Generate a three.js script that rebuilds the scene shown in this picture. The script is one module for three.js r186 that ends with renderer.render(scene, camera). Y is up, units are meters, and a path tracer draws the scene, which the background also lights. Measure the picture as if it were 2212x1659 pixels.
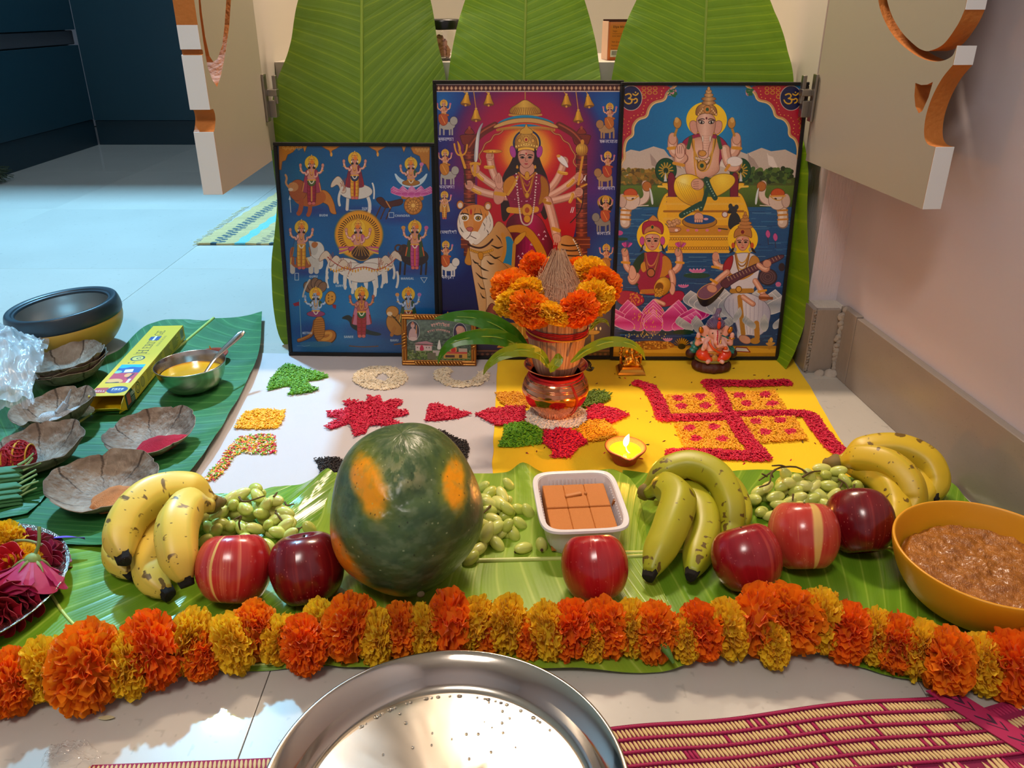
import * as THREE from 'three';
import { RoundedBoxGeometry } from 'three/addons/geometries/RoundedBoxGeometry.js';
import { mergeGeometries, mergeVertices, toCreasedNormals } from 'three/addons/utils/BufferGeometryUtils.js';
import { MarchingCubes } from 'three/addons/objects/MarchingCubes.js';
import { RectAreaLightUniformsLib } from 'three/addons/lights/RectAreaLightUniformsLib.js';

// ---------------------------------------------------------------- camera, lights, exposure
const EYE = 0.565, PITCH = 24.85 * Math.PI / 180, FOCAL = 1746, CX = 1106, CY = 829.5;
const scene = new THREE.Scene();
scene.background = new THREE.Color(0x000000);
const camera = new THREE.PerspectiveCamera(2 * Math.atan(CY / FOCAL) * 180 / Math.PI, 2212 / 1659, 0.02, 40);
camera.position.set(0, EYE, 0);
camera.rotation.x = -PITCH;
const renderer = new THREE.WebGLRenderer();
renderer.toneMapping = THREE.LinearToneMapping;
renderer.toneMappingExposure = 0.95;
renderer.shadowMap.enabled = true;
RectAreaLightUniformsLib.init();

const K_WARM = 1.0, K_COOL = 1.0, K_HALL = 1.0;
function areaLight(name, color, intensity, w, h, pos, target) {
  const l = new THREE.RectAreaLight(new THREE.Color(color), intensity, w, h);
  l.name = name; l.position.set(...pos); l.lookAt(...target); scene.add(l); return l;
}
// out-of-view lamps: cabinet batten for the altar, panels for kitchen floor and hall
const WARM_AT = [0.08, 1.45, -1.74], COOL_AT = [-1.2, 2.11, -2.5], HALL_AT = [-0.5, 2.52, 0.75];
areaLight('unseen_cabinet_lamp_light', '#ffe4c8', 350 * K_WARM, 0.34, 0.06, WARM_AT, [0.04, 0.0, -0.6]);  // out of view, placed to light altar and front floor from behind
areaLight('unseen_kitchen_lamp_light', '#92d6ff', 2700 * K_COOL, 0.13, 0.13, COOL_AT, [COOL_AT[0], 0, COOL_AT[2] + 0.001]);  // out of view, lights the kitchen side and the glare at front left
areaLight('unseen_kitchen_far_lamp_light', '#bfe4ff', 40 * K_COOL, 0.3, 0.3, [-1.3, 2.45, -3.3], [-1.3, 0, -3.301]);  // out of view, placed to brighten the far kitchen floor
areaLight('unseen_hall_lamp_light', '#fff4ec', 32 * K_HALL, 0.6, 0.6, HALL_AT, [HALL_AT[0], 0, HALL_AT[2] + 0.001]);  // out of view, lights pictures and garland from the front

// ---------------------------------------------------------------- helpers
function rngOf(seed) { let s = seed | 0; return () => { s = (s + 0x6d2b79f5) | 0; let t = Math.imul(s ^ (s >>> 15), 1 | s); t = (t + Math.imul(t ^ (t >>> 7), 61 | t)) ^ t; return ((t ^ (t >>> 14)) >>> 0) / 4294967296; }; }
const V = (x, y, z) => new THREE.Vector3(x, y, z), lerp = THREE.MathUtils.lerp, clamp = THREE.MathUtils.clamp, PI = Math.PI;
const sm = (x, a, b) => { const t = clamp((x - a) / (b - a), 0, 1); return t * t * (3 - 2 * t); };
const sinP = Math.sin(PITCH), cosP = Math.cos(PITCH);
// where a sighting line through (px, py) of the photograph meets a level, upright or side plane: used to survey the place
function sight(px, py) { const a = (px - CX) / FOCAL, b = -(py - CY) / FOCAL; return V(a, b * cosP - sinP, -b * sinP - cosP); }
function at(px, py, y = 0) { const d = sight(px, py), t = (y - EYE) / d.y; return V(d.x * t, y, d.z * t); }
function atZ(px, py, z) { const d = sight(px, py), t = z / d.z; return V(d.x * t, EYE + d.y * t, z); }
function atX(px, py, x) { const d = sight(px, py), t = x / d.x; return V(x, EYE + d.y * t, d.z * t); }

const used = new Map();
function numbered(name) { const n = used.get(name) ?? 0; used.set(name, n + 1); return n ? name + '_' + String(n).padStart(3, '0') : name; }
function tag(o, label, category, group, kind) {
  if (label) o.userData.label = label;
  if (category) o.userData.category = category;
  if (group) o.userData.group = group;
  if (kind) o.userData.kind = kind;
  return o;
}
function thing(name, label, category, pos = [0, 0, 0], group) {
  const o = new THREE.Group(); o.name = numbered(name); o.position.set(pos[0] ?? pos.x, pos[1] ?? pos.y, pos[2] ?? pos.z);
  scene.add(o); return tag(o, label, category, group);
}
function mesh(name, geo, mat, parent) {
  const m = new THREE.Mesh(geo, mat); m.name = parent === scene || !parent ? numbered(name) : name;
  m.castShadow = m.receiveShadow = true; (parent ?? scene).add(m); return m;
}
function struct(name, geo, mat, label) {
  const m = geo ? new THREE.Mesh(geo, mat) : new THREE.Group(); m.name = numbered(name); m.castShadow = m.receiveShadow = true;
  m.userData.kind = 'structure'; if (label) m.userData.label = label; scene.add(m); return m;
}
function bare(g, keep = ['position', 'normal', 'uv']) {
  g = g.index ? g.toNonIndexed() : g; for (const k of Object.keys(g.attributes)) if (!keep.includes(k)) g.deleteAttribute(k);
  return g;
}
const join = (list, keep) => mergeGeometries(list.map((g) => bare(g, keep)));
function move(g, x = 0, y = 0, z = 0, rx = 0, ry = 0, rz = 0, s = 1) {
  const m = new THREE.Matrix4().compose(V(x, y, z), new THREE.Quaternion().setFromEuler(new THREE.Euler(rx, ry, rz)), typeof s === 'number' ? V(s, s, s) : V(...s));
  return g.applyMatrix4(m);
}
// turn a geometry into the axes (x, y, z) at p, keeping its faces outward
function based(g, x, y, z, p) {
  const M = new THREE.Matrix4().makeBasis(x, y, z).setPosition(p.x, p.y, p.z), flip = M.determinant() < 0, groups = g.groups;
  g = (g.index ? g.toNonIndexed() : g.clone()).applyMatrix4(M); g.groups = groups;
  if (flip) for (const n of Object.keys(g.attributes)) { const a = g.attributes[n], k = a.itemSize; for (let i = 0; i < a.count; i += 3) for (let c = 0; c < k; c++) { const t = a.array[(i + 1) * k + c]; a.array[(i + 1) * k + c] = a.array[(i + 2) * k + c]; a.array[(i + 2) * k + c] = t; } }
  g.computeVertexNormals(); return g;
}
const box = (w, h, d, r = 0.002, seg = 2) => new RoundedBoxGeometry(w, h, d, seg, Math.min(r, w / 2.01, h / 2.01, d / 2.01));
function boxAt(x0, x1, y0, y1, z0, z1, r = 0.0015) { return move(box(x1 - x0, y1 - y0, z1 - z0, r), (x0 + x1) / 2, (y0 + y1) / 2, (z0 + z1) / 2); }
function lathe(pts, seg = 64) { return new THREE.LatheGeometry(pts.map((p) => new THREE.Vector2(p[0], p[1])), seg); }
// a smooth closed lathe profile from few points
function latheSmooth(pts, seg = 64, n = 60) {
  const c = new THREE.CatmullRomCurve3(pts.map((p) => V(p[0], p[1], 0)), false, 'centripetal');
  return lathe(c.getPoints(n).map((p) => [Math.max(0, p.x), p.y]), seg);
}
// tube with a radius that changes along it; section(a) may shape the cross-section
function sweep(points, radius, seg = 24, rad = 10, section, flat = 1, up) {
  const c = new THREE.CatmullRomCurve3(points, false, 'centripetal'), P = [], U = [], I = [];
  const fr = c.computeFrenetFrames(seg, false);
  for (let i = 0; i <= seg; i++) {
    const t = i / seg, p = c.getPointAt(t), tan = c.getTangentAt(t);
    let n = fr.normals[i], b = fr.binormals[i];
    if (up) { b = V().crossVectors(tan, up).normalize(); n = V().crossVectors(b, tan).normalize(); }
    const r = typeof radius === 'number' ? radius : radius(t);
    for (let j = 0; j <= rad; j++) {
      const a = j / rad * 2 * PI, k = r * (section ? section(a, t) : 1);
      P.push(p.x + (n.x * Math.cos(a) * flat + b.x * Math.sin(a)) * k, p.y + (n.y * Math.cos(a) * flat + b.y * Math.sin(a)) * k, p.z + (n.z * Math.cos(a) * flat + b.z * Math.sin(a)) * k);
      U.push(j / rad, t);
    }
  }
  for (let i = 0; i < seg; i++) for (let j = 0; j < rad; j++) { const k = i * (rad + 1) + j; I.push(k, k + rad + 1, k + 1, k + 1, k + rad + 1, k + rad + 2); }
  for (const e of [0, seg]) {  // caps
    const p = c.getPointAt(e / seg), k = P.length / 3; P.push(p.x, p.y, p.z); U.push(0.5, e / seg);
    for (let j = 0; j < rad; j++) { const q = e * (rad + 1) + j; e ? I.push(k, q + 1, q) : I.push(k, q, q + 1); }
  }
  return surface(P, U, I);
}
function surface(P, U, I) {
  const g = new THREE.BufferGeometry();
  g.setAttribute('position', new THREE.Float32BufferAttribute(P, 3)); g.setAttribute('uv', new THREE.Float32BufferAttribute(U, 2)); g.setIndex(I); g.computeVertexNormals();
  return g;
}
// a sheet with thickness: f(u, v) gives a point, uvf its texture coordinates
function sheet(f, nu, nv, thick = 0.0006, uvf = (u, v) => [u, v]) {
  const top = [], uv = [], I = [];
  for (let j = 0; j <= nv; j++) for (let i = 0; i <= nu; i++) { top.push(f(i / nu, j / nv)); uv.push(...uvf(i / nu, j / nv, top[top.length - 1])); }
  const quad = (a, b, c, d) => I.push(a, b, c, b, d, c), w = nu + 1;
  for (let j = 0; j < nv; j++) for (let i = 0; i < nu; i++) quad(j * w + i, j * w + i + 1, (j + 1) * w + i, (j + 1) * w + i + 1);
  const flatP = top.flatMap((p) => [p.x, p.y, p.z]), g0 = surface(flatP, uv, I.slice());
  if (!thick) return g0;
  const n = g0.attributes.normal, N = top.length, P = flatP.slice(), U = uv.concat(uv), J = I.slice();
  for (let k = 0; k < N; k++) P.push(top[k].x - n.getX(k) * thick, top[k].y - n.getY(k) * thick, top[k].z - n.getZ(k) * thick);
  for (let k = 0; k < I.length; k += 3) J.push(I[k] + N, I[k + 2] + N, I[k + 1] + N);
  const rim = []; for (let i = 0; i <= nu; i++) rim.push(i); for (let j = 1; j <= nv; j++) rim.push(j * w + nu); for (let i = nu - 1; i >= 0; i--) rim.push(nv * w + i); for (let j = nv - 1; j >= 0; j--) rim.push(j * w);
  for (let k = 0; k + 1 < rim.length; k++) J.push(rim[k], rim[k] + N, rim[k + 1], rim[k + 1], rim[k] + N, rim[k + 1] + N);
  return toCreasedNormals(surface(P, U, J), 1.0);
}
function poly(pts) { const c = []; for (let i = 0; i <= 200; i++) c.push(i); return (t) => { const k = clamp(t, 0, 1) * (pts.length - 1), i = Math.min(pts.length - 2, Math.floor(k)), f = k - i; return pts[i].map((a, q) => lerp(a, pts[i + 1][q], f)); }; }
function spline(pts) { const c = new THREE.CatmullRomCurve3(pts.map((p) => V(p[0], p[1], p[2] ?? 0)), false, 'centripetal'); return (t) => c.getPoint(clamp(t, 0, 1)); }
// fields meshed to one surface
function blob(f, lo, hi, res = 40) {
  const mc = new MarchingCubes(res, new THREE.MeshStandardMaterial(), false, false, 400000); mc.isolation = 0; mc.init(res);
  mc.isolation = 0;
  const h = res / 2, c = lo.clone().add(hi).multiplyScalar(0.5), s = hi.clone().sub(lo).multiplyScalar(0.5), p = V();
  for (let z = 0; z < res; z++) for (let y = 0; y < res; y++) for (let x = 0; x < res; x++) { p.set((x - h) / h * s.x + c.x, (y - h) / h * s.y + c.y, (z - h) / h * s.z + c.z); mc.field[x + y * res + z * res * res] = -f(p); }
  mc.update();
  const n = mc.count, pos = new Float32Array(mc.positionArray.slice(0, n * 3)); 
  for (let i = 0; i < n; i++) { pos[i * 3] = pos[i * 3] * s.x + c.x; pos[i * 3 + 1] = pos[i * 3 + 1] * s.y + c.y; pos[i * 3 + 2] = pos[i * 3 + 2] * s.z + c.z; }
  let g = new THREE.BufferGeometry(); g.setAttribute('position', new THREE.BufferAttribute(pos, 3)); g = mergeVertices(g, 1e-6); g.computeVertexNormals();
  g.setAttribute('uv', new THREE.Float32BufferAttribute(new Float32Array(g.attributes.position.count * 2), 2));
  return g;
}
const smin = (a, b, k) => { const h = Math.max(k - Math.abs(a - b), 0) / k; return Math.min(a, b) - h * h * k / 4; };
function capsule(p, a, b, ra, rb) { const ab = V().subVectors(b, a), t = clamp(V().subVectors(p, a).dot(ab) / ab.lengthSq(), 0, 1); return p.distanceTo(ab.multiplyScalar(t).add(a)) - lerp(ra, rb, t); }
function ellip(p, c, r) { const k = Math.hypot((p.x - c.x) / r.x, (p.y - c.y) / r.y, (p.z - c.z) / r.z); return (k - 1) * Math.min(r.x, r.y, r.z); }

// ---- noise and computed textures
const hash = (x, y, s) => { let h = Math.imul(x, 374761393) + Math.imul(y, 668265263) + Math.imul(s, 2246822519); h = Math.imul(h ^ (h >>> 13), 1274126177); return ((h ^ (h >>> 16)) >>> 0) / 4294967296; };
function vnoise(x, y, s = 1, wrapX = 0, wrapY = 0) {
  const xi = Math.floor(x), yi = Math.floor(y), fx = x - xi, fy = y - yi, u = fx * fx * (3 - 2 * fx), v = fy * fy * (3 - 2 * fy);
  const w = (k, m) => (m ? ((k % m) + m) % m : k), a = w(xi, wrapX), b = w(xi + 1, wrapX), c = w(yi, wrapY), d = w(yi + 1, wrapY);
  return lerp(lerp(hash(a, c, s), hash(b, c, s), u), lerp(hash(a, d, s), hash(b, d, s), u), v);
}
function fbm(x, y, s = 1, o = 4, wx = 0, wy = 0) { let a = 0, k = 0.5, t = 0; for (let i = 0; i < o; i++) { a += k * vnoise(x, y, s + i, wx, wy); t += k; k *= 0.5; x *= 2; y *= 2; wx *= 2; wy *= 2; } return a / t; }
function dataTex(w, h, f, srgb = true, repeat = true) {
  const d = new Uint8Array(w * h * 4), o = [0, 0, 0, 255];
  for (let y = 0; y < h; y++) for (let x = 0; x < w; x++) { o[3] = 255; f(x / w, y / h, o); const k = (y * w + x) * 4; for (let c = 0; c < 4; c++) d[k + c] = clamp(Math.round(o[c]), 0, 255); }
  const t = new THREE.DataTexture(d, w, h); t.magFilter = t.minFilter = THREE.LinearFilter; if (repeat) t.wrapS = t.wrapT = THREE.RepeatWrapping; if (srgb) t.colorSpace = THREE.SRGBColorSpace; t.needsUpdate = true; return t;
}
const grey = (w, h, f) => dataTex(w, h, (u, v, o) => { o[0] = o[1] = o[2] = 255 * f(u, v); }, false);
function canvasTex(w, h, draw) { const c = document.createElement('canvas'); c.width = w; c.height = h; draw(c.getContext('2d'), w, h); const t = new THREE.CanvasTexture(c); t.colorSpace = THREE.SRGBColorSpace; t.magFilter = THREE.LinearFilter; return t; }
const rgb = (s) => { const n = parseInt(s.slice(1), 16); return [n >> 16, (n >> 8) & 255, n & 255]; };
const mixc = (a, b, t) => [lerp(a[0], b[0], t), lerp(a[1], b[1], t), lerp(a[2], b[2], t)];
function rep(t, x, y) { const c = t.clone(); c.repeat.set(x, y); c.needsUpdate = true; return c; }
const std = (color, rough = 0.6, o = {}) => new THREE.MeshPhysicalMaterial({ color: new THREE.Color(color), roughness: rough, ...o });
const metal = (color, rough = 0.2, o = {}) => new THREE.MeshPhysicalMaterial({ color: new THREE.Color(color), roughness: rough, metalness: 1, ...o });
const DS = THREE.DoubleSide;
const grain = grey(256, 256, (u, v) => fbm(u * 32, v * 32, 7, 3, 32, 32));
const cloudy = grey(256, 256, (u, v) => fbm(u * 5, v * 5, 9, 4, 5, 5));
// ---------------------------------------------------------------- the setting
const wallMat = std('#cdc2c5', 0.75, { bumpMap: rep(grain, 6, 6), bumpScale: 0.0006 });
const creamMat = std('#b4ada1', 0.42);
const ceilMat = std('#efe4d6', 0.9);
const tileTex = dataTex(512, 512, (u, v, o) => { const a = fbm(u * 4, v * 4, 3, 4, 4, 4), b = vnoise(u * 128, v * 128, 4, 128, 128), k = 220 + 14 * (a - 0.5) - (b > 0.93 ? 16 : 0); o[0] = k; o[1] = k - 1; o[2] = k - 4; });
const tileMats = [0, 1, 2].map((i) => { const m = std(['#d6d3cb', '#d2cfc8', '#d9d5cd'][i], 0.3, { map: tileTex.clone(), specularIntensity: 0.35, clearcoat: 0.5, clearcoatRoughness: 0.035 }); m.map.offset.set(i * 0.37, i * 0.21); m.map.repeat.set(1.3, 1.3); m.map.needsUpdate = true; return m; });
const JX = -0.2277, JZ = -1.24, TX = 0.604, TZ = 0.64;
{
  const floor = struct('floor', boxAt(-3.4, 0.9, -0.12, -0.0035, -4.5, 2.6, 0.001), std('#8d8a84', 0.7), 'glossy off-white tiled floor');
  const g = boxAt(0.0004, TX - 0.0004, -0.0035, 0, 0.0004, TZ - 0.0004, 0.0006); let n = 0;
  const p = g.attributes.position, uv = g.attributes.uv; for (let i = 0; i < p.count; i++) uv.setXY(i, p.getX(i), p.getZ(i));
  for (let j = -5; j <= 5; j++) for (let i = -5; i <= 1; i++) { const t = mesh('tile', g, tileMats[(n++ * 7 + j * j) % 3], floor); t.position.set(JX + i * TX, 0, JZ + j * TZ); }
}
struct('ceiling', boxAt(-3.5, 0.9, 2.62, 2.72, -4.6, 2.7), ceilMat);
struct('wall_left', boxAt(-3.5, -3.4, 0, 2.62, -4.5, 2.6), wallMat);
struct('wall_back', boxAt(-3.5, 0.9, 0, 2.62, -4.6, -4.5), wallMat);
struct('wall_front', boxAt(-3.5, 0.9, 0, 2.62, 2.6, 2.7), wallMat);
// the right wall stands a few degrees off square; it carries a skirting of tile pieces
const RW = 4.6 * PI / 180, rwX = (z) => 0.548 + (z + 1.262) * Math.tan(RW);
const skirtMat = std('#a9a097', 0.25, { map: rep(tileTex, 2, 1) });
const plaster = std('#d9d2c6', 0.9, { bumpMap: rep(grain, 2, 2), bumpScale: 0.002 });
{
  const w = struct('wall_right', move(boxAt(0.012, 0.12, 0, 2.62, -0.35, 4.1), rwX(-1.262), 0, -1.262, 0, RW), wallMat, 'pinkish white painted wall');
  const b = struct('baseboard_right', null, null, 'grey tile skirting along the right wall');
  for (let k = 0; k < 7; k++) { const m = mesh('tile', boxAt(0, 0.0125, 0, 0.117, 0.0007, 0.598, 0.0012), skirtMat, b); m.position.set(rwX(-1.262) + Math.sin(RW) * (0.045 + k * 0.6 - 0.0), 0, -1.262 + Math.cos(RW) * (0.045 + k * 0.6)); m.rotation.y = RW; }
  const first = mesh('tile', boxAt(0, 0.0125, 0, 0.119, -0.01, 0.0435, 0.0012), skirtMat, b); first.position.set(rwX(-1.262), 0, -1.262); first.rotation.y = RW;
  // the pier beside the prayer cabinet, its own skirting standing proud under a plastered top
  struct('pillar_right', boxAt(0.507, 0.75, 0.112, 2.62, -1.62, -1.318), wallMat, 'pinkish wall pier beside the prayer cabinet');
  const s = struct('baseboard_pier', null, null, 'grey tile skirting pieces round the foot of the wall pier');
  mesh('tile', boxAt(0.506, 0.546, 0, 0.114, -1.276, -1.266, 0.001), skirtMat, s);
  mesh('tile', boxAt(0.4995, 0.509, 0, 0.114, -1.55, -1.268, 0.001), skirtMat, s);
  mesh('core', boxAt(0.508, 0.56, 0.0, 0.113, -1.5, -1.275), plaster, s);
  const r = rngOf(4), lumps = [];
  for (let k = 0; k < 34; k++) { const t = k / 33; lumps.push(move(new THREE.IcosahedronGeometry(0.0032 + 0.0035 * r(), 1), 0.546 + 0.004 * r(), t * 0.116, -1.263 + 0.003 * r(), r(), r(), r(), [1, 1.4, 0.8])); }
  for (let k = 0; k < 22; k++) lumps.push(move(new THREE.IcosahedronGeometry(0.002 + 0.0015 * r(), 1), 0.503 + 0.002 * r(), k / 21 * 0.112, -1.2665, r(), r(), r(), [1, 1.6, 0.6]));
  for (let k = 0; k < 8; k++) lumps.push(move(new THREE.IcosahedronGeometry(0.005 + 0.004 * r(), 1), 0.545 - 0.03 * r() * r(), 0.002, -1.258 + 0.006 * r(), r(), r(), r(), [1.3, 0.7, 1]));
  mesh('filler', join(lumps), plaster, s);
}
// the wall behind the altar, and an unseen bulkhead that cuts the kitchen lamp
struct('wall_altar', boxAt(-0.47, 0.75, 0, 2.62, -1.93, -1.83), wallMat);
struct('trim_1', boxAt(-3.4, -0.47, 1.5, 2.62, -2.62, -2.574), std('#59646b', 0.6));   // unseen bulkhead, placed to end the kitchen light in a sharp floor edge

// ---- kitchen
const teal = std('#1f414e', 0.36), tealDark = std('#18333e', 0.42), alu = std('#7d7a80', 0.35, { metalness: 0.7 });
{
  const k = thing('kitchen_cabinet', 'dark teal kitchen base cabinet run facing forward at the back', 'cabinet');
  mesh('carcass', boxAt(-1.8995, -0.3, 0, 0.86, -4.4, -3.87), tealDark, k);
  mesh('kick_board', boxAt(-1.8995, -0.3, 0.0, 0.106, -3.87, -3.845, 0.001), tealDark, k);
  for (let i = 0; i < 3; i++) mesh('door', boxAt(-1.8985 + i * 0.6, -1.31 + i * 0.6, 0.108, 0.84, -3.865, -3.838, 0.001), teal, k);
  mesh('worktop', boxAt(-1.875, -0.3, 0.86, 0.9, -4.48, -3.82), std('#3a3a3c', 0.3), k);
  const l = thing('kitchen_cabinet', 'dark teal kitchen drawer unit at the left with a metal grip strip', 'cabinet');
  mesh('carcass', boxAt(-2.5, -1.945, 0, 0.86, -3.84, -2.62), tealDark, l);
  mesh('kick_board', boxAt(-1.945, -1.905, 0, 0.112, -3.84, -2.62, 0.001), tealDark, l);
  mesh('drawer', boxAt(-1.945, -1.9, 0.114, 0.425, -3.836, -2.62, 0.001), teal, l).userData.label = 'lower drawer front';
  mesh('drawer', boxAt(-1.945, -1.9, 0.487, 0.84, -3.836, -2.62, 0.001), teal, l).userData.label = 'upper drawer front';
  mesh('handle', boxAt(-1.93, -1.913, 0.428, 0.484, -3.836, -2.62, 0.004), alu, l).userData.label = 'recessed metal grip strip';
  mesh('worktop', boxAt(-2.5, -1.88, 0.86, 0.9, -3.84, -2.6), std('#3a3a3c', 0.3), l);
}
// unseen lamp bodies above the picture, one at each panel light
{
  const lampGlow = new THREE.MeshStandardMaterial({ color: 0xffffff, emissive: new THREE.Color('#dff2ff'), emissiveIntensity: 3 });
  const a = thing('unseen_kitchen_lamp', 'unseen cool white panel lamp hanging over the kitchen floor', 'lamp', COOL_AT);
  mesh('housing', boxAt(-0.09, 0.09, 0.012, 0.04, -0.07, 0.09), std('#ffffff', 0.5), a); mesh('lamp_panel', boxAt(-0.065, 0.065, 0.003, 0.011, -0.065, 0.065), lampGlow, a);
  mesh('rod', boxAt(-0.008, 0.008, 0.04, 0.51, -0.008, 0.008), std('#ffffff', 0.5), a);
  const k2 = thing('unseen_kitchen_lamp', 'unseen dim ceiling lamp lighting the far kitchen floor', 'lamp', [-1.3, 2.45, -3.3]); mesh('housing', boxAt(-0.17, 0.17, 0.012, 0.17, -0.17, 0.17), std('#ffffff', 0.5), k2); mesh('lamp_panel', boxAt(-0.15, 0.15, 0.003, 0.011, -0.15, 0.15), lampGlow, k2);
  const b = thing('unseen_hall_lamp', 'unseen warm ceiling panel lamp in the hall', 'lamp', HALL_AT);
  mesh('housing', boxAt(-0.32, 0.32, 0.012, 0.1, -0.32, 0.32), std('#ffffff', 0.5), b);
  mesh('lamp_panel', boxAt(-0.3, 0.3, 0.003, 0.011, -0.3, 0.3), new THREE.MeshStandardMaterial({ color: 0xffffff, emissive: new THREE.Color('#ffe3c8'), emissiveIntensity: 1.5 }), b);
}
// ---- striped rug on the kitchen side
{
  const tex = canvasTex(512, 512, (c, w, h) => {
    c.fillStyle = '#b39a68'; c.fillRect(0, 0, w, h); const r = rngOf(5);
    for (let y = 0; y < h; y += 4) { c.fillStyle = `rgba(${r() > 0.5 ? '90,80,50' : '215,190,140'},0.16)`; c.fillRect(0, y, w, 2); }
    const band = (x, ww, col, dash) => { for (let y = 0; y < h; y += 9) { c.fillStyle = col; if (dash) { c.fillRect(x + (y % 18 ? ww / 2 : 0), y, ww / 2, 8); c.fillRect(x + ww * 0.2, y, ww * 0.6, 3); } else c.fillRect(x + 2 * r(), y, ww, 8); } };
    for (let k = 0; k < 4; k++) { const x = 30 + k * 128; band(x, 26, '#2c4650', true); band(x + 52, 24, '#5aa2ac', false); band(x + 100, 20, '#7c6f58', true); }
  });
  const a = at(425, 530), b = at(585, 428), dz = b.z - a.z, dx = b.x - a.x, r = rngOf(6);
  const g = sheet((u, v) => V(a.x + u * 0.62 + dx * v * 1.2 + 0.003 * Math.sin(v * 60), 0.006 + 0.001 * Math.sin(u * 40), a.z + dz * v * 1.2), 40, 60, 0.005);
  const rug = thing('rug', 'striped straw rug with blue and teal bands lying behind the altar', 'rug');
  mesh('mat', g, std('#ffffff', 0.9, { map: tex, bumpMap: rep(grain, 4, 4), bumpScale: 0.002 }), rug);
  const fr = []; for (let k = 0; k < 26; k++) fr.push(sweep([V(a.x + 0.012 * r(), 0.004, a.z + dz * 0.03 * k), V(a.x - 0.008 - 0.01 * r(), 0.003, a.z + dz * 0.03 * k + 0.01 * r())], 0.0012, 2, 4));
  mesh('fringe', join(fr), std('#b9b08c', 0.9), rug).userData.kind = 'stuff';
}
{ // broom head poking in at the left
  const p = at(-10, 392), r = rngOf(8), g = [];
  for (let k = 0; k < 140; k++) g.push(sweep([V(0.02 + 0.02 * r(), 0.06 + 0.05 * r(), 0.1 + 0.05 * r()), V(0.01 * r(), 0.04 + 0.03 * r(), 0.04 + 0.04 * r()), V(0.045 * r() + 0.015, 0.004 + 0.05 * r(), -0.03 + 0.1 * r())], 0.0012, 4, 3));
  const b = thing('broom', 'dark green bristle broom tip lying at the left edge of the floor', 'broom', p);
  mesh('bristles', join(g), std('#3d4a35', 0.8), b).userData.kind = 'stuff'; mesh('grip', sweep([V(0.03, 0.08, 0.12), V(0.04, 0.12, 0.4), V(0.05, 0.16, 0.9)], 0.014, 6, 12), std('#26332a', 0.5), b);
}

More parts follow.
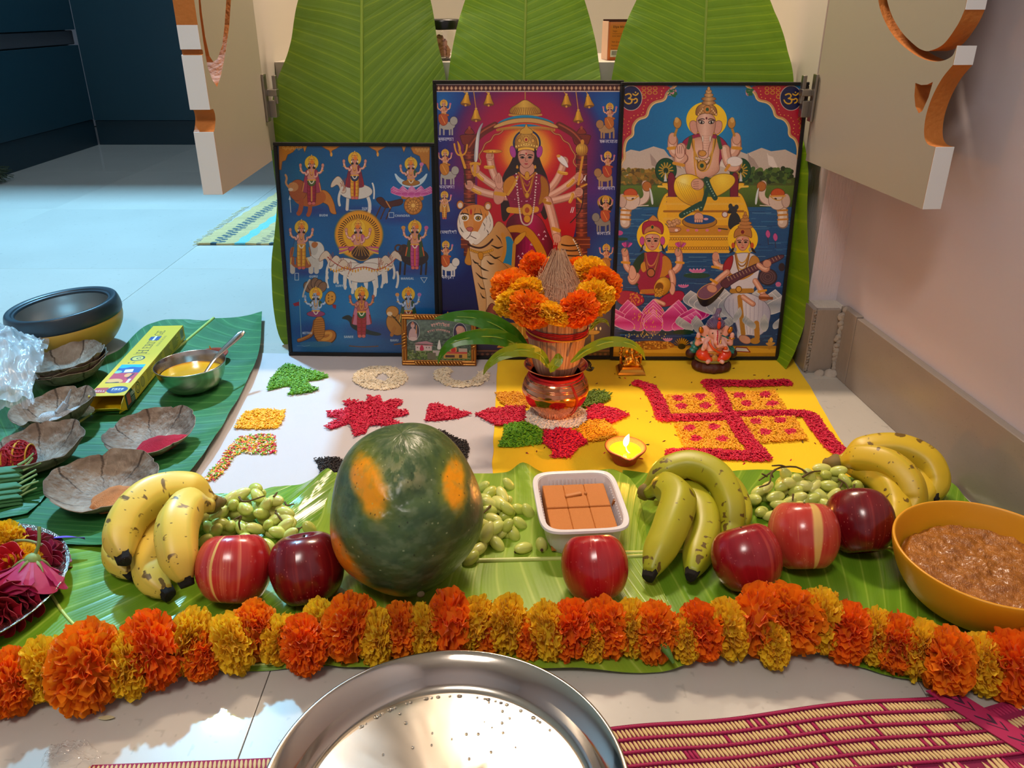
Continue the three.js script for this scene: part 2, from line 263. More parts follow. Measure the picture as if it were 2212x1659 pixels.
// ---------------------------------------------------------------- the prayer cabinet with its fretted doors
{
  const cab = thing('prayer_cabinet', 'cream prayer cabinet with open fretted doors above the altar', 'cabinet');
  mesh('side_panel', boxAt(-0.432, -0.412, 0.345, 1.86, -1.83, -1.37), creamMat, cab);
  mesh('side_panel', boxAt(0.484, 0.504, 0.345, 1.86, -1.83, -1.37), creamMat, cab);
  mesh('back_panel', boxAt(-0.412, 0.484, 0.345, 1.86, -1.83, -1.815), creamMat, cab);
  mesh('roof', boxAt(-0.432, 0.504, 1.86, 1.88, -1.83, -1.37), creamMat, cab);
  mesh('drawer_box', boxAt(-0.412, 0.484, 0.345, 0.483, -1.815, -1.505), creamMat, cab);
  mesh('unseen_lamp_batten', boxAt(-0.09, 0.25, 1.475, 1.493, -1.79, -1.75, 0.004), new THREE.MeshStandardMaterial({ color: 0xffffff, emissive: new THREE.Color('#ffc890'), emissiveIntensity: 2 }), cab);  // unseen batten at the cabinet light, above the visible part
  mesh('unseen_lamp_bracket', boxAt(-0.08, 0.24, 1.478, 1.49, -1.815, -1.79, 0.002), creamMat, cab);
  const faceMat = std('#979081', 0.38), cutMat = std('#b26a24', 0.75, { bumpMap: rep(grain, 8, 8), bumpScale: 0.001 }), edgeMat = std('#dcdedc', 0.4), steel = metal('#9a9388', 0.35);
  // traced on the right door: s runs from hinge (0) to front edge (1), y is height
  const H0 = V(0.472, 0, -1.33), F0 = V(0.498, 0, -0.98), dir = V().subVectors(F0, H0), L = dir.length(), nrm = V(dir.z, 0, -dir.x).normalize();
  const onDoor = (zx, zy) => { const d = sight(1280 + zx / 2.3734, zy / 2.3734), t = V(H0.x, EYE, H0.z).sub(V(0, EYE, 0)).dot(nrm) / d.dot(nrm), p = V(d.x * t, EYE + d.y * t, d.z * t); return new THREE.Vector2(V().subVectors(p, V(H0.x, 0, H0.z)).dot(dir) / L, p.y); };
  const front = (zx, zy) => { const p = onDoor(zx, zy); return new THREE.Vector2(L, p.y); };
  const notchLow = front(1745, 750), notchTop = front(1860, 335), toothTop = front(1880, 235), slotTop = front(1920, 50);
  const S = new THREE.Shape(); S.moveTo(0, 0.345); S.lineTo(L, 0.345); S.lineTo(L, notchLow.y);
  S.splineThru([[1718, 738], [1700, 690], [1708, 600], [1740, 500], [1790, 405]].map((q) => onDoor(...q)).concat([notchTop]));
  S.lineTo(L, toothTop.y);
  S.splineThru([[1840, 290], [1770, 315], [1690, 300], [1610, 250], [1540, 180], [1490, 90], [1465, 0], [1462, -120], [1480, -220]].map((q) => onDoor(...q)));
  S.lineTo(...onDoor(1512, -200).toArray());
  S.splineThru([[1500, -100], [1510, 0], [1540, 90], [1590, 170], [1650, 230], [1690, 256], [1730, 260], [1800, 225], [1870, 130]].map((q) => onDoor(...q)).concat([slotTop]));
  S.lineTo(L, 1.34); S.lineTo(0, 1.34); S.lineTo(0, 0.345);
  const hole = new THREE.Path([[1655, 425], [1685, 436], [1715, 434], [1745, 420], [1722, 500], [1690, 570], [1672, 580], [1655, 545], [1650, 490]].map((q) => onDoor(...q))); S.holes.push(hole);
  const T = 0.0232, g = new THREE.ExtrudeGeometry(S, { depth: T, bevelEnabled: false, curveSegments: 14 });
  // the left door is fretted differently: a hanging tongue in a U-shaped slot, a bite and a groove in its front edge
  const HL = V(-0.3853, 0, -1.33), FL = V(-0.3787, 0, -1.066), dL = V().subVectors(FL, HL), LL = dL.length(), nL = V(-dL.z, 0, dL.x).normalize();
  const onLeft = (zx, zy) => { const d = sight(zx / 2.7657, zy / 2.7657), t = V(HL.x, 0, HL.z).dot(nL) / (d.x * nL.x + d.z * nL.z), q = V(d.x * t - HL.x, 0, d.z * t - HL.z); return new THREE.Vector2(q.dot(dL) / LL, EYE + d.y * t); }, lf = (zx, zy) => onLeft(zx, zy).y;
  const yb = lf(1272, 790), yt = lf(1245, 660), g0 = lf(1203, 330), g1 = lf(1200, 296), SL = new THREE.Shape(); SL.moveTo(0, 0.345); SL.lineTo(LL, 0.345); SL.lineTo(LL, yb); SL.lineTo(LL - 0.004, yb + 0.002); SL.quadraticCurveTo(LL - 0.022, (yb + yt) / 2 + 0.004, LL - 0.01, yt); SL.lineTo(LL, yt); SL.lineTo(LL, g0); SL.lineTo(LL - 0.004, g0 + 0.001); SL.lineTo(LL - 0.004, g1 - 0.001); SL.lineTo(LL, g1); SL.lineTo(LL, 1.34); SL.lineTo(0, 1.34); SL.lineTo(0, 0.345);
  const U = [[1385, -200], [1380, 0], [1370, 150], [1345, 330], [1320, 450], [1297, 520], [1270, 480], [1240, 400], [1215, 250], [1192, 80], [1182, -60], [1178, -200], [1190, -200], [1196, -20], [1206, 80], [1226, 220], [1252, 335], [1275, 370], [1300, 350], [1328, 270], [1342, 150], [1352, 0], [1356, -200]].map((q) => onLeft(...q)); SL.holes.push(new THREE.Path(U));
  const gL = new THREE.ExtrudeGeometry(SL, { depth: 0.0255, bevelEnabled: false, curveSegments: 12 });
  for (const side of [1, -1]) {
    const hinge = side > 0 ? V(0.472, 0, -1.33) : V(-0.3853, 0, -1.33), tip = side > 0 ? V(0.498, 0, -0.98) : V(-0.3787, 0, -1.066), len = V().subVectors(tip, hinge).length();
    // local frame: x along the door, y up, z through its thickness away from the room's middle
    const ax = V().subVectors(tip, hinge).normalize(), az = side > 0 ? V(-ax.z, 0, ax.x).multiplyScalar(-1) : V(-ax.z, 0, ax.x), f = side > 0 ? len / L : 1;
    const out = V(ax.z, 0, -ax.x).multiplyScalar(ax.z * side > 0 ? 1 : -1); if (out.x * side < 0) out.multiplyScalar(-1);
    const dg = based(side > 0 ? g : gL, ax.clone().multiplyScalar(f), V(0, 1, 0), out, V(hinge.x, 0, hinge.z));
    const door = mesh('door', dg, [faceMat, cutMat], cab); door.userData.label = side > 0 ? 'right door with fretted edge' : 'left door with fretted edge';
    const strip = (y0, y1) => { const s = mesh('edge_strip', based(boxAt(len, len + 0.0012, y0, y1, 0.0002, (side > 0 ? T : 0.0255) - 0.0002, 0.0004), ax, V(0, 1, 0), out, V(hinge.x, 0, hinge.z)), edgeMat, door); s.userData.label = 'painted white door edge'; };
    if (side > 0) { strip(0.345, notchLow.y); strip(notchTop.y, toothTop.y); strip(slotTop.y, 1.34); } else { strip(0.345, yb); strip(yt, g0); strip(g1, lf(1168, 150)); }
    const hx = side > 0 ? 0.469 : -0.3835;
    const h = mesh('hinge', join([boxAt(hx - 0.002, hx + 0.002, 0.405, 0.475, -1.338, -1.322, 0.001), boxAt(hx - side * 0.012 - 0.003, hx - side * 0.012 + 0.003, 0.43, 0.472, -1.352, -1.342, 0.001), boxAt(Math.min(hx, hx - side * 0.016), Math.max(hx, hx - side * 0.016), 0.442, 0.452, -1.352, -1.335, 0.001), boxAt(Math.min(hx, hx - side * 0.012) , Math.max(hx, hx - side * 0.012), 0.41, 0.435, -1.353, -1.338, 0.001)]), steel, door); h.userData.label = 'steel hinge plates';
  }
}
// ---------------------------------------------------------------- banana leaves
// one texture of parallel veins: u runs along the midrib, v from rib to margin
const leafTex = (a, b, c, seed) => dataTex(1024, 256, (u, v, o) => {
  const w = u * 46 + 0.5 * fbm(u * 6, v * 2, seed, 2) , f = Math.abs((w % 1) - 0.5) * 2, fine = Math.abs(((u * 322 + 0.3 * vnoise(u * 90, v * 3, seed)) % 1) - 0.5) * 2, n = fbm(u * 14, v * 5, seed + 3, 4), band = vnoise(Math.floor(w) * 1.7, 0.5, seed + 5);
  let k = mixc(rgb(a), rgb(b), clamp(0.12 + 0.62 * sm(f, 0.1, 0.9) * 0.35 + 0.5 * band * 0.7 + 0.5 * (n - 0.5), 0, 1)); k = mixc(k, rgb(c), 0.55 * sm(f, 0.86, 0.99) + 0.07 * fine);
  o[0] = k[0]; o[1] = k[1]; o[2] = k[2];
}, true);
const veinBump = grey(1024, 64, (u, v) => { const w = u * 46, f = Math.abs((w % 1) - 0.5) * 2, fine = Math.abs(((u * 322) % 1) - 0.5) * 2; return 0.5 + 0.3 * sm(f, 0.7, 1) + 0.12 * fine; });
function leafMat(a, b, c, seed, rough = 0.32, thru = 0.12) { return std('#ffffff', rough, { map: leafTex(a, b, c, seed), bumpMap: veinBump, bumpScale: 0.0007, side: DS, transmission: thru, thickness: 0 }); }
const leafStand = leafMat('#74a400', '#92c004', '#bcd824', 31, 0.55, 0.25), leafDark = leafMat('#628c02', '#80a606', '#a6c01c', 37, 0.55, 0.2), leafFloor = leafMat('#5c8a1c', '#80aa2c', '#acc44e', 41, 0.22), leafBright = leafMat('#7da02a', '#9cbc38', '#c4d468', 43, 0.25), leafCool = leafMat('#24622e', '#3a8040', '#6ea564', 47, 0.38);
const ribMat = std('#8fae3c', 0.35), ribPale = std('#b9c768', 0.35);
// left and right margins and a midrib are lists of surveyed points; P maps [px, py] to the leaf's surface
function bananaLeaf(name, label, group, mat, rib, P, left, mid, right, o = {}) {
  const sl = spline(left), sr = spline(right), sc = spline(mid), nv = o.nv ?? 90, nu = o.nu ?? 16, seed = o.seed ?? 1, A = o.wave ?? 0.002, q = (s, t) => { const p = s(t); return P(p.x, p.y, t); };
  const lengthM = q(sc, 0).distanceTo(q(sc, 1)), widthM = q(sl, 0.5).distanceTo(q(sr, 0.5));
  const lift = (p, side, e, t) => { const n = fbm(t * 9 + side * 3.3, e * 1.4, seed, 3) - 0.5, r = Math.sin(t * (o.ripples ?? 40) + side * 2 + seed) * e * e; return p.addScaledVector(o.up ?? V(0, 1, 0), (o.base ?? 0) + A * (1.2 * n * (0.12 + e * e * 1.3) + (o.rip ?? 0.12) * r + 0.3) + (o.cup ?? 0) * e * e + (o.rise ? o.rise(t, e, side) : 0)); };
  const g = thing(name, label, 'leaf', [0, 0, 0], group);
  for (const side of [0, 1]) {
    const s = side ? sr : sl, k = side ? 1 : -1;
    let geo = sheet((u, v) => { const e = u; const m = q(sc, v), x = q(s, v); return lift(m.lerp(x, e), side, e, v); }, nu, nv, 0.0005 * -k * (o.face ?? 1), (u, v) => [(v * lengthM - (o.slant ?? 0.25) * u * widthM / 2) / 0.95 + side * 0.33, u * 0.9]);
    mesh('blade', geo, mat, g);
  }
  const pts = []; for (let i = 0; i <= 20; i++) pts.push(lift(q(sc, i / 20), 0, 0, i / 20).addScaledVector(o.up ?? V(0, 1, 0), 0.0008));
  mesh('midrib', sweep(pts, (t) => (o.rib ?? 0.0035) * (1 - 0.45 * t), 50, 8), rib, g);
  return g;
}
{
  // three leaves standing behind the pictures, leaning back on the cabinet
  const zs = (y) => -1.398 - y * 0.155, lean = (px, py) => { let p = atZ(px, py, -1.42); for (let i = 0; i < 4; i++) p = atZ(px, py, zs(p.y)); return p; };
  const G = null, up = V(0, 0.15, 1).normalize();
  bananaLeaf('banana_leaf', 'dark green banana leaf standing behind the blue nine-figure picture', G, leafDark, ribMat, lean, [[655, 762], [612, 740], [586, 600], [598, 430], [586, 310], [592, 200], [625, 100], [645, 0], [690, -130], [775, -240]], [[770, 765], [779, 600], [781, 310], [782, 0], [784, -250]], [[880, 765], [950, 500], [968, 300], [962, 165], [945, 90], [930, 0], [890, -120], [795, -240]], { up, wave: 0.012, ripples: 30, seed: 3, face: 1, rib: 0.0042, base: -0.004 });
  bananaLeaf('banana_leaf', 'green banana leaf standing behind the red goddess picture', G, leafStand, ribMat, (a, b) => lean(a, b).add(V(0, 0, -0.018)), [[1030, 765], [985, 500], [966, 300], [966, 178], [983, 70], [1003, 0], [1050, -110], [1125, -200]], [[1133, 765], [1133, 400], [1132, 178], [1136, 0], [1138, -210]], [[1250, 765], [1300, 500], [1306, 300], [1300, 178], [1290, 95], [1265, 0], [1220, -110], [1152, -200]], { up, wave: 0.009, seed: 8, base: -0.004 });
  bananaLeaf('banana_leaf', 'green banana leaf standing behind the elephant-headed god picture', G, leafStand, ribMat, lean, [[1380, 765], [1310, 500], [1312, 300], [1320, 178], [1345, 70], [1375, 0], [1430, -120], [1515, -220]], [[1540, 765], [1530, 400], [1520, 178], [1526, 0], [1530, -230]], [[1650, 765], [1674, 720], [1696, 650], [1694, 420], [1702, 260], [1714, 178], [1695, 80], [1665, 0], [1620, -110], [1545, -220]], { up, wave: 0.012, ripples: 26, seed: 12, base: -0.004, nu: 24, rise: (t, e, s) => (s ? 0.118 * e ** 6 * (1 - sm(t, 0.36, 0.5)) : 0) });
  // on the floor
  const fl = (h) => (px, py) => at(px, py, h);
  bananaLeaf('banana_leaf', 'cool green banana leaf on the floor under the incense box and leaf bowls', G, leafCool, ribPale, fl(0.004), [[568, 686], [560, 780], [520, 870], [470, 960], [420, 1030], [330, 1130], [250, 1190]], [[462, 690], [330, 800], [200, 897], [60, 985], [-60, 1060], [-120, 1110], [-170, 1150]], [[440, 695], [330, 702], [240, 770], [60, 830], [-80, 860], [-180, 900], [-260, 960]], { wave: 0.007, ripples: 46, seed: 21, nu: 22, rib: 0.003, rise: (t, e, s) => (s ? 0.0 : 0.010 * e ** 5) });
  bananaLeaf('banana_leaf', 'green banana leaf lying on the floor under the left bananas and apples', G, leafFloor, ribPale, fl(0.002), [[180, 1020], [420, 1065], [560, 1063], [640, 1050], [715, 1047], [770, 1090], [800, 1180], [790, 1300]], [[130, 1080], [100, 1150], [80, 1200], [140, 1330], [260, 1420], [420, 1440], [560, 1440], [700, 1430]], [[60, 1090], [-60, 1150], [-160, 1260], [-150, 1420], [60, 1460], [300, 1450], [560, 1448], [720, 1440]], { wave: 0.006, seed: 25, nu: 26, rib: 0.002, rise: (t, e, s) => (s ? 0 : 0.022 * Math.exp(-(((t - 0.57) / 0.05) ** 2)) * e * e * e) });
  bananaLeaf('banana_leaf', 'yellow-green banana leaf lying under the papaya and the sweet tray', G, leafBright, ribPale, fl(0.0045), [[660, 1062], [720, 1040], [880, 1032], [1060, 1026], [1130, 1020], [1230, 1030], [1330, 1020], [1370, 1050], [1398, 1150]], [[640, 1210], [800, 1216], [1000, 1216], [1100, 1213], [1240, 1210], [1310, 1208], [1350, 1206], [1380, 1205], [1400, 1204]], [[640, 1440], [700, 1438], [800, 1446], [1000, 1452], [1200, 1448], [1400, 1452], [1480, 1440], [1490, 1420], [1440, 1300]], { wave: 0.005, seed: 28, nu: 24, rib: 0.004, rise: (t, e, s) => (s ? 0 : 0.013 * Math.exp(-(((t - 0.5) / 0.04) ** 2)) * e * e + 0.012 * Math.exp(-(((t - 0.12) / 0.05) ** 2)) * e * e) });
  bananaLeaf('banana_leaf', 'green banana leaf lying under the right fruit and the yellow bowl', G, leafFloor, ribPale, fl(0.0025), [[1345, 1020], [1500, 1024], [1620, 1020], [1800, 1030], [1950, 1034], [2040, 1040], [2090, 1082], [2180, 1160]], [[1310, 1200], [1450, 1196], [1620, 1188], [1760, 1182], [1900, 1186], [2020, 1200], [2140, 1230], [2260, 1280]], [[1330, 1400], [1450, 1420], [1620, 1400], [1745, 1408], [1850, 1440], [1960, 1470], [2080, 1480], [2240, 1480]], { wave: 0.005, seed: 33, nu: 24, rib: 0.003 });
  bananaLeaf('banana_leaf', 'small dark green banana leaf piece under the folded betel leaves', G, leafCool, ribPale, fl(0.010), [[-40, 930], [50, 960], [110, 1010], [105, 1060], [60, 1110]], [[-90, 960], [-20, 1020], [0, 1060], [-10, 1100], [-20, 1125]], [[-140, 990], [-120, 1040], [-120, 1090], [-100, 1120], [-60, 1140]], { wave: 0.003, seed: 39, rib: 0.0015 });
}

// ---------------------------------------------------------------- cloths
{
  const weave = grey(128, 128, (u, v) => 0.5 + 0.25 * Math.sin(u * 2 * PI * 32) * Math.sin(v * 2 * PI * 32) + 0.2 * vnoise(u * 64, v * 64, 3, 64, 64));
  const cloth = (name, label, color, q, seed, h, wave) => {
    const [a, b, c, d] = q.map((p) => at(p[0], p[1], h)), r = (u, v) => fbm(u * 5, v * 5, seed, 3) - 0.5;
    const g = sheet((u, v) => { const e = 0.002 * Math.sin(u * 40 + seed) * (v > 0.9 ? 1 : 0.2), p = a.clone().lerp(b, u).lerp(d.clone().lerp(c, u), v); p.y += wave * r(u, v) + 0.0006 * Math.exp(-(((u - 0.37) / 0.012) ** 2)) + 0.0005 * Math.exp(-(((v - 0.52) / 0.012) ** 2)); p.x += 0.003 * (vnoise(v * 14, 1, seed) - 0.5) * (Math.abs(u - 0.5) > 0.45 ? 1 : 0); p.z += 0.003 * (vnoise(u * 14, 2, seed) - 0.5) * (v > 0.95 || v < 0.05 ? 1 : 0); return p; }, 70, 60, 0.0006, (u, v) => [u * 6, v * 6]);
    return tag(mesh(name, g, std(color, 0.9, { side: DS, bumpMap: rep(weave, 4, 4), bumpScale: 0.0005, sheen: 0.3, sheenColor: new THREE.Color(0.4, 0.4, 0.4) })), label, 'cloth');
  };
  cloth('altar_cloth', 'white cotton cloth spread on the floor before the pictures', '#c8c2c3', [[558, 764], [1075, 764], [1062, 1055], [392, 1085]], 3, 0.0024, 0.0016);
  cloth('altar_cloth', 'bright yellow cotton cloth spread beside the white one', '#ffd20a', [[1068, 764], [1702, 756], [1868, 1040], [1056, 1055]], 6, 0.0012, 0.0014);
}
// ---------------------------------------------------------------- marigolds
// a pompon: ruffled petals on a flattened ball whose axis is y
function marigoldGeo(seed, n, flat, ruffle) {
  const r = rngOf(seed), P = [], U = [], I = [], C = [], ga = PI * (3 - Math.sqrt(5));
  for (let k = 0; k < n; k++) {
    const y = 1 - 2 * (k + 0.5) / n, ph = k * ga + 0.6 * (r() - 0.5), s = Math.sqrt(1 - y * y);
    const d = V(s * Math.cos(ph), y * 1.0, s * Math.sin(ph)).addScaledVector(V(r() - 0.5, r() - 0.5, r() - 0.5), 0.35).normalize();
    const side = V(r() - 0.5, r() - 0.5, r() - 0.5).cross(d).normalize(), nrm = V().crossVectors(d, side), len = 0.86 + 0.2 * r(), w = (n > 200 ? 0.125 : 0.19) + 0.08 * r(), bend = (r() - 0.5) * 0.5, tone = 0.82 + 0.22 * r(), red = (r() - 0.5) * 0.1, base = P.length / 3;
    for (let a = 0; a < 3; a++) for (let b = 0; b < 5; b++) {
      const t = a / 2, e = b / 2 - 1, rad = lerp(0.36, len - (0.06 * e * e + 0.05 * Math.abs(Math.sin(e * 5 + k))) * t, t), ww = w * (0.25 + 0.75 * t), z = bend * t * t * 0.5 + ruffle * t * Math.sin(e * 3.6 + k * 2.1) ;
      const p = d.clone().multiplyScalar(rad).addScaledVector(side, e * ww).addScaledVector(nrm, z); P.push(p.x, p.y * flat, p.z); U.push(b / 4, t); C.push(tone, tone * (1 + red), tone);
    }
    for (let a = 0; a < 2; a++) for (let b = 0; b < 4; b++) { const q = base + a * 5 + b; I.push(q, q + 1, q + 5, q + 1, q + 6, q + 5); }
  }
  const core = new THREE.SphereGeometry(0.6, 16, 12), k0 = P.length / 3, cp = core.attributes.position; for (let i = 0; i < cp.count; i++) { P.push(cp.getX(i), cp.getY(i) * flat, cp.getZ(i)); U.push(0, 0); C.push(0.9, 0.9, 0.9); } for (const i of core.index.array) I.push(i + k0);
  const g = surface(P, U, I); g.setAttribute('color', new THREE.Float32BufferAttribute(C, 3)); return g;
}
const MG = [0, 1, 2, 3].map((k) => marigoldGeo(50 + k, 400, 0.78, 0.06)), MGwild = [marigoldGeo(60, 150, 0.8, 0.1), marigoldGeo(61, 150, 0.75, 0.1)];
const petal = (c) => std(c, 0.8, { vertexColors: true, specularIntensity: 0.3, side: DS, transmission: 0.42, thickness: 0 });
const ORANGE = [petal('#ff9412'), petal('#ff8a0e'), petal('#ff7e0c')], YELLOW = [petal('#ffd62a'), petal('#ffce1e')];
function marigold(parent, pos, axis, R, color, k, wild = false, thick = 1) {
  const m = mesh('marigold', (wild ? MGwild : MG)[k % (wild ? 2 : 4)], color, parent);
  m.position.copy(pos); m.quaternion.setFromUnitVectors(V(0, 1, 0), axis.clone().normalize()); m.rotateY(k * 1.7); m.scale.set(R, R * thick, R); m.userData.label = YELLOW.includes(color) ? 'yellow marigold' : 'orange marigold'; return m;
}
{
  const list = [['o', -70, 1500, 66], ['o', 22, 1474, 72], ['y', 97, 1444, 70], ['o', 187, 1441, 96], ['y', 276, 1437, 72], ['o', 330, 1404, 84], ['y', 407, 1384, 72], ['o', 440, 1416, 54], ['y', 500, 1390, 68], ['o', 549, 1362, 66], ['y', 606, 1381, 56], ['o', 656, 1392, 66], ['y', 694, 1350, 58], ['o', 757, 1355, 74], ['y', 814, 1376, 62], ['o', 864, 1361, 60], ['y', 915, 1361, 58], ['o', 972, 1342, 72], ['y', 1026, 1345, 60], ['o', 1056, 1372, 44], ['y', 1096, 1348, 66], ['o', 1147, 1380, 48], ['y', 1184, 1362, 66], ['o', 1234, 1360, 66], ['y', 1274, 1384, 50], ['o', 1308, 1355, 66], ['y', 1361, 1356, 62], ['o', 1414, 1366, 66], ['y', 1476, 1379, 54], ['o', 1514, 1363, 64], ['y', 1571, 1358, 66], ['o', 1634, 1335, 78], ['y', 1668, 1390, 54], ['o', 1708, 1337, 78], ['y', 1773, 1341, 70], ['o', 1832, 1366, 66], ['y', 1887, 1375, 62], ['o', 1937, 1389, 66], ['y', 1986, 1404, 66], ['o', 2046, 1428, 74], ['y', 2119, 1434, 66], ['o', 2184, 1440, 78], ['o', 2238, 1400, 60]];
  const g = thing('marigold_garland', 'long garland of alternating orange and yellow marigolds laid across the front', 'garland'), pts = list.map(([, x, y, r]) => { const zc = at(x, y + r * 0.5, 0.01), d = Math.hypot(zc.z, EYE), R = r * (-zc.z * cosP + EYE * sinP) / FOCAL; const p = at(x, y, R * 0.9); return { p, R }; }), r = rngOf(77);
  list.forEach(([c, x, y], i) => {
    const a = pts[Math.max(0, i - 1)].p, b = pts[Math.min(list.length - 1, i + 1)].p, ax = V().subVectors(b, a).normalize().add(V(0.15 * (r() - 0.5), 0.15 * (r() - 0.5), 0.2 * (r() - 0.5)));
    marigold(g, pts[i].p, ax, pts[i].R * 1.06, c === 'y' ? YELLOW[i % 2] : ORANGE[(i * 7) % 3], i, [17, 19, 31].includes(i), c === 'y' ? 0.86 : 0.98);
  });
  mesh('string', sweep(pts.map((q) => q.p), 0.0008, 160, 5), std('#e8e0d0', 0.8), g);
  const q = pts[27].p, bud = mesh('calyx', sweep([q.clone().add(V(0.004, 0.004, 0.022)), q.clone().add(V(0.008, 0.002, 0.03)), q.clone().add(V(0.012, -0.004, 0.036))], (t) => 0.005 * (1 - 0.75 * t), 8, 8), std('#4f7a2c', 0.6), g); bud.userData.label = 'green flower base';
}
// ---------------------------------------------------------------- apples
function sized(px, py, wpx, base) { let R = 0.036, p; for (let i = 0; i < 6; i++) { p = at(px, py, base + R); R = wpx / 2 * (-p.z * cosP + (EYE - p.y) * sinP) / FOCAL; } return { p, R }; }
const appleProfile = spline([[0, 0.66], [0.1, 0.72], [0.26, 0.88], [0.5, 0.97], [0.78, 0.8], [0.96, 0.4], [1.0, 0.05], [0.94, -0.34], [0.78, -0.7], [0.56, -0.91], [0.36, -0.95], [0.2, -0.88], [0.08, -0.8], [0, -0.79]]);
{
  const mk = (seed, lobes) => { const pr = []; for (let i = 0; i <= 44; i++) { const p = appleProfile(i / 44); pr.push([Math.max(0, p.x), p.y * 0.95]); } const g = lathe(pr, 48), q = g.attributes.position; for (let i = 0; i < q.count; i++) { const a = Math.atan2(q.getZ(i), q.getX(i)), y = q.getY(i), k = 1 + 0.022 * Math.cos(5 * a + seed) * (0.4 - y * 0.6) + 0.03 * Math.cos(2 * a + lobes); q.setXYZ(i, q.getX(i) * k, y * (1 + 0.03 * Math.cos(a + lobes)), q.getZ(i) * k); } g.computeVertexNormals(); return g; };
  // skin: streaks run from stem to eye; pale patch on some
  const skin = (base, streak, gold, amount, patch, seed) => dataTex(512, 256, (u, v, o) => {
    const s = fbm(u * 40, v * 3, seed, 3, 40), s2 = fbm(u * 90, v * 2.2, seed + 4, 2, 90), big = fbm(u * 5, v * 2, seed + 9, 3, 5);
    let c = mixc(rgb(base), rgb(streak), clamp(amount * (1.6 * s - 0.35 + 1.2 * (big - 0.45)), 0, 1)); c = mixc(c, rgb(gold), clamp(amount * 1.4 * sm(s2 * 0.6 + big * 0.55, 0.62, 0.85), 0, 0.8));
    if (patch) { const d = Math.abs(((u - patch[0] + 1.5) % 1) - 0.5 - 0.008 * Math.sin(v * 9)) / (patch[1] * Math.pow(Math.sin(clamp((v - patch[2]) / (patch[3] - patch[2]), 0, 1) * PI), 0.6) * (1.25 - 0.95 * v) + 1e-4); c = mixc(c, rgb('#e3c46a'), 0.85 * (1 - sm(d + 0.5 * (s - 0.5), 0.6, 1.15))); }
    if (hash(Math.floor(u * 300), Math.floor(v * 130), seed) > 0.992) c = mixc(c, [232, 190, 150], 0.4);
    o[0] = c[0]; o[1] = c[1]; o[2] = c[2];
  });
  const kinds = { dark: skin('#5e0610', '#7c0a16', '#8a2018', 0.5, null, 3), red: skin('#9c0d16', '#b8282a', '#c8604a', 0.7, null, 5), stripe: skin('#a81a1c', '#cc5446', '#d88a60', 0.5, [0.955, 0.011, 0.12, 0.95], 8), pale: skin('#b8352a', '#cc6448', '#d48a54', 0.85, [0.012, 0.03, 0.08, 0.78], 11) };
  const A = [[505, 1229, 156, 'stripe', 'pink-red striped apple beside the left bananas', 0.62, 0.0], [663, 1229, 159, 'dark', 'dark maroon apple between the striped apple and the papaya', 0.5, 0.15], [1285, 1226, 147, 'red', 'red apple standing alone in front of the white sweet tray', 0.6, 0.1], [1614, 1207, 147, 'dark2', 'crimson apple right beside the tips of the middle bananas', 0.66, 0.2], [1737, 1158, 154, 'pale', 'pale red apple with a yellow streak from its top', 0.6, 0.0], [1857, 1128, 143, 'dark', 'glossy dark maroon apple nearest the yellow bowl', 0.78, 0]];
  kinds.dark2 = skin('#860a18', '#a41a26', '#b04032', 0.55, null, 14);
  const G = [mk(1, 0.4), mk(2.2, 2), mk(3.7, 4)];
  A.forEach(([x, y, w, kind, label, tilt, roll], i) => {
    const { p, R } = sized(x, y, w, 0.003), t = thing('apple', label, 'apple', p, 'apples on the banana leaves');
    const turn = new THREE.Quaternion().setFromEuler(new THREE.Euler(-tilt, 0, roll));
    const body = mesh('skin', G[i % 3], std('#ffffff', 0.24, { map: kinds[kind], clearcoat: 0.25, clearcoatRoughness: 0.15 }), t); body.scale.setScalar(R); body.quaternion.copy(turn);
    if (kind === 'stripe' || kind === 'pale') body.quaternion.multiply(new THREE.Quaternion().setFromAxisAngle(V(0, 1, 0), -PI / 2 + PI / 2));
    const eye = []; for (let k = 0; k < 5; k++) eye.push(move(new THREE.ConeGeometry(0.06, 0.16, 5), 0.07 * Math.cos(k * 1.256), -0.84, 0.07 * Math.sin(k * 1.256), 0.5 * Math.sin(k * 1.256), 0, PI + 0.5 * Math.cos(k * 1.256)));
    const e = mesh('calyx', join(eye), std('#3a2a18', 0.9), t); e.scale.setScalar(R); e.quaternion.copy(turn);
    const st = mesh('stem', sweep([V(0, 0.64, 0), V(0.02, 0.8, 0.02), V(0.06, 0.93, 0.02)], 0.035, 6, 6), std('#4a3420', 0.9), t); st.scale.setScalar(R); st.quaternion.copy(turn);
  });
}
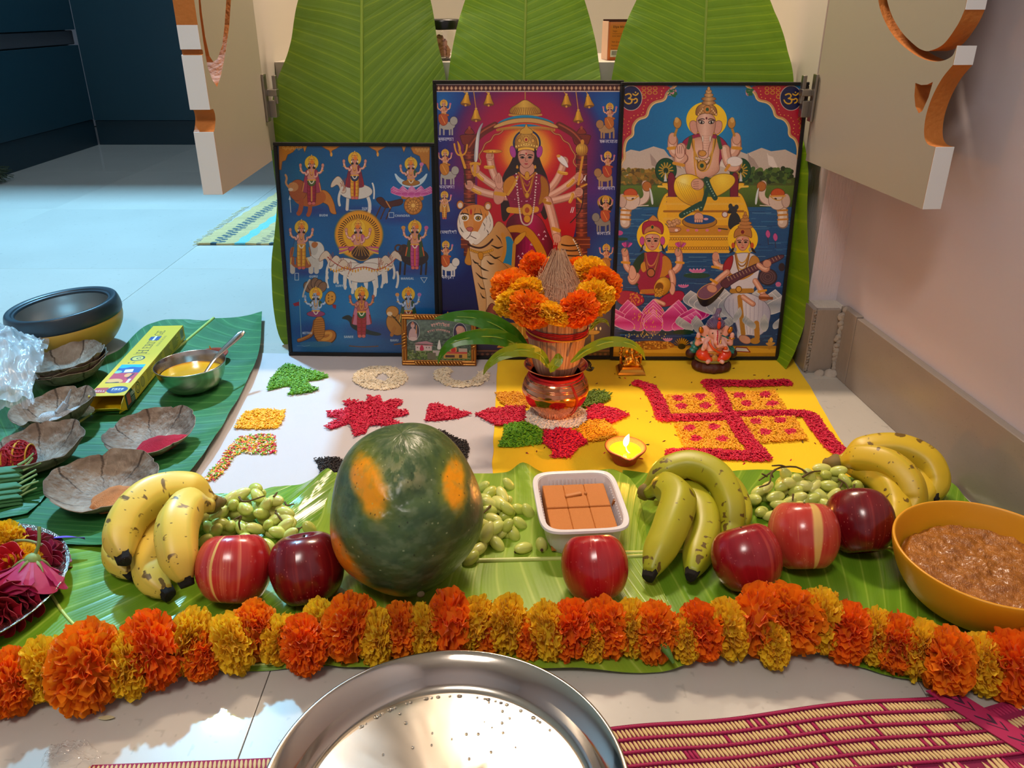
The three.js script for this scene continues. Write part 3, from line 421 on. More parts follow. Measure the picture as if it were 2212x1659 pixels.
// ---------------------------------------------------------------- papaya
{
  const C = at(878, 1099, 0.0925), g0 = new THREE.SphereGeometry(1, 96, 72), q = g0.attributes.position, n = q.count, view = V(0, Math.sin(0.586), Math.cos(0.586)), upv = V(0, Math.cos(0.586), -Math.sin(0.586));
  for (let i = 0; i < n; i++) {
    const d = V(q.getX(i), q.getY(i), q.getZ(i)), a = Math.atan2(d.dot(upv), d.x);
    let k = 1 + 0.018 * Math.cos(5 * a + 0.5) + 0.012 * Math.cos(3 * a + 1) + 0.02 * (fbm(d.x * 2 + 5, d.y * 2 + 3 + d.z, 5, 2) - 0.5);
    const s = d.x * 0.8 + d.dot(upv); k -= 0.035 * sm(-d.dot(upv), 0.2, 1) * (0.5 + d.x);
    q.setXYZ(i, d.x * 0.0785 * k, d.y * 0.0895 * k, d.z * 0.0915 * k);
  }
  g0.computeVertexNormals();
  const skin = dataTex(1024, 512, (u, v, o) => {
    const th = (1 - v) * PI, ph = u * 2 * PI, d = V(-Math.cos(ph) * Math.sin(th), Math.cos(th), Math.sin(ph) * Math.sin(th)), x = d.x, y = d.dot(upv), f = d.dot(view), wob = fbm(u * 16, v * 12, 2, 4) - 0.5, w2 = fbm(u * 60, v * 50, 6, 3) - 0.5;
    let c = mixc(rgb('#26442a'), rgb('#566a34'), clamp(0.5 + 1.6 * wob + 0.25 * y, 0, 1)); c = mixc(c, rgb('#14301f'), 0.5 * sm(wob, 0.05, 0.3));
    const patch = (px, py, rx, ry, ang, hard) => { const cx = x - px, cy = y - py, a = cx * Math.cos(ang) + cy * Math.sin(ang), b = -cx * Math.sin(ang) + cy * Math.cos(ang); return f > -0.3 ? 1 - sm(Math.hypot(a / rx, b / ry) + 0.35 * wob + 0.5 * w2 * 0.4, hard, 1.12) : 0; };
    const pk = [patch(-0.34, 0.24, 0.22, 0.42, 0.55, 0.55), patch(0.7, 0.28, 0.15, 0.33, 0.05, 0.6), patch(-0.7, -0.56, 0.2, 0.62, 0.62, 0.45), patch(-0.25, -0.96, 0.45, 0.1, -0.08, 0.4)];
    c = mixc(c, rgb('#8a8a20'), 0.7 * clamp(patch(-0.33, 0.3, 0.3, 0.66, 0.5, 0.2) + patch(0.66, 0.28, 0.22, 0.45, 0, 0.2) , 0, 1));
    pk.forEach((k, i) => { c = mixc(c, rgb(i === 2 || i === 3 ? '#e07a10' : '#f09a06'), k); });
    c = mixc(c, rgb('#9a9668'), 0.75 * patch(0.1, 0.36, 0.4, 0.2, -0.35, 0.3) * sm(fbm(u * 40, v * 30, 12, 4), 0.4, 0.6)); c = mixc(c, rgb('#8a8f72'), 0.3 * sm(fbm(u * 44, v * 40, 15, 4), 0.45, 0.75));
    c = mixc(c, rgb('#c08a60'), 0.7 * patch(0.9, 0.16, 0.03, 0.16, 0.2, 0.3)); if (hash(Math.floor(u * 260), Math.floor(v * 170), 3) > 0.9965) c = mixc(c, [190, 190, 150], 0.5); if (hash(Math.floor(u * 340), Math.floor(v * 210), 9) > 0.995) c = mixc(c, [20, 20, 10], 0.5);
    o[0] = c[0]; o[1] = c[1]; o[2] = c[2];
  });
  const t = thing('papaya', 'large dark green papaya with orange ripe patches in the middle front', 'papaya', C);
  mesh('skin', g0, std('#ffffff', 0.36, { map: skin, bumpMap: rep(cloudy, 6, 4), bumpScale: 0.0012 }), t);
  mesh('scar', move(new THREE.IcosahedronGeometry(0.004, 2), 0.02, -0.052, 0.0725, -0.45, 0.3, 0, [1, 0.8, 0.4]), std('#5a5034', 0.9), t);
}
// ---------------------------------------------------------------- bananas
const bananaTex = (base, tint, seed) => dataTex(256, 512, (u, v, o) => {
  const n = fbm(u * 6, v * 10, seed, 4, 6), e = Math.abs(v - 0.5) * 2; let c = mixc(rgb(base), rgb(tint), clamp(0.3 * n + 0.75 * sm(e, 0.72, 1) , 0, 1)); c = mixc(c, rgb('#8c9a2c'), 0.12 * sm(Math.cos(u * 10 * PI), 0.75, 1));
  const sc = fbm(u * 11 + 2, v * 26, seed + 6, 3, 11), sc2 = vnoise(u * 9, v * 16, seed + 8, 9); if (sc2 > 0.74) c = mixc(c, rgb('#4a3218'), 0.75 * sm(sc, 0.56, 0.66)); if (hash(Math.floor(u * 60), Math.floor(v * 150), seed) > 0.996) c = mixc(c, rgb('#3a2812'), 0.6);
  o[0] = c[0]; o[1] = c[1]; o[2] = c[2];
});
const banY = [3, 9].map((s) => std('#ffffff', 0.42, { map: bananaTex('#e2c24c', '#cbb24e', s) })), banG = [5, 12].map((s) => std('#ffffff', 0.42, { map: bananaTex('#b0a820', '#8f9c22', s) })), banL = [7, 14].map((s) => std('#ffffff', 0.42, { map: bananaTex('#cfae24', '#b9a428', s) }));
const banTip = std('#1c140c', 0.9, { bumpMap: rep(grain, 2, 2), bumpScale: 0.002 }), banStem = std('#7c6a3a', 0.8);
function banana(parent, pts, R, mat, k = 0) {
  const rad = (t) => R * (t < 0.2 ? lerp(0.36, 0.9, sm(t, 0.02, 0.2)) : t < 0.78 ? 0.9 + 0.1 * Math.sin((t - 0.2) / 0.58 * PI) : lerp(0.9, 0.36, Math.pow((t - 0.78) / 0.22, 1.7)));
  const b = mesh('banana', sweep(pts, rad, 44, 25, (a) => 1 + 0.045 * Math.cos(5 * a + 0.4 * k) + 0.012 * Math.cos(10 * a)), mat, parent);
  const c = new THREE.CatmullRomCurve3(pts, false, 'centripetal'), e = c.getPointAt(1), d = c.getTangentAt(1);
  mesh('tip', sweep([e.clone().addScaledVector(d, -0.004), e.clone().addScaledVector(d, 0.002), e.clone().addScaledVector(d, 0.006)], (t) => R * (0.42 - 0.1 * t), 5, 10, (a) => 1 + 0.12 * Math.sin(a * 3 + k)), banTip, b).userData.label = 'black banana tip';
  return b;
}
function bunch(label, mats, R, list, crown) {
  const g = thing('banana_bunch', label, 'bananas', [0, 0, 0], 'banana bunches');
  list.forEach((b, k) => banana(g, b.p.map((q) => at(q[0], q[1], q[2])), R * (b.r ?? 1), mats[k % 2], k));
  const c = crown.map((q) => at(q[0], q[1], q[2])); mesh('crown', sweep(c, (t) => 0.009 + 0.003 * Math.sin(t * 5), 8, 12, (a) => 1 + 0.15 * Math.cos(3 * a)), banStem, g);
}
bunch('bunch of four ripe yellow bananas with black tips at the left', banY, 0.0208, [
  { p: [[462, 1085, 0.058], [415, 1058, 0.072], [335, 1068, 0.078], [283, 1110, 0.072], [262, 1160, 0.06], [268, 1205, 0.05]], r: 1.05 },
  { p: [[462, 1092, 0.03], [380, 1085, 0.03], [300, 1120, 0.026], [256, 1180, 0.022], [262, 1220, 0.02], [285, 1241, 0.016]], r: 0.9 },
  { p: [[458, 1092, 0.066], [412, 1092, 0.076], [384, 1130, 0.076], [384, 1190, 0.062], [394, 1232, 0.048], [402, 1254, 0.04]], r: 1.04 },
  { p: [[450, 1096, 0.036], [390, 1110, 0.04], [342, 1160, 0.036], [326, 1215, 0.028], [336, 1258, 0.022], [360, 1281, 0.017]] }], [[448, 1088, 0.055], [468, 1086, 0.05], [480, 1084, 0.046]]);
bunch('bunch of greenish bananas with a brown stem right of the sweet tray', banG, 0.0188, [
  { p: [[1396, 1056, 0.034], [1428, 1022, 0.056], [1490, 1004, 0.066], [1548, 1028, 0.062], [1578, 1085, 0.046], [1580, 1140, 0.026], [1570, 1172, 0.02]], r: 0.95 },
  { p: [[1400, 1064, 0.034], [1436, 1052, 0.052], [1464, 1076, 0.056], [1448, 1140, 0.044], [1418, 1205, 0.028], [1404, 1241, 0.02]], r: 1.08 },
  { p: [[1410, 1066, 0.026], [1470, 1062, 0.034], [1512, 1095, 0.034], [1522, 1140, 0.027], [1508, 1196, 0.021], [1494, 1240, 0.018]] },
  { p: [[1412, 1054, 0.02], [1500, 1030, 0.03], [1570, 1050, 0.03], [1598, 1100, 0.022], [1594, 1150, 0.018]], r: 0.85 }], [[1408, 1056, 0.036], [1396, 1062, 0.03], [1388, 1072, 0.02]]);
bunch('bunch of yellow bananas at the right behind the apples', banL, 0.0192, [
  { p: [[1812, 1000, 0.034], [1860, 990, 0.05], [1920, 1003, 0.056], [1962, 1042, 0.046], [1972, 1085, 0.03], [1962, 1108, 0.024]] },
  { p: [[1815, 996, 0.036], [1872, 972, 0.05], [1945, 972, 0.054], [2002, 1000, 0.046], [2022, 1045, 0.03], [2014, 1076, 0.022]], r: 1.05 },
  { p: [[1812, 1006, 0.024], [1870, 1016, 0.034], [1918, 1050, 0.034], [1938, 1100, 0.024], [1928, 1150, 0.02]], r: 0.95 },
  { p: [[1818, 1000, 0.026], [1900, 986, 0.036], [1972, 1010, 0.034], [1998, 1055, 0.024], [1990, 1090, 0.02]], r: 0.95 }], [[1818, 1000, 0.034], [1800, 1000, 0.032], [1782, 999, 0.028]]);
// ---------------------------------------------------------------- grapes
const grapeG = [1.75, 1.95, 1.6].map((k, i) => { const g = new THREE.SphereGeometry(0.0067, 16, 14); g.scale(1, k, 1); const q = g.attributes.position; for (let j = 0; j < q.count; j++) { const y = q.getY(j), s = 1 + (i === 1 ? 4 * y : -3 * y); q.setX(j, q.getX(j) * s); q.setZ(j, q.getZ(j) * s); } g.computeVertexNormals(); return g; });
const grapeM = ['#ccd46c', '#c0ca5e', '#d6d878'].map((c) => std(c, 0.3, { clearcoat: 0.2, clearcoatRoughness: 0.25, bumpMap: cloudy, bumpScale: 0.0003 })), twig = std('#5c4a22', 0.85);
const dotM = std('#4a2c14', 0.9);
function grape(parent, p, k, r, name) {
  const m = mesh(name ?? 'grape', grapeG[k % 3], grapeM[(k * 5) % 3], parent); m.position.copy(p);
  m.rotation.set((r() - 0.5) * 1.2, (r() - 0.5) * 1.8, PI / 2 + (r() - 0.5) * 2.2); m.scale.setScalar(0.92 + 0.2 * r()); return m;
}
function grapeBunch(label, list, z0, scale, org, under, twigs, seed) {
  const g = thing('grape_bunch', label, 'grapes', [0, 0, 0], 'grape bunches'), r = rngOf(seed); let k = 0;
  const ps = list.map(([x, y, h]) => at(org[0] + x / scale, org[1] + y / scale, h));
  ps.forEach((p) => grape(g, p, k++, r));
  ps.forEach((p) => { if (p.y > under) { const q = p.clone(); q.y = Math.max(0.009, p.y - 0.013); q.z -= 0.005; q.x += 0.006 * (r() - 0.5); grape(g, q, k++, r); if (q.y > 0.02) { const w = q.clone(); w.y = 0.01; w.x += 0.01 * (r() - 0.5); grape(g, w, k++, r); } } });
  mesh('stem', join(twigs.map((t) => sweep(t.map(([x, y, h]) => at(org[0] + x / scale, org[1] + y / scale, h)), (s) => 0.0013 * (1.1 - 0.4 * s), 10, 6))), twig, g);
}
const gl = (y, a, b, ha, hb) => lerp(ha, hb, sm(y, a, b));
grapeBunch('bunch of green grapes behind the two left apples', [[1090, 430], [1260, 350], [1390, 300], [1405, 355], [1560, 400], [1200, 440], [1300, 470], [1480, 440], [1440, 510], [1080, 510], [965, 545], [1100, 600], [1180, 620], [1390, 640], [1500, 610], [1590, 670], [1690, 690], [1850, 640], [1640, 500], [1050, 660], [1500, 790], [960, 740], [1640, 620], [1280, 640], [1560, 560], [1180, 380], [1000, 640], [1300, 720], [1660, 560]].map(([x, y]) => [x, y, gl(y, 300, 720, 0.044, 0.02)]), 0, 3.95, [200, 980], 0.024, [[[1270, 530, 0.046], [1250, 590, 0.04], [1260, 650, 0.03]], [[1270, 530, 0.046], [1210, 560, 0.044]], [[1560, 490, 0.036], [1640, 450, 0.036], [1720, 430, 0.034]], [[1640, 415, 0.034], [1660, 440, 0.035], [1720, 430, 0.034]], [[1560, 500, 0.036], [1640, 590, 0.028], [1760, 640, 0.02], [1810, 600, 0.02]], [[1760, 640, 0.02], [1745, 690, 0.014]], [[1670, 590, 0.026], [1720, 550, 0.028]], [[1250, 370, 0.05], [1290, 410, 0.05], [1470, 360, 0.05]], [[1545, 370, 0.048], [1575, 330, 0.05]], [[960, 640, 0.02], [970, 690, 0.012]]], 5);
grapeBunch('bunch of green grapes with bare twigs behind the right apples', [[470, 360], [500, 420], [440, 440], [550, 390], [600, 440], [540, 480], [640, 370], [730, 310], [760, 360], [850, 330], [680, 440], [780, 440], [390, 520], [480, 570], [650, 540], [740, 565], [810, 520], [290, 630], [230, 540], [370, 660], [990, 440], [420, 580], [550, 530], [600, 560], [270, 480], [330, 450], [900, 400], [700, 500], [560, 600]].map(([x, y]) => [x, y, gl(y, 310, 640, 0.036, 0.012)]), 0, 3.393, [1560, 920], 0.022, [[[620, 345, 0.044], [560, 305, 0.046], [460, 300, 0.048], [390, 320, 0.05], [330, 360, 0.046], [270, 400, 0.044]], [[460, 300, 0.048], [430, 290, 0.052], [365, 292, 0.054]], [[390, 320, 0.05], [360, 350, 0.05], [345, 420, 0.044], [270, 450, 0.04]], [[360, 350, 0.05], [375, 380, 0.046]], [[330, 370, 0.046], [290, 350, 0.05]], [[850, 390, 0.036], [900, 420, 0.034], [930, 470, 0.03]], [[880, 420, 0.034], [860, 460, 0.03]], [[970, 430, 0.036], [955, 470, 0.032]], [[1110, 385, 0.036], [1160, 365, 0.038]], [[590, 375, 0.044], [650, 340, 0.044], [720, 330, 0.04]], [[520, 500, 0.034], [516, 545, 0.03]]], 9);
grapeBunch('small heap of green grapes lying between the papaya and the white tray', [[1655, 620], [1600, 710], [1490, 690], [1440, 740], [1500, 790], [1490, 840], [1640, 820], [1580, 780], [1740, 830], [1820, 850], [1520, 910], [1640, 970], [1750, 950], [1470, 1030], [1690, 1035], [1550, 1120], [1400, 1170], [1330, 1250], [1540, 990], [1420, 960], [1380, 1080], [1440, 640]].map(([x, y], i) => [x, y, 0.011 + (x < 1680 && y > 700 && y < 1080 ? 0.012 : 0)]), 0, 3.95, [680, 890], 0.02, [[[1500, 800, 0.03], [1440, 860, 0.03], [1400, 900, 0.03]]], 13);
{ const r = rngOf(15); [[1780, 1160, 'loose green grape lying sideways left of the white tray'], [1935, 1140, 'loose green grape with a brown end touching the white tray']].forEach(([x, y, l], i) => { const t = thing('grape', l, 'grape', at(680 + x / 3.95, 890 + y / 3.95, 0.0115)); const m = grape(t, V(0, 0, 0), i, r, 'skin'); m.rotation.set(0.2, i ? 0.2 : 0.5, i ? 0.15 : PI / 2 - 0.3); const d = mesh('stem_end', new THREE.SphereGeometry(0.0018, 8, 6), dotM, t); d.position.set(i ? 0 : -0.009, i ? -0.0 : -0.003, i ? 0.0085 : 0.003); }); }
// ---------------------------------------------------------------- steel plate in front
const steel = metal('#c9c6c1', 0.13), steelSoft = metal('#bdb9b3', 0.24);
{
  const t = thing('steel_plate', 'large round stainless steel plate with a wet flat bottom at the front edge', 'plate', [-0.05, 0.0085, -0.4285]);
  const R = 0.1392;
  mesh('dish', lathe([[0, 0.001], [0.111, 0.001], [0.116, 0.0022], [0.1195, 0.006], [0.1225, 0.012], [0.1235, 0.0128], [0.1285, 0.0205], [0.1348, 0.0243], [0.137, 0.0262], [R, 0.0262], [R + 0.0012, 0.0252], [R + 0.0006, 0.0238], [R - 0.002, 0.0238], [0.1352, 0.0225], [0.13, 0.0188], [0.124, 0.011], [0.1205, 0.004], [0.117, 0.0005], [0.11, 0.0], [0, 0.0]], 128), metal('#bdb5a9', 0.28, { roughnessMap: rep(cloudy, 2, 2), side: DS }), t);
  const edge = (a) => 0.1085 + 0.0035 * (fbm(Math.cos(a) * 3 + 4, Math.sin(a) * 3 + 4, 5, 3) - 0.5) * 2, film = [];
  const wet = sheet((u, v) => { const a = u * 2 * PI, r = v * edge(a); return V(r * Math.cos(a), 0.00135 + 0.0002 * fbm(r * 40 * Math.cos(a) + 9, r * 40 * Math.sin(a) + 9, 6, 2) * (1 - v ** 8), -r * Math.sin(a)); }, 140, 12, 0);
  mesh('water_film', wet, new THREE.MeshPhysicalMaterial({ color: 0xffffff, transmission: 1, roughness: 0.06, ior: 1.33, thickness: 0 }), t).userData.label = 'thin film of water';
  const r = rngOf(31), d = []; for (let k = 0; k < 60; k++) { const a = r() * 6.28, q = 0.11 * Math.sqrt(r()); d.push(move(new THREE.SphereGeometry(0.0007 + 0.0009 * r(), 8, 6), q * Math.cos(a), 0.0015, q * Math.sin(a), 0, 0, 0, [1, 0.5, 1])); }
  for (let k = 0; k < 30; k++) { const a = -2.4 + 1.6 * r(), q = 0.1085; d.push(move(new THREE.SphereGeometry(0.0008 + 0.001 * r(), 8, 6), q * Math.cos(a), 0.0016, q * Math.sin(a), 0, 0, 0, [1.4, 0.5, 1])); }
  mesh('droplets', join(d), new THREE.MeshPhysicalMaterial({ color: 0xffffff, transmission: 1, roughness: 0.03, ior: 1.33, thickness: 0.002 }), t).userData.kind = 'stuff';
}
// ---------------------------------------------------------------- yellow bowl of halwa
{
  const t = thing('plastic_bowl', 'yellow plastic bowl of brown sweet halwa at the right edge', 'bowl', [0.487, 0.003, -0.674]); t.scale.set(0.925, 1, 0.925);
  const R = 0.1; mesh('bowl', latheSmooth([[0, 0.004], [0.045, 0.004], [0.066, 0.011], [0.086, 0.031], [R - 0.0035, 0.0625], [R - 0.002, 0.064], [R, 0.0632], [0.0895, 0.03], [0.07, 0.007], [0.05, 0.0], [0, 0.0]], 96, 90), std('#dd9a16', 0.42, { side: DS, clearcoat: 0.15, clearcoatRoughness: 0.4 }), t);
  const H = (x, z) => { const r = Math.hypot(x, z) / 0.083; return 0.0365 + 0.008 * fbm(x * 42 + 5 + 0.6 * Math.sin(z * 60), z * 60 + 9, 4, 3) + 0.004 * fbm(x * 190 + 3, z * 190, 8, 2) + 0.0025 * Math.sin((x * 0.8 + z) * 150 + 5 * fbm(x * 30 + 2, z * 30 + 2, 2)) * (1 - r); };
  const g = sheet((u, v) => { const a = u * 2 * PI, r = v * 0.0862, x = r * Math.cos(a), z = -r * Math.sin(a); return V(x, H(x, z) - 0.006 * sm(v, 0.9, 1), z); }, 160, 60, 0, (u, v) => [v * Math.cos(u * 6.283), v * Math.sin(u * 6.283)]);
  mesh('halwa', g, std('#a55a1c', 0.26, { map: dataTex(256, 256, (u, v, o) => { const c = mixc([128, 74, 20], [188, 122, 48], fbm(u * 9, v * 9, 3, 4, 9, 9)); o[0] = c[0]; o[1] = c[1]; o[2] = c[2]; }), bumpMap: rep(grain, 2, 2), bumpScale: 0.0012, clearcoat: 0.4, clearcoatRoughness: 0.2, color: new THREE.Color('#ffffff') }), t);
}
// ---------------------------------------------------------------- white tray of fudge
{
  const h = 0.046, q = [[1143, 1020], [1318, 1013], [1376, 1143], [1172, 1152]].map((p) => at(p[0], p[1], h)), c = q.reduce((a, b) => a.add(b), V()).multiplyScalar(0.25), w = (q[0].distanceTo(q[1]) + q[3].distanceTo(q[2])) / 2, d = (q[0].distanceTo(q[3]) + q[1].distanceTo(q[2])) / 2, yaw = -Math.atan2(q[1].z - q[0].z + q[2].z - q[3].z, q[1].x - q[0].x + q[2].x - q[3].x);
  const t = thing('sweet_tray', 'white plastic tray holding slabs of brown fudge', 'tray', [c.x, 0.006, c.z]); t.rotation.y = yaw;
  const ring = (hw, hd, r, y) => { const o = []; for (let k = 0; k < 64; k++) { const a = k / 64 * 2 * PI, n = 5.5, x = Math.sign(Math.cos(a)) * Math.pow(Math.abs(Math.cos(a)), 2 / n), z = Math.sign(Math.sin(a)) * Math.pow(Math.abs(Math.sin(a)), 2 / n); o.push(V(x * hw, y, z * hd)); } return o; };
  const hw = w / 2, hd = d / 2, T = h - 0.006, prof = [[-0.0135, 0.0012, 0], [-0.0085, 0.012, 0], [-0.0062, T - 0.004, 0], [-0.0055, T - 0.0005, 0], [-0.004, T, 0], [-0.0005, T, 0], [0.0, T - 0.0008, 0], [0, T - 0.003, 0], [-0.0008, T - 0.003, 0], [-0.001, T - 0.0012, 0], [-0.0062, T - 0.0016, 0], [-0.0072, T - 0.005, 0], [-0.0096, 0.012, 0], [-0.0145, 0.0003, 0]];
  const P = [], U = [], I = []; prof.forEach(([o, y], i) => ring(hw + o, hd + o, 0, y).forEach((p, k) => { const rib = i === 1 || i === 2 ? 0.0006 * Math.sign(Math.sin(k * 3.14159)) : 0; P.push(p.x, p.y, p.z); U.push(k / 64, i / 13); }));
  for (let i = 0; i < prof.length - 1; i++) for (let k = 0; k < 64; k++) { const a = i * 64 + k, b = i * 64 + (k + 1) % 64; I.push(a, a + 64, b, b, a + 64, b + 64); }
  for (const e of [0, prof.length - 1]) { const k0 = P.length / 3; P.push(0, prof[e][1], 0); U.push(0.5, 0.5); for (let k = 0; k < 64; k++) { const a = e * 64 + k, b = e * 64 + (k + 1) % 64; e ? I.push(k0, b, a) : I.push(k0, a, b); } }
  const white = std('#ece8ea', 0.35, { side: DS, transmission: 0.15, thickness: 0 });
  mesh('tray', toCreasedNormals(surface(P, U, I), 0.7), white, t);
  const ribs = []; for (let k = 0; k < 13; k++) { const x = (k / 12 - 0.5) * (w - 0.045); for (const s of [-1, 1]) ribs.push(move(box(0.0016, 0.024, 0.0014, 0.0006, 1), x, 0.021, s * (hd - 0.0098), s * 0.13)); } for (let k = 0; k < 15; k++) { const z = (k / 14 - 0.5) * (d - 0.05); for (const s of [-1, 1]) ribs.push(move(box(0.0014, 0.024, 0.0016, 0.0006, 1), s * (hw - 0.0098), 0.021, z, 0, 0, -s * 0.13)); }
  mesh('rib', join(ribs), white, t);
  const fud = std('#c87a34', 0.62, { bumpMap: rep(grain, 2, 2), bumpScale: 0.0005 }), r = rngOf(3), iw = w - 0.027, id = d - 0.03;
  const fg = thing('fudge_slab', 'rear row of brown fudge in the white tray with a curl on top', 'sweet', [0, 0, 0], 'fudge in the white tray'); fg.position.set(c.x, 0.009, c.z); fg.rotation.y = yaw;
  const fh = thing('fudge_slab', 'front row of brown fudge in the white tray', 'sweet', [0, 0, 0], 'fudge in the white tray'); fh.position.copy(fg.position); fh.rotation.y = yaw;
  for (let k = 0; k < 3; k++) { mesh('piece', move(box(iw / 3, 0.026, id * 0.5 - 0.0006, 0.0016, 3), (k - 1) * iw / 3, 0.0135 + 0.0006 * r(), -id * 0.25), fud, fg); mesh('piece', move(box(iw / 3, 0.025, id * 0.5 - 0.0006, 0.0016, 3), (k - 1) * iw / 3, 0.013 + 0.0006 * r(), id * 0.25), fud, fh); }
  mesh('curl', move(box(0.021, 0.003, 0.0055, 0.0014, 2), -0.003, 0.028, -id * 0.24, 0.05, 0.22, 0.03), std('#c47c3c', 0.6), fg); mesh('crumb', move(new THREE.IcosahedronGeometry(0.002, 1), 0.012, 0.0278, -id * 0.26), std('#c47c3c', 0.6), fg);
  const cr = thing('fudge_crumb', 'brown fudge crumb stuck on the right wall of the white tray', 'crumb', [0, 0, 0]); const cp = at(1326, 1086, 0.034); cr.position.copy(cp); mesh('crumb', move(box(0.0035, 0.01, 0.005, 0.0015, 2), 0, 0, 0, 0.2, 0, -0.2), fud, cr);
}
// ---------------------------------------------------------------- clay lamps
const clay = std('#a5452c', 0.8, { bumpMap: rep(grain, 3, 2), bumpScale: 0.0008 });
function clayLamp(name, label, pos, R, H, turn) {
  const t = thing(name, label, 'lamp', pos); t.rotation.y = turn;
  const prof = [[0, 0], [0.48, 0], [0.56, 0.05], [0.62, 0.3], [0.85, 0.72], [0.99, 0.96], [1.0, 1.0], [0.96, 1.03], [0.86, 1.02], [0.78, 0.86], [0.6, 0.5], [0.3, 0.34], [0, 0.3]], P = [], U = [], I = [], n = 72;
  prof.forEach(([r, y], i) => { for (let k = 0; k <= n; k++) { const a = k / n * 2 * PI, da = Math.abs(((a + PI) % (2 * PI)) - PI), sp = Math.exp(-((da / 0.3) ** 2)) * sm(y, 0.25, 1), rr = R * r * (1 + 0.24 * sp + 0.02 * Math.cos(2 * a)); P.push(rr * Math.sin(a), H * y * (1 - 0.06 * sp), rr * Math.cos(a)); U.push(k / n * 3, i / 12); } });
  for (let i = 0; i < prof.length - 1; i++) for (let k = 0; k < n; k++) { const a = i * (n + 1) + k; I.push(a, a + 1, a + n + 1, a + 1, a + n + 2, a + n + 1); }
  mesh('cup', surface(P, U, I), clay, t); return t;
}
{
  const p = at(1349, 1000, 0), t = clayLamp('clay_lamp', 'lit clay oil lamp with a burning wick on the yellow cloth', [0.1545, 0.002, -0.963], 0.0288, 0.0235, 0.05);
  const oil = sheet((u, v) => { const a = u * 2 * PI, r = 0.0243 * v; return V(r * Math.sin(a), 0.0185 + 0.0006 * v ** 6, r * Math.cos(a)); }, 48, 4, 0);
  mesh('oil', oil, std('#f0b21c', 0.06, { clearcoat: 1, transmission: 0.3, thickness: 0 }), t);
  mesh('wick', sweep([V(0.004, 0.0185, 0.012), V(0.001, 0.02, 0.006), V(-0.0005, 0.026, 0.002)], (s) => 0.0014 * (1 - 0.3 * s), 8, 7), std('#f2dcae', 0.9), t);
  const fl = new THREE.MeshStandardMaterial({ color: '#ffb040', emissive: new THREE.Color('#ffd27a'), emissiveIntensity: 14 });
  mesh('flame', move(sweep([V(-0.0005, 0.025, 0.002), V(0, 0.031, 0.0015), V(0.0015, 0.037, 0.001), V(0.0035, 0.043, 0.001)], (s) => 0.0002 + 0.0046 * Math.pow(Math.sin(Math.min(1, s * 0.94 + 0.08) * PI), 0.85) * (1 - 0.42 * s), 24, 14), 0, 0, 0), fl, t);
  const L = new THREE.PointLight(new THREE.Color('#ffa646'), 0.05); L.name = 'clay_lamp_flame_light'; L.shadow.radius = 0.2; L.position.set(0.1555, 0.002 + 0.036, -0.963 + 0.0012); scene.add(L);
  const u = clayLamp('clay_lamp', 'small unlit clay lamp with a yellow wick behind the steel bowl', at(462, 786, 0.004), 0.0265, 0.02, -0.9);
  mesh('wick', sweep([V(0.004, 0.008, 0), V(0.001, 0.02, 0), V(-0.001, 0.034, 0.002)], (s) => 0.0022 * (1 - 0.6 * s), 8, 7), std('#d8901e', 0.9), u);
}
// ---------------------------------------------------------------- steel bowl with spoon
{
  const t = thing('steel_bowl', 'small stainless steel bowl of turmeric water on the cool green leaf', 'bowl', [-0.5135, 0.009, -1.186]); t.rotation.z = 0.03;
  mesh('bowl', latheSmooth([[0, 0.0015], [0.024, 0.0015], [0.037, 0.007], [0.047, 0.02], [0.0525, 0.04], [0.0545, 0.0445], [0.0552, 0.044], [0.0535, 0.038], [0.048, 0.019], [0.038, 0.0055], [0.025, 0], [0, 0]], 72, 80), metal('#c2beb6', 0.2, { side: DS }), t);
  const w = mesh('turmeric_water', move(new THREE.CircleGeometry(0.0492, 64), 0, 0.0265, 0, -PI / 2), std('#d99a12', 0.12, { clearcoat: 0.6 }), t); w.rotation.z = -0.03;
  const s = thing('spoon', 'steel spoon resting in the bowl of turmeric water', 'spoon');
  const a = at(436, 816, 0.036), b = at(468, 770, 0.062), c = at(505, 735, 0.078), d = at(526, 716, 0.086);
  mesh('handle', sweep([a, b, c, d], (k) => lerp(0.0024, 0.0058, sm(k, 0.2, 0.9)) * (k > 0.96 ? 0.7 : 1), 30, 12, undefined, 0.28, V(0.3, 1, 0.4)), steel, s);
  mesh('bowl', move(new THREE.SphereGeometry(0.011, 24, 12, 0, 2 * PI, PI / 2, PI / 2), a.x - 0.008, a.y - 0.004, a.z + 0.003, 0.1, 0.4, 0.2, [1.5, 0.5, 1]), metal('#c2beb6', 0.2, { side: DS }), s);
}
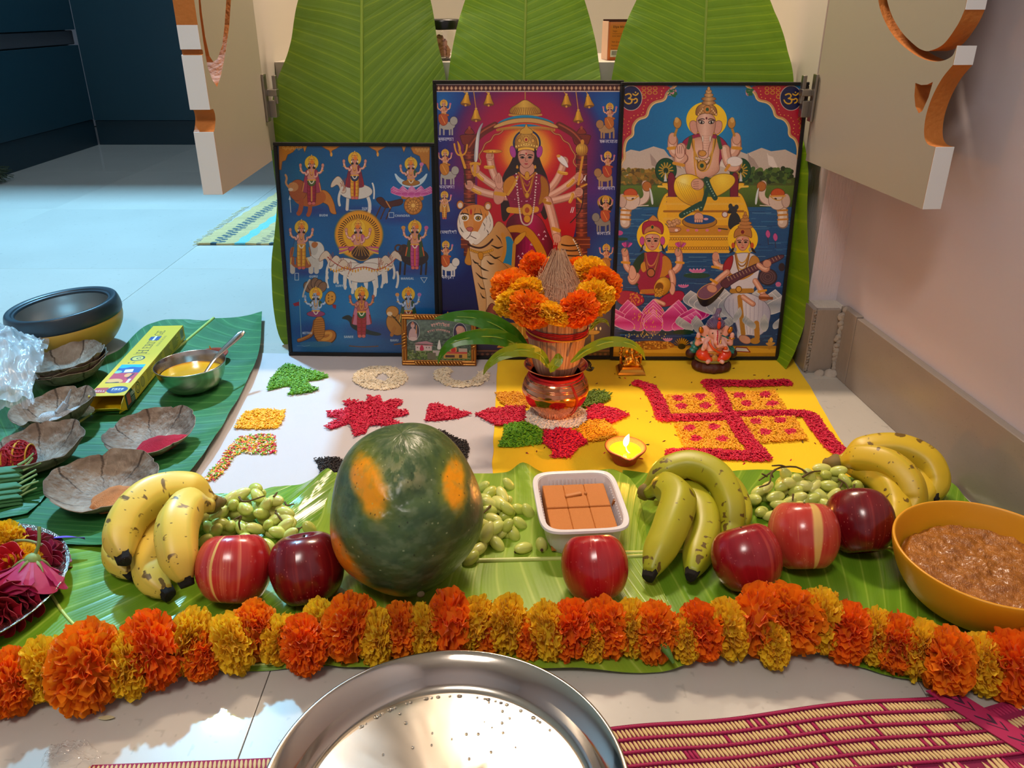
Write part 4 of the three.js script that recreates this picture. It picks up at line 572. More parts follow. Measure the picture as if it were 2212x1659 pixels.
// ---------------------------------------------------------------- insulated bowl at the back left
{
  const t = thing('insulated_bowl', 'tilted insulated steel bowl with a dark rim and yellow body at the back left', 'bowl', [-0.797, 0.002, -1.37]); t.scale.setScalar(0.955); t.rotation.z = 0.085; t.rotation.x = 0.02;
  mesh('body', latheSmooth([[0, 0], [0.045, 0], [0.068, 0.008], [0.092, 0.036], [0.0985, 0.058], [0.097, 0.064], [0.09, 0.064]], 72, 50), std('#c89e3c', 0.42), t);
  mesh('rim', latheSmooth([[0.096, 0.06], [0.1, 0.066], [0.1, 0.078], [0.0965, 0.0905], [0.094, 0.0925], [0.086, 0.091], [0.084, 0.0885], [0.081, 0.088], [0.08, 0.084]], 72, 50), std('#26343d', 0.38), t);
  mesh('lining', latheSmooth([[0.0805, 0.086], [0.0795, 0.07], [0.074, 0.035], [0.055, 0.014], [0, 0.011]], 72, 50), metal('#c4c4c0', 0.34, { side: DS }), t);
  const pk = thing('sweet_packet', 'corner of a dark purple packet at the left edge behind the plastic bag', 'packet', at(-14, 734, 0.004)); mesh('packet', move(box(0.05, 0.014, 0.03, 0.004), 0, 0.009, 0, 0.1, 0.3, 0.1), std('#3d1d4c', 0.35), pk); mesh('seal', move(box(0.004, 0.004, 0.03, 0.001), 0.026, 0.011, -0.008, 0.1, 0.3, 0.1), std('#4c2a5c', 0.35), pk);
}
// ---------------------------------------------------------------- leaf bowls
const donnaTex = (seed) => dataTex(256, 256, (u, v, o) => { const n = fbm(u * 26, v * 5, seed, 4, 26), vein = Math.abs(((u * 18 + 0.6 * fbm(u * 5, v * 3, seed + 2, 2, 5) + v * 1.5) % 1) - 0.5) * 2; let c = mixc(rgb('#75604e'), rgb('#b5a694'), clamp(0.15 + 0.9 * (n - 0.2) , 0, 1)); c = mixc(c, rgb('#453222'), 0.5 * sm(fbm(u * 5, v * 4, seed + 7, 3, 5), 0.52, 0.7)); c = mixc(c, rgb('#b3a493'), 0.35 * sm(vein, 0.9, 1)); const cr = Math.abs(((u * 7 + 0.25 * v + 0.1 * fbm(u * 9, v * 8, seed + 4, 2, 9)) % 1) - 0.5); c = mixc(c, rgb('#35261a'), 0.75 * sm(0.03 * v - cr, -0.006, 0.006)); o[0] = c[0]; o[1] = c[1]; o[2] = c[2]; });
const donnaMats = [3, 8].map((s) => std('#ffffff', 0.7, { map: donnaTex(s), bumpMap: rep(cloudy, 14, 2), bumpScale: 0.0016, side: DS }));
function donna(label, group, pos, R, H, seed, o = {}) {
  const t = thing('leaf_bowl', label, 'bowl', pos, group), r = rngOf(seed), folds = [0, 1, 2, 3, 4].map((k) => k * 1.256 + 0.8 * r() + seed);
  const f = (u, v) => { const a = u * 2 * PI; let k = 0, cr = 0; for (const q of folds) { const d = Math.abs(((a - q + 9 * PI) % (2 * PI)) - PI); k += Math.exp(-((d / 0.14) ** 2)); cr += Math.sign(((a - q + 9 * PI) % (2 * PI)) - PI) * Math.exp(-d / 0.12); } const n = fbm(Math.cos(a) * 2 + 5, Math.sin(a) * 2 + v * 2 + seed, seed, 3) - 0.5, rr = R * (0.12 + 0.88 * Math.pow(v, 0.8)) * (1 + 0.09 * n * v + 0.02 * cr * v - 0.03 * k * v) * (v < 0.01 ? 0.02 : 1), y = H * (Math.pow(v, 2.1) * (1 + 0.5 * n) + 0.05 * cr * v); return V(rr * Math.cos(a) * (o.sx ?? 1), y + 0.0015, -rr * Math.sin(a)); };
  mesh('cup', sheet(f, 110, 26, 0.0008, (u, v) => [u, v]), donnaMats[seed % 2], t); if (o.tilt) t.rotation.set(o.tilt[0], o.yaw ?? 0, o.tilt[1], 'XZY'); return t;
}
const powder = (c) => std(c, 0.95, { bumpMap: rep(grain, 3, 3), bumpScale: 0.002 });
function heap(t, name, color, cx, cz, rx, rz, h, R, H, seed) { const cup = (x, z) => H * Math.pow(clamp((Math.hypot(x, z) / R - 0.12) / 0.88, 0, 1), 2.6) + 0.003; return mesh(name, sheet((u, v) => { const a = u * 2 * PI, e = 1 + 0.4 * (fbm(Math.cos(a) * 2 + 3, Math.sin(a) * 2 + 3, seed, 4) - 0.5), x = rx * v * e * Math.cos(a), z = rz * v * e * Math.sin(a); return V(cx + x, cup(cx + x, cz - z) + h * (1 - v ** 1.7) + 0.003 * (fbm(x * 90 + 9, z * 90 + 9, seed, 3) - 0.5) * (1 - v) - 0.003 * sm(v, 0.85, 1), cz - z); }, 70, 24, 0), powder(color), t); }
{
  const a = donna('grey-brown leaf bowl of red kumkum powder on the cool green leaf', 'leaf bowls', at(318, 985, 0.0105), 0.06, 0.027, 5, { tilt: [0.12, 0.06], sx: 1.02 });
  a.position.z -= 0.03; heap(a, 'kumkum_powder', '#c0062e', 0.012, 0.01, 0.036, 0.03, 0.012, 0.06, 0.027, 3).userData.kind = 'stuff';
  const b = donna('grey-brown leaf bowl of orange powder behind the left bananas', 'leaf bowls', at(217, 1098, 0.0085), 0.063, 0.03, 7, { tilt: [0.1, -0.03], sx: 1.02 });
  b.position.z -= 0.022; heap(b, 'orange_powder', '#dc8a50', 0.014, 0.008, 0.03, 0.03, 0.016, 0.063, 0.03, 9).userData.kind = 'stuff';
  const c = donna('dark brown leaf bowl holding white cotton wicks', 'leaf bowls', at(108, 935, 0.009), 0.059, 0.03, 11, { tilt: [0.04, 0.12] }); c.position.z -= 0.032;
  const d = donna('brown leaf bowl holding a ball of red thread', 'leaf bowls', at(66, 1030, 0.0105), 0.062, 0.03, 13, { tilt: [0.02, 0.1] }); d.position.z -= 0.032;
  for (let k = 0; k < 3; k++) { const e = donna(['lowest leaf bowl of the stack by the plastic bag', 'middle leaf bowl of the stack by the plastic bag', 'topmost leaf bowl of the stack by the plastic bag'][k], 'stacked leaf bowls', at(135, 838, 0.008), 0.064, 0.03, 16 + k, { tilt: [0.02, 0.08 + 0.03 * k], yaw: k * 2 }); e.position.y += k * 0.006; e.position.z -= 0.032; }
  // cotton wicks
  const w = thing('cotton_wicks', 'white cotton wicks lying in a dark leaf bowl', 'wicks', c.position.clone().add(V(0.008, 0.009, 0.006))), cot = std('#eceef0', 0.95, { bumpMap: rep(grain, 2, 2), bumpScale: 0.003 }), r = rngOf(41);
  const puff = (x, y, z, s, sx, rot) => mesh('puff', (() => { const g = new THREE.IcosahedronGeometry(1, 5), q = g.attributes.position; for (let i = 0; i < q.count; i++) { const k = 1 + 0.22 * (fbm(q.getX(i) * 2 + 4 + x * 90, q.getY(i) * 2 + 4 + q.getZ(i) * 2, 6, 3) - 0.5); q.setXYZ(i, q.getX(i) * k, q.getY(i) * k, q.getZ(i) * k); } g.computeVertexNormals(); return move(g, x, y, z, 0, rot, 0, [s * sx, s * 0.7, s * 0.8]); })(), cot, w);
  puff(-0.014, 0.006, 0.006, 0.013, 1.2, 0.3); puff(0.004, 0.008, 0.002, 0.011, 1.1, 0.8); puff(0.026, 0.01, -0.006, 0.011, 1.6, 0.4); puff(0.002, 0.004, 0.014, 0.01, 1.5, 0.2);
  mesh('wick', sweep([V(0.0, 0.012, 0.002), V(0.006, 0.022, -0.004), V(0.012, 0.034, -0.008), V(0.016, 0.043, -0.011)], (s) => 0.0046 * (1 - 0.75 * s), 16, 9, (a, s) => 1 + 0.12 * Math.sin(3 * a + s * 30)), cot, w); mesh('wick', sweep([V(-0.002, 0.012, 0.006), V(0.004, 0.019, 0.0), V(0.008, 0.024, -0.004)], 0.0055, 12, 9), cot, w);
  // ball of red thread: wound strands over a core
  const p = at(37, 988, 0.03), t = thing('thread_ball', 'egg-shaped ball of red and yellow sacred thread in a leaf bowl', 'thread ball', p), RX = 0.0205, coil = (n, tilt, ph, rr) => { const pts = []; for (let k = 0; k <= n * 22; k++) { const a = k / 22 * 2 * PI, s = (k / (n * 22) - 0.5) * 1.9, rad = Math.sqrt(Math.max(0.02, 1 - s * s)); pts.push(V(RX * 1.15 * s, RX * 0.98 * rad * Math.cos(a), RX * 0.98 * rad * Math.sin(a)).applyEuler(new THREE.Euler(0, ph, tilt))); } return sweep(pts, rr, n * 22, 4); };
  mesh('core', new THREE.SphereGeometry(RX * 0.97, 24, 18).scale(1.15, 1, 1), std('#8a0f18', 0.9), t);
  mesh('strand', join([coil(14, 0.5, 0.3, 0.0011), coil(12, -0.4, 1.2, 0.0011), coil(12, 1.2, 0.2, 0.0011), coil(13, 0.9, -0.7, 0.0011)]), std('#a31420', 0.85), t).userData.kind = 'stuff';
  mesh('strand', join([-0.5, 0.12, 0.16, 0.7].map((s) => { const pts = []; for (let k = 0; k <= 40; k++) { const a = k / 40 * 2 * PI; const rad = Math.sqrt(1 - s * s); pts.push(V(RX * 1.17 * s + 0.003 * Math.cos(a), RX * 1.03 * rad * Math.cos(a), RX * 1.03 * rad * Math.sin(a)).applyEuler(new THREE.Euler(0, 0.1, 0.1))); } return sweep(pts, 0.0011, 60, 5); })), std('#d79a2c', 0.85), t).userData.label = 'yellow strands';
}
// ---------------------------------------------------------------- folded betel leaves tied in a bundle
{
  const t = thing('betel_leaf', 'bundle of folded dull green betel leaves with pale stems at the left edge', 'leaf bundle', at(14, 1086, 0.013)), r = (t.rotation.y = 0.35, rngOf(51)), m = std('#3f7a44', 0.45, { side: DS, bumpMap: veinBump, bumpScale: 0.0004 }), st = std('#8fb070', 0.5);
  for (let k = 0; k < 8; k++) { const y = 0.002 + k * 0.0036, w = 0.008 + 0.0015 * r(), sh = (r() - 0.5) * 0.01; mesh('leaf', sheet((u, v) => { const a = (u - 0.5) * PI * 0.95, q = Math.sin(Math.min(1, v * 1.25) * PI / 2); return V(-0.085 + 0.1 * v + 0.004 * Math.cos(a * 2), y + w * 0.5 * Math.sin(a) * 0.7 + 0.006 * Math.sin(v * 3) - 0.004, 0.012 * Math.cos(a) * q - 0.012 * k * 0.55 + sh + 0.02 * (1 - v) ); }, 14, 16, 0.0007), m, t); mesh('stem', sweep([V(0.012, y, -0.0066 * k + sh), V(0.022, y + 0.004, -0.0066 * k + sh - 0.002), V(0.03 + 0.012 * r(), y + 0.008 + 0.006 * r(), -0.0066 * k + sh - 0.006 * r())], (s) => 0.0018 * (1 - 0.3 * s), 8, 6), st, t); }
}
// ---------------------------------------------------------------- silver plate of flowers
{
  const t = thing('silver_plate', 'embossed silver plate of loose roses and marigolds at the left edge', 'plate', [-0.585, 0.0065, -0.667]), R = 0.1155, prof = [[0, 0.0025], [0.078, 0.0025], [0.084, 0.004], [0.09, 0.0085], [0.1, 0.0135], [0.112, 0.0165], [R, 0.0185], [R + 0.0008, 0.018], [R, 0.0168], [0.1, 0.012], [0.09, 0.007], [0.084, 0.0025], [0.078, 0.001], [0, 0.001]], P = [], U = [], I = [], n = 240;
  prof.forEach(([r, y], i) => { for (let k = 0; k <= n; k++) { const a = k / n * 2 * PI, e = r > 0.088 && r < 0.114 ? 0.0011 * Math.sin(a * 60 + r * 260) * Math.sin(clamp((r - 0.088) / 0.026, 0, 1) * PI) : 0; P.push(r * Math.cos(a), y + e, -r * Math.sin(a)); U.push(k / n, i / 13); } });
  for (let i = 0; i < prof.length - 1; i++) for (let k = 0; k < n; k++) { const a = i * (n + 1) + k; I.push(a, a + 1, a + n + 1, a + 1, a + n + 2, a + n + 1); }
  mesh('dish', surface(P, U, I), metal('#cfc3b4', 0.22, { side: DS, bumpMap: rep(grain, 10, 2), bumpScale: 0.001 }), t);
  // roses
  const rose = (label, px, py, h, R, col, dir, seed, stem) => {
    const g = thing('rose', label, 'rose', at(px, py, h), 'loose roses on the silver plate'), r = rngOf(seed), petals = [], q = new THREE.Quaternion().setFromUnitVectors(V(0, 1, 0), V(...dir).normalize());
    for (let ring = 0; ring < 4; ring++) for (let k = 0; k < 3 + ring; k++) { const a0 = k / (3 + ring) * 2 * PI + ring * 0.9 + 0.4 * r(), rad = R * (0.3 + 0.22 * ring), open = 0.15 + 0.2 * ring, hh = R * (1.5 - 0.12 * ring); const s = sheet((u, v) => { const a = a0 + (u - 0.5) * (1.7 - 0.1 * ring), w = rad * (0.35 + 0.75 * Math.sin(v * 1.7)) + R * open * v * v * 0.55, curl = 0.1 * R * Math.sin(u * 9 + k) * v; return V((w + curl) * Math.cos(a), hh * v * (1 - 0.45 * (Math.abs(u - 0.5) * 2) ** 3 * v) - R * 0.7, (w + curl) * Math.sin(a)); }, 10, 8, 0.0005); petals.push(s); }
    const m = std(col, 0.55, { side: DS, sheen: 0.6, sheenColor: new THREE.Color(col), transmission: 0.1, thickness: 0 });
    petals.forEach((s) => { mesh('petal', s.applyQuaternion(q), m, g); });
    mesh('calyx', join([new THREE.SphereGeometry(R * 0.34, 14, 10).translate(0, -R * 0.72, 0), ...[0, 1, 2, 3, 4].map((k) => sweep([V(0, -R * 0.75, 0), V(R * 0.5 * Math.cos(k * 1.26), -R * 0.62, R * 0.5 * Math.sin(k * 1.26)), V(R * 0.8 * Math.cos(k * 1.26), -R * 0.35, R * 0.8 * Math.sin(k * 1.26))], (s) => 0.003 * (1 - s) + 0.0004, 6, 5))]).applyQuaternion(q), std('#7c9452', 0.6), g);
    if (stem) mesh('stem', sweep([V(0, -R * 0.8, 0), V(0.002, -R * 1.4, 0.003), V(-0.002, -R * 2.2, 0.004)], 0.0017, 10, 6).applyQuaternion(q), std('#6f8a48', 0.6), g);
    return g;
  };
  rose('magenta rose lying upside down on the silver plate with its green calyx up', 66, 1246, 0.03, 0.0235, '#a8104e', [-0.12, -1, 0.5], 3, true);
  rose('dark crimson rose bud at the front of the silver plate', 28, 1308, 0.02, 0.019, '#9a0830', [0.4, 0.2, 1], 4, false);
  rose('small crimson rose petals at the rim of the silver plate by the purple petal', 112, 1196, 0.022, 0.0165, '#8c0c34', [0.7, 0.4, -0.4], 5, false);
  rose('bright red rose at the left edge of the silver plate', 8, 1228, 0.028, 0.018, '#c40a1c', [-0.2, 0.8, 0.6], 6, false);
  rose('crimson rose at the back of the silver plate beside the yellow marigold', 62, 1168, 0.024, 0.0165, '#980c38', [0.3, 0.6, -0.7], 7, true);
  rose('dark red rose half out of view at the plate front', -8, 1338, 0.018, 0.018, '#a00a24', [0.3, 0.3, 1], 8, false);
  const lo = thing('marigold', 'yellow marigold head at the back of the silver plate', 'marigold', at(12, 1172, 0.034), 'loose marigolds on the silver plate'); marigold(lo, V(0, 0, 0), V(-0.3, 0.3, 1), 0.026, YELLOW[0], 3);
  const lp = thing('marigold', 'flat yellow marigold in the middle of the silver plate', 'marigold', at(52, 1206, 0.03), 'loose marigolds on the silver plate'); marigold(lp, V(0, 0, 0), V(0.2, 1, 0.3), 0.022, YELLOW[1], 2, false, 0.5);
  const pp = thing('flower_petal', 'narrow purple petal on the rim of the silver plate', 'petal', at(132, 1168, 0.022)); mesh('blade', sheet((u, v) => V((v - 0.5) * 0.05, 0.004 * Math.sin(v * 3) + 0.003 * (u - 0.5), (u - 0.5) * 0.008 * Math.sin(v * PI) - 0.004 * v), 6, 12, 0.0004), std('#5b48b8', 0.6, { side: DS }), pp);
  const sg = thing('flower_stalk', 'bare green flower stalk across the roses on the silver plate', 'stem'); mesh('stem', sweep([at(28, 1168, 0.042), at(60, 1168, 0.044), at(92, 1177, 0.042)], 0.0016, 10, 6), std('#7a8a50', 0.7), sg);
}
// ---------------------------------------------------------------- plastic bag and scraps
const film = new THREE.MeshPhysicalMaterial({ color: 0xffffff, transmission: 1, roughness: 0.12, ior: 1.45, thickness: 0, side: DS });
const filmMilk = new THREE.MeshPhysicalMaterial({ color: '#f4f6f8', transmission: 0.72, roughness: 0.26, ior: 1.5, thickness: 0, side: DS });
function crumple(f, amp, seed, nu = 60, nv = 50, k = 9) { const rid = (x, y, s) => 1 - Math.abs(2 * vnoise(x, y, s) - 1); return sheet((u, v) => { const p = f(u, v), n = rid(u * k, v * k, seed) + 0.5 * rid(u * k * 2.1, v * k * 2.1, seed + 1) + 0.25 * rid(u * k * 4.3, v * k * 4.3, seed + 2); p.y += amp * (n - 0.8); p.x += amp * 0.6 * (vnoise(u * k, v * k, seed + 5) - 0.5); return p; }, nu, nv, 0); }
{
  const t = thing('plastic_bag', 'crumpled clear plastic bag with puffed contents over the stacked leaf bowls', 'bag');
  const q = [[-60, 760, 0.03], [110, 735, 0.055], [165, 780, 0.05], [60, 905, 0.012], [-60, 930, 0.01]];
  const c = [at(-80, 755, 0.035), at(112, 742, 0.045), at(72, 880, 0.03), at(-90, 905, 0.02)];
  mesh('film', crumple((u, v) => { const p = c[0].clone().lerp(c[1], u).lerp(c[3].clone().lerp(c[2], u), v); p.y += 0.055 * Math.sin(u * PI) * Math.sin(v * PI) + 0.02 * Math.sin(v * PI); return p; }, 0.016, 3, 84, 70, 6).applyMatrix4(new THREE.Matrix4()), filmMilk, t);
  mesh('film', crumple((u, v) => { const p = c[0].clone().lerp(c[1], u).lerp(c[3].clone().lerp(c[2], u), v); p.y += 0.03 * Math.sin(u * PI) * Math.sin(v * PI) + 0.01; return p; }, 0.014, 9, 60, 50, 5), filmMilk, t);
  const s = thing('plastic_scrap', 'crumpled scrap of clear plastic on the bare floor at the front left', 'plastic scrap');
  const d = [at(110, 1612, 0.004), at(190, 1604, 0.004), at(232, 1655, 0.003), at(70, 1690, 0.003)];
  mesh('film', crumple((u, v) => { const p = d[0].clone().lerp(d[1], u).lerp(d[3].clone().lerp(d[2], u), v); p.y += 0.006 * Math.sin(u * PI) * Math.sin(v * PI); return p; }, 0.007, 5, 50, 50, 7), film, s);
  const e = thing('flower_petal', 'pale yellow petal scrap lying on the bare floor in front of the garland', 'petal', at(230, 1552, 0.001)); mesh('blade', sheet((u, v) => V((v - 0.5) * 0.014, 0.0006 + 0.0015 * u * u, (u - 0.5) * 0.006 * Math.sin(0.4 + v * 2.4)), 5, 8, 0.0003), std('#d8cfa0', 0.6, { side: DS }), e);
}
// ---------------------------------------------------------------- coloured rice
const grainG = new THREE.SphereGeometry(1, 7, 5).scale(0.00088, 0.00082, 0.0032), seedG = new THREE.SphereGeometry(1, 6, 4).scale(0.0009, 0.0007, 0.0013);
const RICE = { red: ['#d00a3c', '#da1446', '#c00834'], green: ['#5f9c0a', '#6fae12', '#538c08'], olive: ['#5a7a14', '#6a8a1a'], yellow: ['#ffb800', '#ffc414', '#f4ac00'], amber: ['#f2aa14', '#f8b820', '#e69c10'], white: ['#e9d9bc', '#f0e4cc', '#dccbaa'], pale: ['#e6ddd0', '#f0e8dc'], black: ['#1e1210', '#2a1a16', '#140c0a'], mixed: ['#d8143c', '#6fa80c', '#ffb410', '#e9e0c4', '#7cb41c', '#d8143c', '#f0a008'] };
const inPoly = (x, z, q) => { let c = false; for (let i = 0, j = q.length - 1; i < q.length; j = i++) if ((q[i].z > z) !== (q[j].z > z) && x < (q[j].x - q[i].x) * (z - q[i].z) / (q[j].z - q[i].z) + q[i].x) c = !c; return c; };
const segD = (x, z, a, b) => { const dx = b.x - a.x, dz = b.z - a.z, t = clamp(((x - a.x) * dx + (z - a.z) * dz) / (dx * dx + dz * dz), 0, 1); return Math.hypot(x - a.x - t * dx, z - a.z - t * dz); };
const Y0 = 0.0034;
function grains(parent, name, inside, lo, hi, colors, o = {}) {
  const r = rngOf(o.seed ?? 1), pts = [], area = (hi.x - lo.x) * (hi.z - lo.z), n = Math.round(area / (o.cell ?? 3.6e-6)), h = o.h ?? 0.0034;
  for (let k = 0; k < n; k++) { const x = lerp(lo.x, hi.x, r()), z = lerp(lo.z, hi.z, r()), f = inside(x + 0.0022 * (r() - 0.5), z + 0.0022 * (r() - 0.5)); const y = r(), a = r() * PI * 2, b = (r() - 0.5) * 0.7, c = r(); if (f) pts.push([x, Y0 + (o.y ?? 0) + h * Math.pow(y, 0.7) * (f === true ? 1 : f), z, a, b, c]); }
  const m = new THREE.InstancedMesh(o.seedShape ? seedG : grainG, std('#ffffff', o.rough ?? 0.55), pts.length), M = new THREE.Matrix4(), q = new THREE.Quaternion(), col = colors.map((c) => new THREE.Color(c)), c = new THREE.Color();
  pts.forEach((p, i) => { q.setFromEuler(new THREE.Euler(p[4], p[3], 0, 'YXZ')); M.compose(V(p[0], p[1], p[2]), q, V(1, 1, 1).multiplyScalar(0.85 + 0.3 * p[5])); m.setMatrixAt(i, M); c.copy(col[Math.floor(p[5] * col.length * 0.999)]).multiplyScalar(0.9 + 0.2 * ((p[3] * 7) % 1)); m.setColorAt(i, c); });
  m.name = name; m.castShadow = m.receiveShadow = true; m.userData.kind = 'stuff'; parent.add(m); return m;
}
function bed(parent, name, q, color, h = 0.0018) { const s = new THREE.Shape(q.map((p) => new THREE.Vector2(p.x, -p.z))); const g = new THREE.ExtrudeGeometry(s, { depth: h, bevelEnabled: false, curveSegments: 4 }); g.rotateX(-PI / 2); g.translate(0, Y0 - 0.0004, 0); return mesh(name, g, std(color, 0.9, { bumpMap: rep(grain, 60, 60), bumpScale: 0.001 }), parent); }
const Z3 = (p) => at(400 + p[0] / 3.253, 740 + p[1] / 3.253, Y0), Z5 = (p) => at(1020 + p[0] / 2.6333, 760 + p[1] / 2.6333, Y0), Z2 = (p) => at(680 + p[0] / 3.95, 890 + p[1] / 3.95, Y0);
const oval = (cx, cy, rx, ry, n = 28) => Array.from({ length: n }, (_, k) => [cx + rx * Math.cos(k / n * 2 * PI), cy + ry * Math.sin(k / n * 2 * PI)]);
function bounds(q) { const lo = V(1e9, 0, 1e9), hi = V(-1e9, 0, -1e9); q.forEach((p) => { lo.min(p); hi.max(p); }); return [lo.addScalar(-0.003), hi.addScalar(0.003)]; }
const shrink = (q, k = 0.93) => { const c = q.reduce((a, b) => a.add(b), V()).multiplyScalar(1 / q.length); return q.map((p) => p.clone().lerp(c, 1 - k)); };
let riceSeed = 100;
function motif(label, conv, pts, kind, o = {}) {
  const q = pts.map(conv), hole = o.hole?.map(conv), t = thing('rice_pattern', label, 'rice pattern', [0, 0, 0], o.group ?? 'rice patterns on the cloths'), [lo, hi] = bounds(q);
  grains(t, o.part ?? 'rice_grains', (x, z) => inPoly(x, z, q) && !(hole && inPoly(x, z, hole)), lo, hi, RICE[kind], { seed: riceSeed++, ...o });
  if (o.bed !== false) bed(t, 'rice_bed', shrink(q), RICE[kind][0]);
  return t;
}
motif('bright green rice in a spade shape on the white cloth', Z3, [[720, 155], [790, 180], [880, 200], [960, 220], [1010, 245], [940, 265], [870, 270], [855, 290], [880, 315], [940, 335], [900, 350], [820, 365], [715, 375], [740, 345], [745, 310], [690, 315], [580, 340], [590, 300], [600, 270], [640, 220], [680, 180]], 'green', { h: 0.005 });
motif('cream rice ring with a diamond gap on the white cloth', Z3, oval(1370, 252, 190, 83), 'white', { hole: [[1385, 210], [1440, 245], [1400, 282], [1325, 252]], bed: false, h: 0.0022, cell: 3e-6 });
motif('cream rice crescent in front of the small gilt picture', Z3, [[1750, 230], [1760, 200], [1840, 180], [1885, 200], [1850, 230], [1860, 255], [1920, 275], [1990, 275], [2040, 250], [2060, 215], [2090, 195], [2140, 220], [2130, 265], [2060, 305], [1950, 320], [1840, 305], [1760, 265]], 'white', { bed: false, h: 0.0022, cell: 3e-6 });
motif('red rice star with blunt rays on the white cloth', Z3, [[1285, 385], [1370, 390], [1385, 430], [1490, 405], [1530, 430], [1455, 480], [1560, 485], [1570, 515], [1450, 535], [1540, 590], [1530, 620], [1420, 590], [1330, 585], [1290, 590], [1270, 640], [1190, 670], [1170, 600], [1150, 575], [1010, 620], [985, 600], [1090, 540], [1000, 525], [1000, 495], [1120, 480], [1150, 460], [1110, 430], [1150, 410], [1280, 430]], 'red', { h: 0.005 });
motif('red rice wedge pointing at the copper pot', Z3, [[1720, 440], [1770, 440], [1880, 470], [2010, 512], [1900, 540], [1780, 555], [1680, 558], [1700, 500]], 'red', { h: 0.005 });
motif('yellow rice diamond at the left of the white cloth', Z3, [[430, 488], [520, 475], [705, 485], [690, 540], [660, 605], [540, 612], [350, 608], [390, 540]], 'yellow', { h: 0.004 });
motif('mixed red, green, yellow and white rice in a flag shape', Z3, [[380, 670], [520, 650], [625, 655], [635, 780], [540, 790], [400, 780], [340, 800], [300, 880], [210, 975], [130, 980], [180, 910], [260, 820], [310, 740]], 'mixed', { bed: false, h: 0.003 });
motif('black sesame seeds heaped left of the papaya', Z3, [[905, 825], [980, 815], [1085, 815], [1150, 900], [1040, 955], [985, 945], [950, 930], [930, 860]], 'black', { seedShape: true, cell: 2.4e-6, part: 'seeds', h: 0.004 });
motif('black sesame seeds in a hook right of the papaya top', Z2, [[1040, 160], [1110, 170], [1210, 230], [1300, 260], [1320, 320], [1300, 400], [1270, 500], [1200, 440], [1180, 300], [1100, 240]], 'black', { seedShape: true, cell: 2.4e-6, part: 'seeds', h: 0.004 });
const LO = { group: 'rice petals round the copper pot', h: 0.0045 };
motif('red rice petal reaching left of the pot over the seam of the cloths', Z5, [[20, 365], [90, 330], [200, 318], [300, 318], [300, 400], [230, 415], [140, 425], [70, 390]], 'red', LO);
motif('orange-yellow rice petal behind the pot on its left', Z5, [[130, 235], [280, 232], [320, 315], [200, 316], [160, 290]], 'amber', { ...LO, h: 0.003 });
motif('green rice petal left in front of the copper pot', Z5, [[150, 545], [180, 490], [180, 425], [300, 405], [400, 450], [395, 525], [270, 545]], 'green', LO);
motif('red rice petal straight in front of the copper pot', Z5, [[405, 455], [500, 440], [595, 455], [655, 525], [600, 550], [560, 605], [450, 605], [455, 560], [405, 525]], 'red', LO);
motif('orange-yellow rice petal right in front of the pot by the lamp', Z5, [[600, 450], [650, 400], [750, 395], [830, 470], [760, 505], [650, 515]], 'amber', LO);
motif('red rice petal reaching right of the copper pot', Z5, [[655, 320], [720, 305], [895, 360], [800, 410], [745, 392], [655, 395]], 'red', LO);
motif('dark green rice petal behind the pot on its right', Z5, [[650, 235], [720, 222], [790, 245], [780, 275], [700, 305], [640, 320], [610, 315]], 'olive', LO);
motif('round bed of white rice under the copper pot', Z5, oval(478, 370, 182, 78), 'pale', { group: LO.group, h: 0.0028 });
